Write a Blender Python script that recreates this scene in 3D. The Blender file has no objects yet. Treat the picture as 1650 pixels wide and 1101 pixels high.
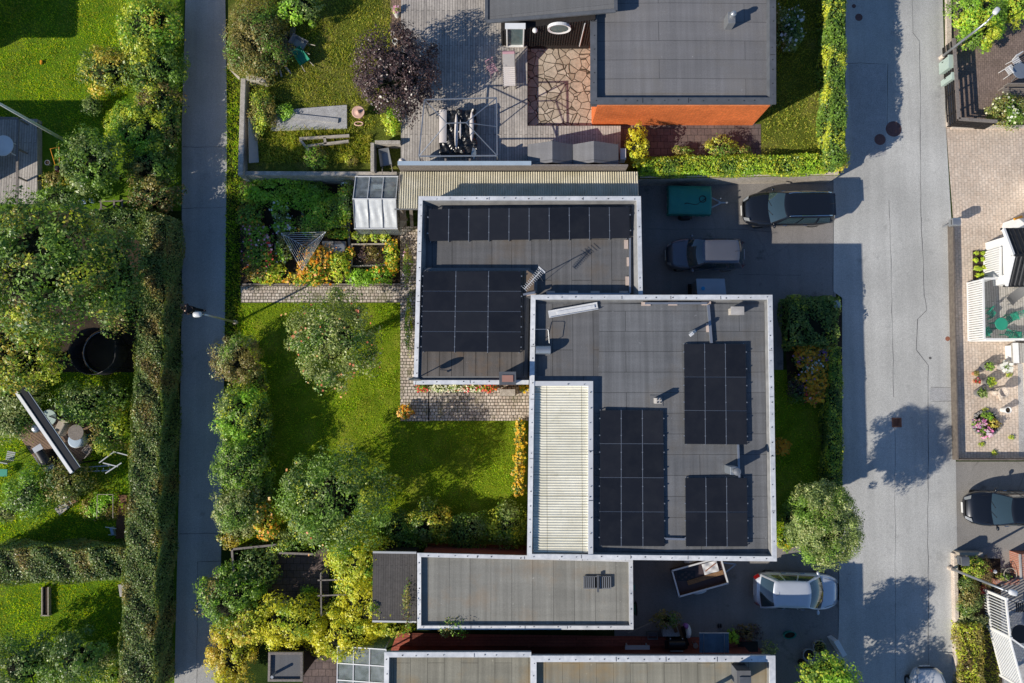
import bpy, math, random
import numpy as np
from mathutils import Vector, Matrix
R = math.radians
random.seed(7)
RNG = np.random.default_rng(11)
sc = bpy.context.scene
COL = sc.collection

# ---------------------------------------------------------------- camera model (drone, nearly straight down)
FOC, CAMH, TILT = 1150.0, 37.0, math.atan(82.0/1150.0)
def P(px, py, z=0.0):
    """photo pixel (1650 wide) -> world x, y of the point seen there at height z"""
    xc = (px-825.0)/FOC; yc = -(py-550.5)/FOC
    yy = yc*math.cos(TILT)+math.sin(TILT); zz = yc*math.sin(TILT)-math.cos(TILT)
    t = (z-CAMH)/zz
    return (t*xc, t*yy)
def PP(pts, z=0.0): return [P(a, b, z) for a, b in pts]
def V3(px, py, z): x, y = P(px, py, z); return Vector((x, y, z))
def MPP(z=0): return (CAMH-z)/FOC          # metres per photo pixel
def rect(a, b, c, d): return [(a, d), (c, d), (c, b), (a, b)]

# ---------------------------------------------------------------- materials
MATS = {}
def _new(name):
    m = bpy.data.materials.new(name); m.use_nodes = True
    nt = m.node_tree; nt.nodes.clear()
    out = nt.nodes.new('ShaderNodeOutputMaterial'); MATS[name] = m
    return m, nt, out
def N(nt, typ, **kw):
    n = nt.nodes.new(typ)
    for k, v in kw.items():
        if k.startswith('i_'):
            key = k[2:]
            key = int(key) if key.isdigit() else key.replace('_', ' ')
            n.inputs[key].default_value = v
        else: setattr(n, k, v)
    return n
def c4(c): return (c[0], c[1], c[2], 1.0)
def pos(nt, rotz=0.0, scale=(1, 1, 1), off=(0, 0, 0)):
    g = N(nt, 'ShaderNodeNewGeometry'); mp = N(nt, 'ShaderNodeMapping')
    mp.inputs['Rotation'].default_value = (0, 0, rotz); mp.inputs['Scale'].default_value = scale
    mp.inputs['Location'].default_value = off
    nt.links.new(g.outputs['Position'], mp.inputs['Vector']); return mp.outputs['Vector']
def noise(nt, vec, scale, detail=3.0, rough=.55):
    n = N(nt, 'ShaderNodeTexNoise'); n.inputs['Scale'].default_value = scale
    n.inputs['Detail'].default_value = detail; n.inputs['Roughness'].default_value = rough
    nt.links.new(vec, n.inputs['Vector']); return n.outputs['Fac']
def ramp(nt, fac, stops):
    r = N(nt, 'ShaderNodeValToRGB'); e = r.color_ramp.elements
    while len(e) > 1: e.remove(e[-1])
    for i, (p, c) in enumerate(stops):
        c = (c, c, c) if isinstance(c, (int, float)) else c
        if i == 0: e[0].position = p; e[0].color = c4(c)
        else:
            k = e.new(p); k.color = c4(c)
    nt.links.new(fac, r.inputs['Fac']); return r.outputs['Color']
def mix(nt, fac, a, b, mode='MIX'):
    m = N(nt, 'ShaderNodeMix', data_type='RGBA', blend_type=mode)
    for s, v in ((0, fac), (6, a), (7, b)):
        if isinstance(v, (int, float)): m.inputs[s].default_value = v
        elif isinstance(v, tuple): m.inputs[s].default_value = c4(v)
        else: nt.links.new(v, m.inputs[s])
    return m.outputs[2]
def bsdf(nt, out, col, rough=.8, bump=None, bstr=.3, bdist=.02, metal=0.0, spec=.3, alpha=None):
    b = N(nt, 'ShaderNodeBsdfPrincipled'); b.inputs['Roughness'].default_value = rough
    b.inputs['Metallic'].default_value = metal; b.inputs['Specular IOR Level'].default_value = spec
    if isinstance(col, tuple): b.inputs['Base Color'].default_value = c4(col)
    else: nt.links.new(col, b.inputs['Base Color'])
    if bump is not None:
        bp = N(nt, 'ShaderNodeBump'); bp.inputs['Strength'].default_value = bstr; bp.inputs['Distance'].default_value = bdist
        nt.links.new(bump, bp.inputs['Height']); nt.links.new(bp.outputs['Normal'], b.inputs['Normal'])
    nt.links.new(b.outputs['BSDF'], out.inputs['Surface']); return b
def M(name, c1, c2=None, scale=6.0, rough=.75, bump=.15, metal=0.0, spec=.3, big=.25, fine=0):
    """weathered plain surface: two tones by noise, large blotches, optional fine speckle"""
    if name in MATS: return MATS[name]
    c2 = c2 or tuple(x*.72 for x in c1)
    m, nt, out = _new(name); v = pos(nt)
    n1 = noise(nt, v, scale, 5); col = ramp(nt, n1, [(.32, c2), (.68, c1)])
    n2 = noise(nt, v, .6, 3); col = mix(nt, big, col, ramp(nt, n2, [(.3, .35), (.7, 1.0)]), 'MULTIPLY')
    if fine:
        n3 = noise(nt, v, fine, 2, .7); col = mix(nt, .8, col, ramp(nt, n3, [(.35, .55), (.65, 1.25)]), 'MULTIPLY')
    bsdf(nt, out, col, rough, n1, bump, .01, metal, spec); return m
def asphalt(name, c, cracks=.25, speck=.5, stain=(.03, .03, .032), patch=.3):
    m, nt, out = _new(name); v = pos(nt)
    sp = noise(nt, v, 34, 2, .8)
    col = mix(nt, speck, c, ramp(nt, sp, [(.36, .5), (.64, 1.4)]), 'MULTIPLY')
    lg = noise(nt, v, .22, 4); col = mix(nt, patch, col, ramp(nt, lg, [(.35, .6), (.65, 1.15)]), 'MULTIPLY')
    tr = noise(nt, pos(nt, scale=(1.0, .04, 1)), 1.6, 3); col = mix(nt, patch*.8, col, ramp(nt, tr, [(.35, .72), (.65, 1.12)]), 'MULTIPLY')
    st = noise(nt, v, .9, 6, .7); col = mix(nt, ramp(nt, st, [(.60, 0.0), (.74, .55)]), col, stain)
    vo = N(nt, 'ShaderNodeTexVoronoi', feature='DISTANCE_TO_EDGE'); vo.inputs['Scale'].default_value = .33
    wv = mix(nt, .16, v, N_noisecol(nt, v, 1.3))
    nt.links.new(wv, vo.inputs['Vector'])
    ms = noise(nt, v, .17, 1)
    ck = mix(nt, 1.0, ramp(nt, vo.outputs['Distance'], [(.0, 1.0), (.012, 0.0)]), ramp(nt, ms, [(.5, 0.0), (.6, 1.0)]), 'MULTIPLY')
    ckf = mix(nt, 1.0, ck, (cracks, cracks, cracks), 'MULTIPLY')
    col = mix(nt, ckf, col, (.012, .012, .013))
    bsdf(nt, out, col, .9, sp, .35, .01, 0, .2); return m
def N_noisecol(nt, vec, scale):
    n = N(nt, 'ShaderNodeTexNoise'); n.inputs['Scale'].default_value = scale; n.inputs['Detail'].default_value = 3
    nt.links.new(vec, n.inputs['Vector']); return n.outputs['Color']
def bricktex(name, c1, c2, mortar, w, h, ms, rot=0.0, off=.5, rough=.8, bump=.4, stain=.35, plane='xy', tone=.5, dirt=None):
    m, nt, out = _new(name)
    v = pos(nt, rot)
    if plane == 'xz':
        s = N(nt, 'ShaderNodeSeparateXYZ'); nt.links.new(v, s.inputs[0]); cb = N(nt, 'ShaderNodeCombineXYZ')
        ad = N(nt, 'ShaderNodeMath', operation='ADD'); nt.links.new(s.outputs[0], ad.inputs[0]); nt.links.new(s.outputs[1], ad.inputs[1])
        nt.links.new(ad.outputs[0], cb.inputs[0]); nt.links.new(s.outputs[2], cb.inputs[1]); v = cb.outputs[0]
    b = N(nt, 'ShaderNodeTexBrick'); b.offset = off; b.inputs['Scale'].default_value = 1.0
    b.inputs['Brick Width'].default_value = w; b.inputs['Row Height'].default_value = h
    b.inputs['Mortar Size'].default_value = ms; b.inputs['Mortar Smooth'].default_value = .3; b.inputs['Bias'].default_value = 0
    b.inputs['Color1'].default_value = c4(c1); b.inputs['Color2'].default_value = c4(c2); b.inputs['Mortar'].default_value = c4(mortar)
    wob = mix(nt, .02, v, N_noisecol(nt, v, 2.0)); nt.links.new(wob, b.inputs['Vector'])
    p = pos(nt); n1 = noise(nt, p, 9, 4, .65); col = mix(nt, tone, b.outputs['Color'], ramp(nt, n1, [(.3, .5), (.7, 1.3)]), 'MULTIPLY')
    n2 = noise(nt, p, .7, 4); col = mix(nt, stain, col, ramp(nt, n2, [(.33, .45), (.67, 1.15)]), 'MULTIPLY')
    if dirt: n3 = noise(nt, p, 1.9, 5, .7); col = mix(nt, ramp(nt, n3, [(.52, 0.0), (.68, .7)]), col, dirt)
    inv = N(nt, 'ShaderNodeMath', operation='SUBTRACT'); inv.inputs[0].default_value = 1.0; nt.links.new(b.outputs['Fac'], inv.inputs[1])
    bsdf(nt, out, col, rough, inv.outputs[0], bump, .015, 0, .25); return m
def roofing(name, c, rowh, roww, rot=0.0, stain=(.2, .16, .1), stainamt=.3, line=.022, tint=.5):
    """bitumen roof felt: welded seams, streaks along and across the rolls, puddle stains"""
    m, nt, out = _new(name); v = pos(nt, rot)
    b = N(nt, 'ShaderNodeTexBrick'); b.offset = .37; b.inputs['Scale'].default_value = 1.0
    b.inputs['Brick Width'].default_value = roww; b.inputs['Row Height'].default_value = rowh
    b.inputs['Mortar Size'].default_value = line; b.inputs['Mortar Smooth'].default_value = .15
    b.inputs['Color1'].default_value = c4(c); b.inputs['Color2'].default_value = c4(tuple(x*.88 for x in c)); b.inputs['Mortar'].default_value = c4(tuple(x*.40 for x in c))
    nt.links.new(mix(nt, .018, v, N_noisecol(nt, v, 1.2)), b.inputs['Vector'])
    col = b.outputs['Color']
    s1 = noise(nt, pos(nt, rot, (3.2, .12, 1)), 1.4, 3); col = mix(nt, tint, col, ramp(nt, s1, [(.35, .72), (.68, 1.35)]), 'MULTIPLY')
    s2 = noise(nt, pos(nt, rot, (.15, 1.6, 1)), 1.4, 3); col = mix(nt, tint*.8, col, ramp(nt, s2, [(.35, .78), (.68, 1.2)]), 'MULTIPLY')
    g = pos(nt); s3 = noise(nt, g, 30, 2, .8); col = mix(nt, .35, col, ramp(nt, s3, [(.35, .6), (.65, 1.3)]), 'MULTIPLY')
    s4 = noise(nt, g, .45, 5, .65); col = mix(nt, ramp(nt, s4, [(.5, 0.0), (.75, stainamt)]), col, stain)
    s5 = noise(nt, g, 5.5, 2, .5); col = mix(nt, ramp(nt, s5, [(.74, 0.0), (.78, .35)]), col, tuple(min(1, x*2.4) for x in c))
    bsdf(nt, out, col, .88, b.outputs['Fac'], -.2, .01, 0, .25); return m
def planks(name, c1, c2, w, rot=0.0, gap=.006, length=3.2, stain=.4):
    m = bricktex(name, c1, c2, tuple(x*.18 for x in c2), length, w, gap, rot, .43, .8, .5, stain, 'xy', .45)
    nt = m.node_tree; return m
def crazy(name, scale):
    m, nt, out = _new(name); v = pos(nt)
    wv = mix(nt, .10, v, N_noisecol(nt, v, .9))
    vo = N(nt, 'ShaderNodeTexVoronoi', feature='DISTANCE_TO_EDGE'); vo.inputs['Scale'].default_value = scale; nt.links.new(wv, vo.inputs['Vector'])
    vc = N(nt, 'ShaderNodeTexVoronoi'); vc.inputs['Scale'].default_value = scale; nt.links.new(wv, vc.inputs['Vector'])
    bw = N(nt, 'ShaderNodeRGBToBW'); nt.links.new(vc.outputs['Color'], bw.inputs[0])
    col = ramp(nt, bw.outputs[0], [(.1, (.36, .30, .22)), (.4, (.55, .48, .38)), (.6, (.44, .37, .28)), (.9, (.66, .59, .48))])
    n1 = noise(nt, v, 7, 5, .7); col = mix(nt, .8, col, ramp(nt, n1, [(.3, .55), (.7, 1.25)]), 'MULTIPLY')
    e = ramp(nt, vo.outputs['Distance'], [(.012, 0.0), (.05, 1.0)])
    col = mix(nt, e, (.05, .04, .028), col)
    bsdf(nt, out, col, .85, e, .6, .03, 0, .2); return m
def leafmat(name, cols, trans=.33, clump=.55, cscale=1.6, rough=.42, gain=3.4, tint=(1.15, 1.0, .8)):
    m, nt, out = _new(name); cols = [tuple(min(.82, x*gain*k) for x, k in zip(c, tint)) for c in cols]
    g = N(nt, 'ShaderNodeNewGeometry'); k = len(cols)
    col = ramp(nt, g.outputs['Random Per Island'], [((i+.5)/k, c) for i, c in enumerate(cols)])
    n1 = noise(nt, pos(nt), cscale, 3); col = mix(nt, clump, col, ramp(nt, n1, [(.33, .55), (.66, 1.25)]), 'MULTIPLY')
    b = N(nt, 'ShaderNodeBsdfPrincipled'); b.inputs['Roughness'].default_value = rough; b.inputs['Specular IOR Level'].default_value = .5
    t = N(nt, 'ShaderNodeBsdfTranslucent'); mx = N(nt, 'ShaderNodeMixShader'); mx.inputs[0].default_value = trans
    nt.links.new(col, b.inputs['Base Color'])
    tc = mix(nt, 1.0, col, (1.25, 1.2, .5), 'MULTIPLY'); nt.links.new(tc, t.inputs['Color'])
    nt.links.new(b.outputs[0], mx.inputs[1]); nt.links.new(t.outputs[0], mx.inputs[2]); nt.links.new(mx.outputs[0], out.inputs['Surface'])
    return m
def plainmat(name, c, rough=.4, metal=0.0, spec=.5, coat=0.0, emit=None):
    m, nt, out = _new(name); v = pos(nt)
    n1 = noise(nt, v, 2.5, 4); col = mix(nt, .3, c, ramp(nt, n1, [(.3, .75), (.7, 1.08)]), 'MULTIPLY')
    b = bsdf(nt, out, col, rough, None, metal=metal, spec=spec); b.inputs['Coat Weight'].default_value = coat; b.inputs['Coat Roughness'].default_value = .05
    return m
def carpaint(name, c, metal=.3):
    m, nt, out = _new(name); v = pos(nt)
    n1 = noise(nt, v, 3.0, 5, .7); col = mix(nt, .25, c, ramp(nt, n1, [(.3, .8), (.7, 1.1)]), 'MULTIPLY')
    d = noise(nt, v, 14, 4, .75); col = mix(nt, ramp(nt, d, [(.6, 0.0), (.85, .05)]), col, (.3, .29, .27))
    b = bsdf(nt, out, col, .32, None, metal=metal, spec=.5); b.inputs['Coat Weight'].default_value = 1.0; b.inputs['Coat Roughness'].default_value = .07
    return m
def glassmat(name, c, alpha=.35, rough=.08):
    """thin pane: tinted see-through mixed with a reflecting coat"""
    m, nt, out = _new(name)
    t = N(nt, 'ShaderNodeBsdfTransparent'); t.inputs['Color'].default_value = c4(c)
    b = N(nt, 'ShaderNodeBsdfPrincipled'); b.inputs['Base Color'].default_value = c4(c); b.inputs['Roughness'].default_value = rough
    v = pos(nt); n1 = noise(nt, v, 3, 4); a = ramp(nt, n1, [(.3, max(0, alpha-.12)), (.7, min(1, alpha+.12))])
    mx = N(nt, 'ShaderNodeMixShader'); nt.links.new(a, mx.inputs[0])
    nt.links.new(t.outputs[0], mx.inputs[1]); nt.links.new(b.outputs[0], mx.inputs[2]); nt.links.new(mx.outputs[0], out.inputs['Surface'])
    return m

# ---------------------------------------------------------------- mesh building
class MB:
    def __init__(s): s.v = []; s.f = []; s.mi = []; s.cur = 0
    def face(s, pts, mi=None):
        k = len(s.v); s.v += [tuple(p) for p in pts]; s.f.append(tuple(range(k, k+len(pts)))); s.mi.append(s.cur if mi is None else mi); return s
    def add(s, vs, fs, mi=None):
        k = len(s.v); s.v += [tuple(p) for p in vs]
        for f in fs: s.f.append(tuple(k+i for i in f)); s.mi.append(s.cur if mi is None else mi)
        return s
    def prism(s, xy, z0, z1, mi=None, cap0=True):
        """xy counter-clockwise; z0/z1 numbers or per-vertex lists"""
        n = len(xy); a = sum(xy[i][0]*xy[(i+1) % n][1]-xy[(i+1) % n][0]*xy[i][1] for i in range(n))
        zl = z0 if hasattr(z0, '__len__') else [z0]*n; zh = z1 if hasattr(z1, '__len__') else [z1]*n
        if a < 0: xy = xy[::-1]; zl = zl[::-1]; zh = zh[::-1]
        vs = [(x, y, z) for (x, y), z in zip(xy, zl)]+[(x, y, z) for (x, y), z in zip(xy, zh)]
        fs = [tuple(range(n, 2*n))]+[(i, (i+1) % n, n+(i+1) % n, n+i) for i in range(n)]
        if cap0: fs.append(tuple(reversed(range(n))))
        return s.add(vs, fs, mi)
    def box(s, c, d, rz=0.0, mi=None, m=None):
        x, y, z = d[0]/2, d[1]/2, d[2]/2; ca, sa = math.cos(rz), math.sin(rz)
        vs = []
        for k in range(8):
            p = ((x if k & 1 else -x), (y if k & 2 else -y), (z if k & 4 else -z))
            if m is not None: q = m @ Vector(p); vs.append((c[0]+q.x, c[1]+q.y, c[2]+q.z))
            else: vs.append((c[0]+p[0]*ca-p[1]*sa, c[1]+p[0]*sa+p[1]*ca, c[2]+p[2]))
        return s.add(vs, [(0, 2, 3, 1), (4, 5, 7, 6), (0, 1, 5, 4), (2, 6, 7, 3), (0, 4, 6, 2), (1, 3, 7, 5)], mi)
    def bar(s, a, b, w, h=None, mi=None, up=(0, 0, 1)):
        """rectangular bar from a to b"""
        a, b = Vector(a), Vector(b); h = h or w; d = (b-a); L = d.length; d.normalize(); u = Vector(up)
        if abs(d.dot(u)) > .95: u = Vector((0, 1, 0))
        sd = d.cross(u).normalized(); u = sd.cross(d).normalized()
        vs = []
        for e in (a, b):
            for i, j in ((-1, -1), (1, -1), (1, 1), (-1, 1)): vs.append(e+sd*(i*w/2)+u*(j*h/2))
        return s.add(vs, [(0, 1, 2, 3), (7, 6, 5, 4), (0, 4, 5, 1), (1, 5, 6, 2), (2, 6, 7, 3), (3, 7, 4, 0)], mi)
    def tube(s, pts, r, n=8, mi=None, caps=True):
        pts = [Vector(p) for p in pts]; rs = r if hasattr(r, '__len__') else [r]*len(pts); k0 = len(s.v); prev = None
        for i, p in enumerate(pts):
            d = (pts[min(i+1, len(pts)-1)]-pts[max(i-1, 0)]).normalized()
            u = prev if prev is not None else (Vector((0, 0, 1)) if abs(d.z) < .9 else Vector((1, 0, 0)))
            a = d.cross(u).normalized(); prev = a.cross(d).normalized(); b = prev
            for k in range(n):
                t = 2*math.pi*k/n; s.v.append(tuple(p+a*(math.cos(t)*rs[i])+b*(math.sin(t)*rs[i])))
        m_ = s.cur if mi is None else mi
        for i in range(len(pts)-1):
            for k in range(n):
                s.f.append((k0+i*n+k, k0+i*n+(k+1) % n, k0+(i+1)*n+(k+1) % n, k0+(i+1)*n+k)); s.mi.append(m_)
        if caps:
            s.f.append(tuple(k0+k for k in reversed(range(n)))); s.mi.append(m_)
            e = k0+(len(pts)-1)*n; s.f.append(tuple(e+k for k in range(n))); s.mi.append(m_)
        return s
    def lathe(s, c, prof, n=20, mi=None, sx=1.0, sy=1.0):
        """profile of (radius, z) about a vertical axis"""
        k0 = len(s.v); m_ = s.cur if mi is None else mi
        for r, z in prof:
            for k in range(n):
                t = 2*math.pi*k/n; s.v.append((c[0]+sx*r*math.cos(t), c[1]+sy*r*math.sin(t), c[2]+z))
        for i in range(len(prof)-1):
            for k in range(n):
                s.f.append((k0+i*n+k, k0+i*n+(k+1) % n, k0+(i+1)*n+(k+1) % n, k0+(i+1)*n+k)); s.mi.append(m_)
        s.f.append(tuple(k0+k for k in reversed(range(n)))); s.mi.append(m_)
        e = k0+(len(prof)-1)*n; s.f.append(tuple(e+k for k in range(n))); s.mi.append(m_)
        return s
    def ball(s, c, r, n=12, mi=None, sq=(1, 1, 1)):
        m_ = max(4, n//2); prof = []
        for i in range(1, m_): t = -math.pi/2+math.pi*i/m_; prof.append((r*math.cos(t), r*sq[2]*math.sin(t)))
        return s.lathe(c, prof, n, mi, sq[0], sq[1])
    def grid(s, fn, nu, nv, mi=None, flip=False):
        k0 = len(s.v); m_ = s.cur if mi is None else mi
        for i in range(nu+1):
            for j in range(nv+1): s.v.append(tuple(fn(i/nu, j/nv)))
        for i in range(nu):
            for j in range(nv):
                q = (k0+i*(nv+1)+j, k0+(i+1)*(nv+1)+j, k0+(i+1)*(nv+1)+j+1, k0+i*(nv+1)+j+1)
                s.f.append(q[::-1] if flip else q); s.mi.append(m_)
        return s
    def build(s, name, mats, parent=None, local=False, smooth=False, bevel=0.0, subsurf=0, **kw):
        me = bpy.data.meshes.new(name)
        if not isinstance(mats, (list, tuple)): mats = [mats]
        o = bpy.data.objects.new(name, me); COL.objects.link(o)
        off = Vector((0, 0, 0))
        if not local:
            if parent is not None:
                q = parent
                while q is not None: off += Vector(q.location); q = q.parent
            else:
                xs = [p[0] for p in s.v]; ys = [p[1] for p in s.v]; zs = [p[2] for p in s.v]
                off = Vector(((min(xs)+max(xs))/2, (min(ys)+max(ys))/2, min(zs))); o.location = off
        me.from_pydata([(p[0]-off.x, p[1]-off.y, p[2]-off.z) for p in s.v], [], s.f)
        for m in mats: me.materials.append(m)
        if len(mats) > 1: me.polygons.foreach_set('material_index', s.mi)
        if smooth: me.polygons.foreach_set('use_smooth', [True]*len(me.polygons))
        me.update()
        if parent is not None: o.parent = parent
        if bevel:
            b = o.modifiers.new('bevel', 'BEVEL'); b.width = bevel; b.segments = 2; b.limit_method = 'ANGLE'; b.angle_limit = R(40)
        if subsurf:
            b = o.modifiers.new('sub', 'SUBSURF'); b.levels = subsurf; b.render_levels = subsurf
        if kw: tag(o, **kw)
        return o
def tag(o, label=None, cat=None, group=None, kind=None):
    if label: o['label'] = label
    if cat: o['category'] = cat
    if group: o['group'] = group
    if kind: o['kind'] = kind
    return o
def thing(name, label, cat, loc=(0, 0, 0), rz=0.0, group=None):
    o = bpy.data.objects.new(name, None); COL.objects.link(o); o.empty_display_size = .3
    o.location = loc; o.rotation_euler = (0, 0, rz); return tag(o, label, cat, group)
def at(px, py, z=0.0): return V3(px, py, z)
def copy_tree(o, parent=None):
    c = o.copy(); COL.objects.link(c)
    if parent is not None: c.parent = parent
    for ch in list(o.children): copy_tree(ch, c)
    return c
def sheet(name, pxpoly, z, mat, kind='structure', parent=None, **kw):
    mb = MB(); pts = PP(pxpoly, z); n = len(pts)
    a = sum(pts[i][0]*pts[(i+1) % n][1]-pts[(i+1) % n][0]*pts[i][1] for i in range(n))
    if a < 0: pts = pts[::-1]
    mb.face([(x, y, z) for x, y in pts])
    return mb.build(name, mat, parent, kind=kind, **kw)
def area2(xy):
    n = len(xy); return sum(xy[i][0]*xy[(i+1) % n][1]-xy[(i+1) % n][0]*xy[i][1] for i in range(n))
def ccw(xy): return xy if area2(xy) > 0 else xy[::-1]
def inset(xy, d):
    """inset a ccw polygon; d is a number or one distance per edge i -> i+1"""
    n = len(xy); ds = d if hasattr(d, '__len__') else [d]*n; L = []
    for i in range(n):
        a, b = Vector(xy[i]), Vector(xy[(i+1) % n]); t = (b-a).normalized(); nn = Vector((-t.y, t.x)); L.append((a+nn*ds[i], t))
    o = []
    for i in range(n):
        (p, t), (q, u) = L[i-1], L[i]; cr = t.x*u.y-t.y*u.x
        if abs(cr) < 1e-6: o.append(tuple(q)); continue
        w = q-p; k = (w.x*u.y-w.y*u.x)/cr; o.append(tuple(p+t*k))
    return o
def fillet(xy, r=.3): return xy

# ---------------------------------------------------------------- foliage (numpy)
def unit(a): return a/np.maximum(np.linalg.norm(a, axis=1, keepdims=True), 1e-9)
def leaf_quads(p, nrm, size, aspect=.6):
    n = len(p); nrm = unit(nrm+RNG.normal(0, .38, (n, 3)))
    ref = unit(RNG.normal(0, 1, (n, 3))); u = unit(np.cross(nrm, ref)); v = np.cross(nrm, u)
    sz = (size*(np.clip(RNG.lognormal(0, .33, n), .45, 2.0)))[:, None]
    out = np.empty((n, 4, 3)); out[:, 0] = p-u*sz*.5; out[:, 1] = p-v*sz*.5*aspect; out[:, 2] = p+u*sz*.5; out[:, 3] = p+v*sz*.5*aspect
    return out.reshape(-1, 3)
def np_mesh(name, verts, quads, mats, midx=None, parent=None, tris=False, loc=None, **kw):
    me = bpy.data.meshes.new(name); k = 3 if tris else 4; nf = len(quads)
    off = np.zeros(3); o = bpy.data.objects.new(name, me); COL.objects.link(o)
    if parent is not None:
        q = parent
        while q is not None: off += np.array(q.location); q = q.parent
        o.parent = parent
    else:
        off = np.array([(verts[:, 0].min()+verts[:, 0].max())/2, (verts[:, 1].min()+verts[:, 1].max())/2, verts[:, 2].min()]); o.location = off
    verts = (verts-off).astype(np.float32)
    me.vertices.add(len(verts)); me.vertices.foreach_set('co', verts.ravel())
    me.loops.add(nf*k); me.loops.foreach_set('vertex_index', quads.astype(np.int32).ravel())
    me.polygons.add(nf); me.polygons.foreach_set('loop_start', np.arange(nf, dtype=np.int32)*k)
    for m in mats: me.materials.append(m)
    if midx is not None: me.polygons.foreach_set('material_index', midx.astype(np.int32))
    me.update(calc_edges=True); 
    if kw: tag(o, **kw)
    return o
def cube_sphere(k=7):
    vs = []; fs = []
    for ax in range(3):
        for sg in (-1, 1):
            b = len(vs)
            for i in range(k+1):
                for j in range(k+1):
                    p = [0, 0, 0]; p[ax] = sg; p[(ax+1) % 3] = math.tan((2*i/k-1)*math.pi/4); p[(ax+2) % 3] = math.tan((2*j/k-1)*math.pi/4)*1.0
                    vs.append(p)
            for i in range(k):
                for j in range(k):
                    q = (b+i*(k+1)+j, b+(i+1)*(k+1)+j, b+(i+1)*(k+1)+j+1, b+i*(k+1)+j+1); fs.append(q if sg > 0 else q[::-1])
    return unit(np.array(vs, float)), np.array(fs)
CS_V, CS_F = cube_sphere()
def clumps_for(rad, k, low=-.25):
    i = np.arange(k)+.5; ph = np.pi*(1+5**.5)*i+RNG.uniform(0, 6); cz = 1-(1-low)*i/k; sr = np.sqrt(np.maximum(0, 1-cz*cz))
    d = unit(np.c_[sr*np.cos(ph), sr*np.sin(ph), cz]+RNG.normal(0, .16, (k, 3)))
    rr = RNG.uniform(.56, .9, (len(d), 1)); return d*rr
def pick(p, w, k, sharp=.55):
    """leaf kind per leaf: kinds gather in patches, mixed at the borders"""
    n = len(p)
    if w is None: w = [1.0/k]*k
    o = RNG.uniform(0, 6.3, 6); s = 1.0
    f = np.sin(p[:, 0]*2.3*s+o[0]+1.3*np.sin(p[:, 1]*1.7+o[1]))+np.sin(p[:, 1]*2.9*s+o[2]+1.2*np.sin(p[:, 0]*2.1+o[3]))+.7*np.sin(p[:, 2]*3.7+o[4]+p[:, 0]*4.1)
    f = f+RNG.normal(0, sharp*1.3, n); q = np.argsort(np.argsort(f))/max(1, n)
    return np.searchsorted(np.cumsum(w)[:-1], q)
def crown_points(c, rad, n, k=40, cr=.30, low=-.25):
    rad = np.array(rad, float)*np.array([1.17, 1.17, 1.05]); cc = clumps_for(rad, k, low); kk = len(cc)
    crs = cr*RNG.uniform(.6, 1.35, kk); idx = RNG.integers(0, kk, n)
    d = unit(RNG.normal(0, 1, (n, 3))); d[:, 2] = np.abs(d[:, 2])*np.where(RNG.random(n) < .78, 1, -1)
    q = cc[idx]+d*(crs[idx]*RNG.uniform(.6, 1.08, n))[:, None]
    keep = np.linalg.norm(q, axis=1) > .36
    q = q[keep]; d = d[keep]
    nr = d*.8+unit(q)*.4+np.array([0, 0, .35])
    return np.array(c)+q*rad, nr
def crown(name, c, rad, n, mats, weights=None, leaf=.11, k=40, cr=.30, parent=None, core=.55, aspect=.6, low=-.25, flowers=(), extra=None, **kw):
    """one leafy mass: leaf-sized faces gathered in clumps round an added dark core that stands for the shaded inside"""
    n = int(n); p, nr = crown_points(c, rad, n, k, cr, low); n = len(p)
    vs = [leaf_quads(p, nr, leaf, aspect)]; mi = [pick(p, weights, len(mats)) if len(mats) > 1 else np.zeros(n, int)]
    allm = list(mats)
    top = p[:, 2] > c[2]-.1*rad[2]
    for fm, cnt, fs in flowers:
        ii = RNG.choice(np.nonzero(top)[0], cnt); fp = np.array(c)+(p[ii]-np.array(c))*1.10+np.array([0, 0, .03])
        vs.append(leaf_quads(fp, np.tile([-.25, -.15, 1.0], (cnt, 1))+.3*nr[ii], fs*1.25, .95)); mi.append(np.full(cnt, len(allm))); allm.append(fm)
    vv = np.concatenate(vs); nq = len(vv)//4; ff = np.arange(nq*4).reshape(-1, 4)
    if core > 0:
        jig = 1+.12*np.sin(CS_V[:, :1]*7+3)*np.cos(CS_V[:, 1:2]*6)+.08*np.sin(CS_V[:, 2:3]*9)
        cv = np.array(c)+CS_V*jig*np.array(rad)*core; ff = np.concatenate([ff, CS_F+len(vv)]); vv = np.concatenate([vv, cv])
        mi.append(np.full(len(CS_F), len(allm))); allm.append(MATS['dark_core'])
    return np_mesh(name, vv, ff, allm, np.concatenate(mi), parent, **kw)
def trunk_mb(x, y, z0, zc, r, spread, limbs=5):
    mb = MB(); mb.tube([(x, y, z0), (x+.05, y+.03, z0+(zc-z0)*.5), (x+.02, y-.04, zc)], [r*1.25, r, r*.7], 9)
    for i in range(limbs):
        t = 2*math.pi*i/limbs+.6; e = spread*random.uniform(.55, .8)
        mb.tube([(x, y, z0+(zc-z0)*random.uniform(.5, .8)), (x+math.cos(t)*e*.5, y+math.sin(t)*e*.5, zc+spread*.12), (x+math.cos(t)*e, y+math.sin(t)*e, zc+spread*.35)], [r*.6, r*.4, r*.18], 6)
    return mb
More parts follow.
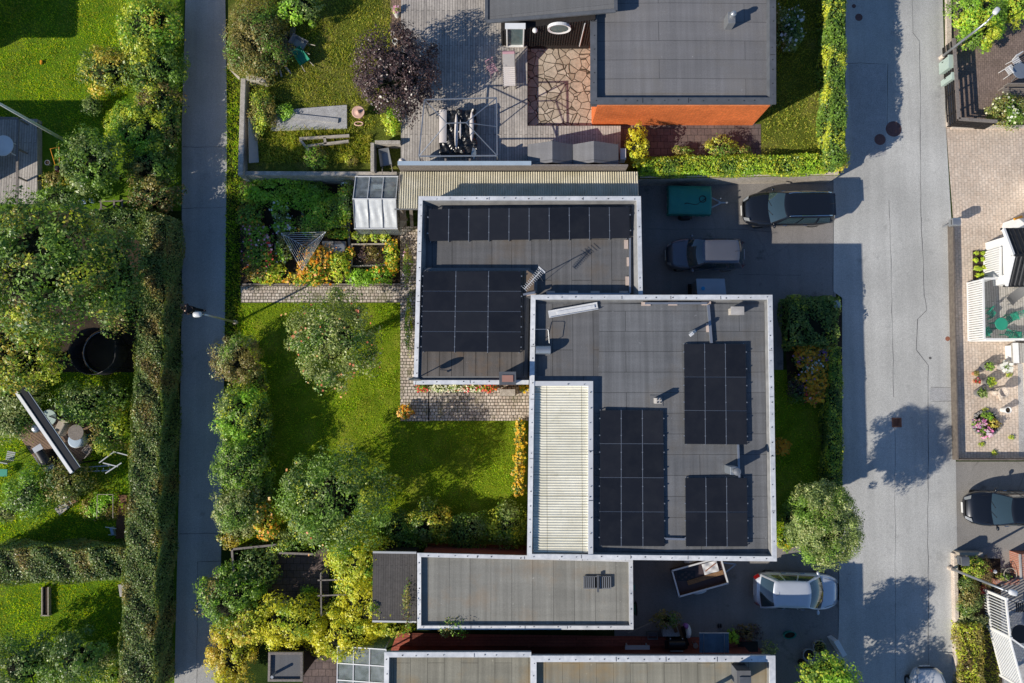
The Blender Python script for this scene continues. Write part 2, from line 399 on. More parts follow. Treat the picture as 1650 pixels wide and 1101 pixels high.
def tree(name, label, px, py, rpx, h, mats, weights=None, z0=0.0, ry=None, n=None, leaf=.12, k=46, cr=.28, depth=.8, cat='tree', group=None, bark='bark', flowers=(), core=.55, dens=1.0, low=-.25):
    """px, py, rpx: middle and radius of the crown as seen in the photo; h: height"""
    r0 = rpx*MPP(z0+h*.6); r1 = (ry or rpx)*MPP(z0+h*.6); rz = min(depth*r0, (h)*.46); zc = z0+h-rz
    x, y = P(px, py, zc); t = thing(name, label, cat, (x, y, z0), 0, group)
    leaf = leaf*.85
    nn = n or int((dens*.7+.55)*5.0*(r0*r1*math.pi)/(leaf*leaf*.6))
    trunk_mb(x, y, z0, zc, max(.03, .035*h), r0*.8).build('trunk', MATS[bark], t, smooth=True)
    crown('crown', (x, y, zc), (r0, r1, rz), nn, [MATS[m] for m in mats], weights, leaf, k, cr, t, core, .6, low, flowers)
    return t
def shrub(name, label, px, py, rx, ry, h, mats, weights=None, z0=0.0, leaf=.09, k=22, cr=.36, flowers=(), cat='shrub', group=None, dens=1.0, core=.6, low=-.2):
    """bush growing from the ground: stems > leafy mass"""
    zc = z0+h*.5; a = rx*MPP(zc); b = ry*MPP(zc); x, y = P(px, py, z0+h*.6)
    t = thing(name, label, cat, (x, y, z0), 0, group)
    leaf = leaf*.88
    nn = int((dens*.6+.5)*5.0*(a*b*math.pi)/(leaf*leaf*.6)); 
    mb = MB()
    for i in range(4):
        q = 2*math.pi*i/4+.4; mb.tube([(x+.03*math.cos(q), y+.03*math.sin(q), z0), (x+a*.4*math.cos(q), y+b*.4*math.sin(q), z0+h*.6)], [.02, .01], 5)
    mb.build('stem', MATS['bark'], t)
    fl = [(MATS[m], int(c), s) for m, c, s in flowers]
    crown('foliage', (x, y, zc), (a, b, h*.5), nn, [MATS[m] for m in mats], weights, leaf, k, cr, t, core, .6, low, fl)
    return t
def hedge(name, label, pxquad, z0, z1, mats, weights=None, leaf=.075, dens=1.0, bumps=.07, group=None, cat='hedge', patchy=None):
    """clipped hedge over a 4-cornered plan (pixel corners of its TOP, in order round)"""
    q = np.array(ccw(PP(pxquad, z1))); h = z1-z0
    e = [q[(i+1) % 4]-q[i] for i in range(4)]; Ls = [np.linalg.norm(x) for x in e]
    def bil(u, v): return ((1-u)*(1-v))[:, None]*q[0]+(u*(1-v))[:, None]*q[1]+(u*v)[:, None]*q[2]+((1-u)*v)[:, None]*q[3]
    den = dens*2.6/(leaf*leaf*.6); pts = []; nrs = []
    n = int(den*abs(area2([tuple(a) for a in q]))/2); u, v = RNG.random(n), RNG.random(n); xy = bil(u, v)
    edge = np.minimum(np.minimum(u, 1-u)*Ls[0], np.minimum(v, 1-v)*Ls[1]); drop = np.where(edge < .15, (.15-edge)*.6, 0)
    z = z1-drop+bumps*(np.sin(xy[:, 0]*2.3+1)*np.cos(xy[:, 1]*1.9)+.7*np.sin(xy[:, 0]*5.1+xy[:, 1]*4.3))+RNG.normal(0, .022, n)-np.abs(RNG.normal(0, .04, n))
    pts.append(np.c_[xy, z]); nrs.append(np.tile([0, 0, 1.0], (n, 1))+RNG.normal(0, .35, (n, 3)))
    for i in range(4):
        nn = int(den*.8*Ls[i]*h); t = RNG.random(nn); zz = z0+.03+RNG.random(nn)**.85*(h-.05); nv = np.array([e[i][1], -e[i][0]])/Ls[i]
        wob = bumps*np.sin(t*Ls[i]*2.1+zz*3)+RNG.normal(0, .03, nn)
        xy = q[i]+t[:, None]*e[i]+nv*wob[:, None]
        pts.append(np.c_[xy, zz]); nrs.append(np.c_[np.tile(nv, (nn, 1)), np.full(nn, .4)]+RNG.normal(0, .25, (nn, 3)))
    p = np.concatenate(pts); nr = np.concatenate(nrs); n = len(p)
    vv = leaf_quads(p, nr, leaf, .6); ff = np.arange(n*4).reshape(-1, 4)
    mi = pick(p, weights, len(mats))
    if patchy is not None and len(mats) > 1:
        f = np.sin(p[:, 0]*1.3+2)+np.sin(p[:, 1]*.9+p[:, 0]*.4)+RNG.normal(0, .5, n); mi = np.where(f > patchy, 1, 0)
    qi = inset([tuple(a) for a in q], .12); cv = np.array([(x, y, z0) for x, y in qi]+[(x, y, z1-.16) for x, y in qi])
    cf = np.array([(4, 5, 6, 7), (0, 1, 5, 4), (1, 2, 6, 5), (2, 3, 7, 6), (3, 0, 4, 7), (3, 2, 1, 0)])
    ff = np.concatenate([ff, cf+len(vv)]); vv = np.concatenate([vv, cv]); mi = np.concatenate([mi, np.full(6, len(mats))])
    return np_mesh(name, vv, ff, [MATS[m] for m in mats]+[MATS['dark_core']], mi, None, label=label, cat=cat, group=group)
def inpoly(xy, poly):
    x, y = xy[:, 0], xy[:, 1]; r = np.zeros(len(xy), bool); n = len(poly)
    for i in range(n):
        x0, y0 = poly[i]; x1, y1 = poly[(i+1) % n]
        c = ((y0 > y) != (y1 > y)) & (x < (x1-x0)*(y-y0)/((y1-y0) if abs(y1-y0) > 1e-12 else 1e-12)+x0); r ^= c
    return r
def grass(name, label, pxpoly, z, mat, dens=260, hgt=.085, w=.02, holes=(), mat2='blade_dry', frac=.16):
    poly = PP(pxpoly, z); xs = [p[0] for p in poly]; ys = [p[1] for p in poly]
    n = int(dens*(max(xs)-min(xs))*(max(ys)-min(ys))); xy = np.c_[RNG.uniform(min(xs), max(xs), n), RNG.uniform(min(ys), max(ys), n)]
    xy = xy[inpoly(xy, poly)]
    for hp in holes: xy = xy[~inpoly(xy, PP(hp, z))]
    o = RNG.uniform(0, 6, 4); bare = np.sin(xy[:, 0]*1.1+o[0]+np.sin(xy[:, 1]*1.9+o[1]))*np.sin(xy[:, 1]*1.3+o[2]+np.sin(xy[:, 0]*2.3+o[3])); xy = xy[RNG.random(len(xy)) > .55*np.clip(bare-.35, 0, 1)]
    n = len(xy); a = RNG.uniform(0, 2*np.pi, n); h = hgt*RNG.uniform(.5, 1.4, n)*(1+.35*np.sin(xy[:, 0]*1.7)*np.sin(xy[:, 1]*2.1)); ww = w*RNG.uniform(.6, 1.5, n)
    b = RNG.uniform(0, 2*np.pi, n); ln = h*RNG.uniform(.2, 1.1, n)
    v = np.empty((n, 3, 3)); v[:, 0] = np.c_[xy[:, 0]-np.cos(a)*ww, xy[:, 1]-np.sin(a)*ww, np.full(n, z)]; v[:, 1] = np.c_[xy[:, 0]+np.cos(a)*ww, xy[:, 1]+np.sin(a)*ww, np.full(n, z)]
    v[:, 2] = np.c_[xy[:, 0]+np.cos(b)*ln, xy[:, 1]+np.sin(b)*ln, z+h]
    return np_mesh(name, v.reshape(-1, 3), np.arange(n*3).reshape(-1, 3), [MATS[mat], MATS[mat2]], pick(np.c_[xy*.7, np.zeros(n)], [1-frac, frac], 2, .8), None, True, label=label, cat='grass', kind='stuff')
# ================================================================ material library
M('soil', (.075, .052, .034), (.035, .026, .018), 5, .95, .5, fine=25)
M('dark_core', (.014, .018, .007), (.006, .008, .004), 5, 1.0, .3)  # near-black filler inside crowns and hedges: closes gaps, stands for shaded depth
M('bark', (.12, .095, .07), (.05, .04, .03), 12, .95, .5)
def lawnmat(name, a, b, dry):
    m, nt, out = _new(name); v = pos(nt)
    col = ramp(nt, noise(nt, v, 1.1, 5, .65), [(.3, b), (.7, a)])
    col = mix(nt, ramp(nt, noise(nt, v, .55, 4, .6), [(.5, 0.0), (.72, .75)]), col, dry)
    f = noise(nt, v, 22, 3, .8); col = mix(nt, .9, col, ramp(nt, f, [(.33, .35), (.66, 1.5)]), 'MULTIPLY')
    bsdf(nt, out, col, .95, f, .8, .04, 0, .1); return m
lawnmat('lawn', (.23, .32, .018), (.13, .20, .010), (.33, .32, .05))
lawnmat('lawn_bright', (.15, .27, .014), (.09, .18, .010), (.18, .24, .03))
lawnmat('lawn_dry', (.17, .195, .03), (.09, .12, .018), (.30, .24, .08))
lawnmat('verge_green', (.05, .085, .014), (.02, .04, .008), (.09, .085, .03))
def blade(name, cols): return leafmat(name, cols, .42, .55, 1.3, .6, 4.6, (1.0, 1.03, .5))
blade('blade', [(.095, .165, .012), (.15, .225, .018), (.20, .24, .04), (.05, .10, .008)])
blade('blade_bright', [(.13, .21, .012), (.20, .29, .016), (.25, .30, .035), (.08, .15, .01)])
blade('blade_dry', [(.085, .105, .024), (.135, .125, .042), (.065, .092, .016), (.165, .14, .055)])
L = leafmat
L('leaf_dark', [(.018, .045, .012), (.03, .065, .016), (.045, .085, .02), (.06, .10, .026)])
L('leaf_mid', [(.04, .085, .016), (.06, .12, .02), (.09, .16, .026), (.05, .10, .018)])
L('leaf_bright', [(.07, .16, .018), (.11, .23, .022), (.15, .28, .03), (.08, .17, .02)])
L('leaf_lime', [(.14, .20, .02), (.21, .27, .025), (.28, .33, .04), (.12, .18, .02)])
L('leaf_yellow', [(.40, .40, .025), (.48, .46, .03), (.34, .38, .03), (.50, .47, .05)], clump=.35, gain=1.75)
L('leaf_gold', [(.44, .38, .06), (.50, .44, .11), (.34, .35, .06), (.42, .32, .05)], clump=.4, gain=1.75)
L('leaf_olive', [(.07, .075, .022), (.11, .11, .035), (.15, .13, .05), (.06, .07, .02)])
L('leaf_grey', [(.055, .09, .034), (.09, .135, .05), (.13, .175, .075), (.04, .068, .022)])
L('leaf_silver', [(.11, .14, .07), (.17, .20, .10), (.24, .26, .15), (.08, .10, .04)])
L('leaf_rust', [(.12, .09, .045), (.16, .12, .06), (.11, .095, .04), (.09, .10, .035)], gain=1.9)
L('leaf_copper', [(.045, .024, .022), (.075, .04, .034), (.12, .085, .075), (.028, .018, .018)], rough=.35, trans=.1, gain=1.5, tint=(1, 1, 1.05))
L('leaf_hedge', [(.022, .05, .014), (.045, .085, .024), (.075, .12, .038), (.06, .075, .025)])
L('leaf_lawnhedge', [(.07, .15, .016), (.12, .22, .02), (.17, .27, .028), (.06, .12, .014)])
L('leaf_apple', [(.042, .066, .018), (.08, .115, .032), (.13, .165, .058), (.05, .08, .02)])
def petal(name, cols): return leafmat(name, cols, .25, .1, 3, .5, 1.7, (1, 1, 1))
petal('petal_orange', [(.75, .22, .01), (.85, .30, .012), (.70, .16, .01)])
petal('petal_yellow', [(.80, .30, .008), (.80, .25, .008), (.80, .36, .02)])
petal('petal_orange_lifted', [(.49, .24, .008), (.49, .19, .006), (.49, .30, .01)])  # lighter copy of the orange petals, brightens flowers lying in the house's shade
petal('petal_red', [(.45, .02, .015), (.60, .05, .03), (.55, .03, .06)])
petal('petal_pink', [(.70, .22, .34), (.62, .12, .28), (.75, .40, .45)])
petal('petal_purple', [(.22, .09, .34), (.30, .14, .42), (.36, .12, .30)])
petal('petal_white', [(.75, .74, .66), (.68, .70, .58), (.78, .74, .60)])
petal('petal_cream', [(.62, .60, .36), (.55, .58, .28), (.70, .66, .45)])
petal('apple_red', [(.42, .10, .05), (.50, .20, .08), (.45, .28, .10)])

asphalt('road_asphalt', (.53, .53, .51), .08, .5, (.20, .20, .20), .45)
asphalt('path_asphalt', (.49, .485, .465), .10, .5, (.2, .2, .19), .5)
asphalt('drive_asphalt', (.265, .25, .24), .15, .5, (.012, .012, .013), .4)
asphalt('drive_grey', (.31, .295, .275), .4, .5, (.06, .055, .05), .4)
M('seam_tar', (.17, .17, .17), (.09, .09, .09), 9, .8)
M('patch_asphalt', (.50, .50, .50), (.45, .45, .45), 3, .9, .2, fine=36)
bricktex('paver_pink', (.76, .64, .53), (.68, .55, .44), (.44, .36, .29), .23, .155, .011, R(90), .5, .85, .35, .3)
bricktex('paver_brown', (.30, .225, .19), (.24, .18, .15), (.13, .10, .085), .22, .11, .008, R(90), .5, .85, .3, .35)
bricktex('paver_dark', (.20, .15, .135), (.15, .115, .11), (.05, .04, .036), .34, .34, .012, 0, .5, .85, .3, .4)
bricktex('edging_brick', (.36, .25, .19), (.30, .20, .15), (.10, .08, .06), .21, .12, .014, R(90), .5, .85, .4)
def setts(name):
    m, nt, out = _new(name); v = pos(nt); wv = mix(nt, .045, v, N_noisecol(nt, v, 2.6))
    kw = dict(distance='CHEBYCHEV')
    vo = N(nt, 'ShaderNodeTexBrick'); vo.offset = .45; vo.offset_frequency = 2; vo.squash = .72; vo.squash_frequency = 3
    for k, a in (('Scale', 1.0), ('Brick Width', .19), ('Row Height', .155), ('Mortar Size', .017), ('Mortar Smooth', .5), ('Bias', 0.0)): vo.inputs[k].default_value = a
    vo.inputs['Color1'].default_value = c4((.78, .69, .60)); vo.inputs['Color2'].default_value = c4((.54, .45, .38)); vo.inputs['Mortar'].default_value = c4((.055, .05, .028))
    nt.links.new(wv, vo.inputs['Vector'])
    n1 = noise(nt, v, 5, 4, .7); col = mix(nt, .8, vo.outputs['Color'], ramp(nt, n1, [(.3, .5), (.7, 1.35)]), 'MULTIPLY')
    n2 = noise(nt, v, 1.3, 5, .7); col = mix(nt, ramp(nt, n2, [(.52, 0.0), (.68, .8)]), col, (.10, .105, .03))
    iv = N(nt, 'ShaderNodeMath', operation='SUBTRACT'); iv.inputs[0].default_value = 1; nt.links.new(vo.outputs['Fac'], iv.inputs[1])
    bsdf(nt, out, col, .85, iv.outputs[0], .6, .02, 0, .2); return m
setts('stone_setts'); crazy('crazy_paving', 2.5)
roofing('felt_dark', (.16, .165, .174), .93, 5.2, 0.0, (.16, .125, .08), .35, .013)
roofing('felt_dark_v', (.15, .15, .154), .93, 5.2, R(90), (.17, .12, .07), .5, .015)
roofing('felt_brown', (.15, .135, .122), .55, 7, R(90), (.24, .14, .06), .8)
roofing('felt_grey', (.29, .285, .255), .96, 6.5, R(90), (.33, .22, .12), .5, .012, .45)
roofing('felt_olive', (.28, .265, .21), .75, 6.0, R(90), (.36, .24, .10), .7, .012, .5)
roofing('felt_slate', (.20, .198, .205), .92, 11, 0.0, (.2, .18, .15), .35, .012, .3)
roofing('felt_plain', (.155, .158, .165), 3.0, 11, 0.0, (.15, .14, .13), .2, .006, .25)
M('lining', (.30, .30, .295), (.22, .22, .22), 3, .8, .15)
M('cap_metal', (.90, .91, .92), (.68, .70, .73), 4.5, .55, .1, .1, .4, .30)
M('cap_dark', (.17, .18, .20), (.13, .14, .155), 3, .5, .1, .3)
M('screw', (.05, .05, .05), None, 5, .5)
bricktex('brick_orange', (.90, .19, .03), (.78, .15, .025), (.80, .28, .12), .25, .075, .012, 0, .5, .85, .35, .5, 'xz')
bricktex('brick_red', (.30, .075, .05), (.25, .06, .04), (.20, .08, .06), .25, .075, .010, 0, .5, .85, .35, .3, 'xz')
bricktex('brick_yellow', (.46, .36, .22), (.38, .29, .17), (.30, .26, .2), .25, .075, .010, 0, .5, .85, .35, .3, 'xz')
bricktex('brick_chimney', (.33, .15, .11), (.26, .11, .08), (.25, .2, .17), .25, .075, .010, 0, .5, .85, .35, .3, 'xz')
planks('deck_grey', (.60, .55, .49), (.46, .42, .38), .13, R(90), .008)
planks('deck_brown', (.33, .22, .155), (.25, .165, .115), .12, R(35), .008)
planks('deck_red', (.50, .14, .09), (.42, .12, .08), .14, 0, .006)
planks('deck_pale', (.40, .345, .28), (.31, .27, .22), .13, R(90), .008)
planks('deck_light', (.50, .475, .44), (.42, .40, .37), .12, R(90), .008)
M('wood_grey', (.30, .265, .235), (.19, .165, .15), 14, .85, .4)
M('wood_brown', (.32, .19, .10), (.21, .12, .065), 14, .8, .4)
M('wood_dark', (.03, .026, .025), (.018, .016, .016), 9, .7, .3)
M('wood_pale', (.52, .46, .38), (.38, .33, .27), 12, .8, .3)
M('concrete', (.62, .565, .49), (.43, .39, .33), 5, .95, .5, fine=28)
M('concrete_grey', (.55, .54, .53), (.42, .41, .40), 4, .95, .35, fine=30)
M('kerb_pale', (.78, .68, .58), (.64, .54, .45), 6, .9, .3, fine=26)
M('stone_ring', (.38, .36, .335), (.22, .21, .2), 7, .95, .6)
def corr_cream():
    m, nt, out = _new('corr_cream'); v = pos(nt)
    col = ramp(nt, noise(nt, v, 1.2, 5, .7), [(.3, (.78, .75, .62)), (.7, (.90, .88, .76))])
    st = noise(nt, pos(nt, scale=(.35, 7, 1)), 1.5, 4, .6); col = mix(nt, .55, col, ramp(nt, st, [(.32, .72), (.6, 1.05)]), 'MULTIPLY')
    b = N(nt, 'ShaderNodeTexBrick'); b.offset = 0; b.inputs['Scale'].default_value = 1; b.inputs['Brick Width'].default_value = 1.6; b.inputs['Row Height'].default_value = .94; b.inputs['Mortar Size'].default_value = .012; b.inputs['Color1'].default_value = (1, 1, 1, 1); b.inputs['Color2'].default_value = (.9, .9, .88, 1); b.inputs['Mortar'].default_value = (.45, .43, .36, 1)
    nt.links.new(v, b.inputs['Vector']); col = mix(nt, 1.0, col, b.outputs['Color'], 'MULTIPLY')
    al = noise(nt, v, 2.6, 6, .75); col = mix(nt, ramp(nt, al, [(.58, 0.0), (.75, .5)]), col, (.30, .30, .17))
    bsdf(nt, out, col, .5, None, spec=.3)
corr_cream()
def corr_dirty():
    m, nt, out = _new('corr_yellow'); v = pos(nt)
    n1 = noise(nt, v, 1.1, 5, .7); col = ramp(nt, n1, [(.3, (.52, .47, .32)), (.7, (.78, .72, .56))])
    g = N(nt, 'ShaderNodeNewGeometry'); bsdf(nt, out, col, .6, n1, .1, .01, 0, .3)
corr_dirty()
plainmat('white_paint', (.86, .86, .84), .45, 0, .4); plainmat('white_metal', (.74, .75, .76), .35, .1, .5)
plainmat('grey_paint', (.55, .56, .57), .5); plainmat('galvanised', (.48, .50, .52), .38, .75, .5)
plainmat('steel_grey', (.30, .31, .32), .45, .5); plainmat('black_plastic', (.018, .018, .02), .45); plainmat('black_metal', (.02, .021, .024), .35, .3)
plainmat('green_plastic', (.03, .25, .16), .5); plainmat('green_sheet', (.02, .22, .18), .5); plainmat('green_paint', (.02, .30, .19), .4)
plainmat('blue_plastic', (.30, .42, .58), .4); plainmat('blue_sticker', (.02, .28, .60), .5); plainmat('red_plastic', (.50, .04, .03), .45)
plainmat('mint_paint', (.42, .52, .47), .5); plainmat('pale_blue_paint', (.42, .52, .62), .4)
plainmat('terracotta', (.52, .24, .14), .7); plainmat('peach_plastic', (.72, .46, .36), .6); plainmat('orange_toy', (.85, .35, .02), .5)
plainmat('skin', (.50, .30, .22), .5); plainmat('cloth_navy', (.02, .024, .04), .9); plainmat('cloth_black', (.014, .014, .016), .9); plainmat('hair_dark', (.022, .014, .01), .7)
plainmat('tarp_grey', (.42, .40, .39), .6); plainmat('tarp_black', (.02, .02, .022), .28); plainmat('cushion_white', (.72, .66, .62), .8); plainmat('cushion_pink', (.52, .30, .34), .8)
plainmat('zinc', (.42, .46, .50), .4, .7); plainmat('grill_grey', (.14, .14, .14), .6); plainmat('dark_void', (.008, .008, .01), .8)
plainmat('tyre', (.018, .018, .018), .9); plainmat('rim', (.45, .46, .48), .3, .8); plainmat('copper', (.50, .26, .20), .5, .3)
plainmat('chrome', (.7, .71, .72), .12, 1.0); plainmat('headlight', (.5, .53, .56), .12, .5, .8); plainmat('taillight', (.45, .012, .012), .15)
plainmat('amber_lamp', (.7, .25, .03), .2); plainmat('plate_white', (.75, .75, .73), .5); plainmat('interior_dark', (.03, .03, .033), .8)
carpaint('paint_black', (.012, .015, .022), .4); carpaint('paint_graphite', (.13, .14, .175), .35); carpaint('paint_silver', (.62, .67, .75), .3); carpaint('paint_white', (.70, .71, .72), 0)
def carglass():
    m, nt, out = _new('car_glass'); b = bsdf(nt, out, (.03, .052, .062), .04, None, spec=1.0); b.inputs['Coat Weight'].default_value = 1; return m
carglass()
glassmat('clear_glass', (.55, .62, .66), .32); glassmat('canopy_glass', (.16, .26, .36), .62); glassmat('milky_glass', (.72, .75, .76), .88, .35); glassmat('window_glass', (.16, .22, .22), .75)
def solarglass():
    m, nt, out = _new('solar_cell'); v = pos(nt)
    w = N(nt, 'ShaderNodeTexWave', wave_type='BANDS', bands_direction='X'); w.inputs['Scale'].default_value = 6.5; nt.links.new(v, w.inputs['Vector'])
    oi = N(nt, 'ShaderNodeObjectInfo'); base = ramp(nt, oi.outputs['Random'], [(0.0, (.010, .012, .018)), (.5, (.014, .016, .023)), (1.0, (.020, .022, .029))]); col = mix(nt, ramp(nt, w.outputs['Fac'], [(.93, 0.0), (1.0, .25)]), base, (.04, .043, .05))
    d = noise(nt, v, 1.0, 5, .7); col = mix(nt, ramp(nt, d, [(.42, .01), (.8, .17)]), col, (.075, .077, .082))
    b = bsdf(nt, out, col, .3, None, spec=.28); return m
solarglass()
plainmat('panel_frame', (.035, .04, .05), .4, .5); plainmat('rail_alu', (.42, .45, .50), .4, .7); plainmat('bracket_brick', (.55, .44, .38), .8)
M('rust', (.42, .17, .10), (.28, .12, .08), 12, .9, .4); plainmat('trailer_bed', (.07, .05, .055), .55)
M('wall_brown', (.21, .18, .15), (.13, .11, .095), 6, .9, .3)
M('rust_dark', (.22, .12, .11), (.16, .09, .085), 12, .9, .4)
M('mulch', (.25, .13, .07), (.14, .075, .045), 16, .95, .6, fine=30); M('net_dark', (.06, .06, .065), None, 6, .7)
M('stone_pale', (.56, .53, .50), (.42, .40, .38), 4, .9, .3)

# ================================================================ setting: ground, path, road, drives, lawns
LD = 1.2          # level of the upper plot to the north
mb = MB(); mb.face([(-250, -250, 0), (250, -250, 0), (250, 250, 0), (-250, 250, 0)]); mb.build('ground', MATS['verge_green'], kind='structure')
sheet('road', [(1365, -1400), (1519, -1400), (1519, 0), (1524, 205), (1533, 355), (1540, 740), (1546, 1101), (1550, 2400), (1342, 2400), (1345, 1101), (1352, 1000), (1352, 880), (1357, 790), (1357, 480), (1343, 470), (1343, 290), (1358, 270)], .012, MATS['road_asphalt'])
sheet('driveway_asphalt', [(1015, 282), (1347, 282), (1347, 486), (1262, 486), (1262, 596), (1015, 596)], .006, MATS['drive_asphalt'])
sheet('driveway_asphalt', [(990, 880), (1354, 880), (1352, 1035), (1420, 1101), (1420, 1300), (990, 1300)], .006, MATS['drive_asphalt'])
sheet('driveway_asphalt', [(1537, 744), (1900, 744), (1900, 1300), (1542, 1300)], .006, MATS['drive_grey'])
sheet('path', [(297, -1400), (364, -1400), (363, 0), (366, 200), (363, 480), (358, 800), (352, 1101), (340, 2400), (270, 2400), (281, 1101), (288, 800), (293, 480), (293, 200), (299, 0)], .010, MATS['path_asphalt'])
def seam(pts, z, w, name='road_seam', mat='seam_tar'):
    mb = MB()
    q = [Vector((*P(a, b, z), z)) for a, b in pts]
    for a, b in zip(q[:-1], q[1:]):
        d = (b-a).normalized(); n = Vector((-d.y, d.x, 0)); L_ = (b-a).length; k = max(1, int(L_/.6)); 
        prev = None
        for i in range(k+1):
            c = a+(b-a)*(i/k)+n*random.uniform(-.025, .025); ww = w*random.uniform(.35, 1.1)
            if prev: mb.face([prev[0], prev[1], c+n*ww/2, c-n*ww/2][::1])
            prev = (c-n*ww/2, c+n*ww/2)
    for i, f in enumerate(mb.f):
        p = [Vector(mb.v[k]) for k in f]
        if (p[1]-p[0]).cross(p[2]-p[1]).z < 0: mb.f[i] = f[::-1]
    return mb.build(name, MATS[mat], kind='structure')
seam([(1470, 0), (1471, 52), (1482, 66), (1484, 350), (1490, 480), (1493, 500), (1478, 515), (1477, 565), (1496, 590), (1496, 700), (1495, 880), (1497, 1101)], .017, .035)
seam([(1433, 322), (1437, 480), (1440, 640)], .017, .025); seam([(1442, 690), (1443, 1101)], .017, .02); seam([(1500, 624), (1536, 625)], .017, .025); seam([(1500, 647), (1536, 647)], .017, .025)
seam([(1365, 102), (1430, 103), (1430, 200)], .017, .03); seam([(1343, 290), (1343, 484)], .017, .035); seam([(1040, 369), (1200, 370), (1250, 375)], .011, .025); seam([(1190, 443), (1290, 443)], .011, .035)
seam([(294, 237), (364, 237)], .015, .03); seam([(289, 860), (357, 860)], .015, .03); seam([(317, 1101), (318, 905), (357, 905)], .015, .03); seam([(292, 336), (364, 334)], .015, .025); seam([(1352, 910), (1351, 1030)], .017, .03)
sheet('road_patch', [(1498, 626), (1536, 626), (1537, 646), (1498, 646)], .016, MATS['patch_asphalt'])
sheet('road_patch', [(1367, 104), (1428, 104), (1428, 250), (1375, 262)], .016, MATS['patch_asphalt'])
def manhole(px, py, r, label, mat='rust_dark'):
    x, y = P(px, py, .02); mb = MB(); mb.lathe((x, y, .010), [(r, 0), (r, .011), (r*.86, .011), (r*.84, .009), (r*.6, .010), (r*.58, .013), (r*.2, .013), (0.02, .012)], 24)
    mb.build('manhole_cover', MATS[mat], label=label, cat='manhole cover')
manhole(1440, 208, .42, 'large reddish round manhole cover in the shaded road near the garden corner')
manhole(1418, 225, .30, 'smaller reddish manhole cover to the lower left of the large one on the road')
manhole(1384, 28, .20, 'small dark round cover in the shaded road beside the tall hedge, near top of picture')
manhole(1376, 10, .11, 'tiny dark round cap in the shaded road at top of picture')
manhole(1499, 577, .07, 'tiny dark valve cap in the sunlit asphalt next to the winding road seam', 'seam_tar')
manhole(1527, 546, .12, 'small orange-rusty round cap at the right edge of the road by the dark kerb', 'rust')
x, y = P(1445, 681, .03); t = thing('storm_drain', 'square rusty red storm drain grate set in the sunlit road', 'drain grate', (x, y, .012))
mb = MB(); a = .21
for dx, dy, w, h in ((-a, 0, .07, 2*a+.07), (a, 0, .07, 2*a+.07), (0, -a, 2*a-.07, .07), (0, a, 2*a-.07, .07)): mb.box((x+dx, y+dy, .030), (w, h, .035))
mb.build('frame', MATS['rust'], t); mb = MB()
for i in range(5): mb.box((x-.13+i*.065, y, .026), (.03, .34, .026))
mb.build('grate', MATS['rust'], t); mb = MB(); mb.box((x, y, .0145), (.35, .35, .003)); mb.build('sump', MATS['dark_void'], t)

# lawns
sheet('lawn', [(-120, -120), (299, -120), (292, 340), (-120, 340)], .005, MATS['lawn_bright'])
sheet('garden_soil', [(-120, 330), (232, 330), (232, 610), (-120, 610)], .004, MATS['soil'])  # dark sheet stands in for the big tree's shade on the ground
sheet('lawn', [(-120, 600), (288, 600), (286, 1200), (-120, 1200)], .005, MATS['lawn_bright'])
sheet('lawn', [(384, 487), (650, 487), (650, 676), (860, 676), (860, 892), (384, 892)], .005, MATS['lawn'])
sheet('lawn', [(1240, 596), (1335, 596), (1345, 880), (1240, 880)], .005, MATS['lawn'])
sheet('garden_soil', [(386, 292), (648, 292), (648, 462), (386, 462)], .005, MATS['soil'])
sheet('garden_soil', [(1262, 484), (1356, 484), (1357, 640), (1270, 640)], .009, MATS['soil'])
sheet('paved_path', [(388, 461), (648, 461), (648, 488), (388, 488)], .009, MATS['stone_setts'])
sheet('paved_path', [(645, 365), (692, 365), (692, 679), (645, 679)], .013, MATS['stone_setts'])
sheet('paved_terrace', [(690, 600), (862, 600), (862, 678), (690, 678)], .013, MATS['stone_setts'])
grass('grass', 'short bright sunlit grass of the lawn beyond the flagpole at upper left', [(-30, -20), (215, -20), (205, 170), (200, 215), (-30, 215)], .006, 'blade_bright', 330, .06)
grass('grass', 'mown grass of the middle garden around the apple tree', [(386, 489), (645, 489), (645, 679), (835, 679), (835, 830), (640, 880), (386, 880)], .006, 'blade', 330, .06)
grass('grass', 'bright grass of the small lawn at lower left below the cross hedge', [(-30, 935), (205, 935), (205, 1120), (-30, 1120)], .006, 'blade_bright', 330, .06)
grass('grass', 'grass round the timber patio between the left gardens', [(-30, 600), (208, 600), (205, 890), (-30, 890)], .006, 'blade_bright', 260)
grass('grass', 'shaded grass strip east of the solar house behind the street hedge', [(1246, 600), (1330, 600), (1335, 870), (1246, 870)], .006, 'blade', 220)
grass('grass', 'long rough grass on the verge between footpath and vegetable garden', [(366, 100), (390, 100), (388, 500), (400, 540), (362, 540)], .003, 'blade', 330, .13)
grass('grass', 'rough grass along the hedge foot at lower right of the road', [(1562, 1000), (1608, 1000), (1612, 1110), (1560, 1110)], .010, 'blade_dry', 300, .1)

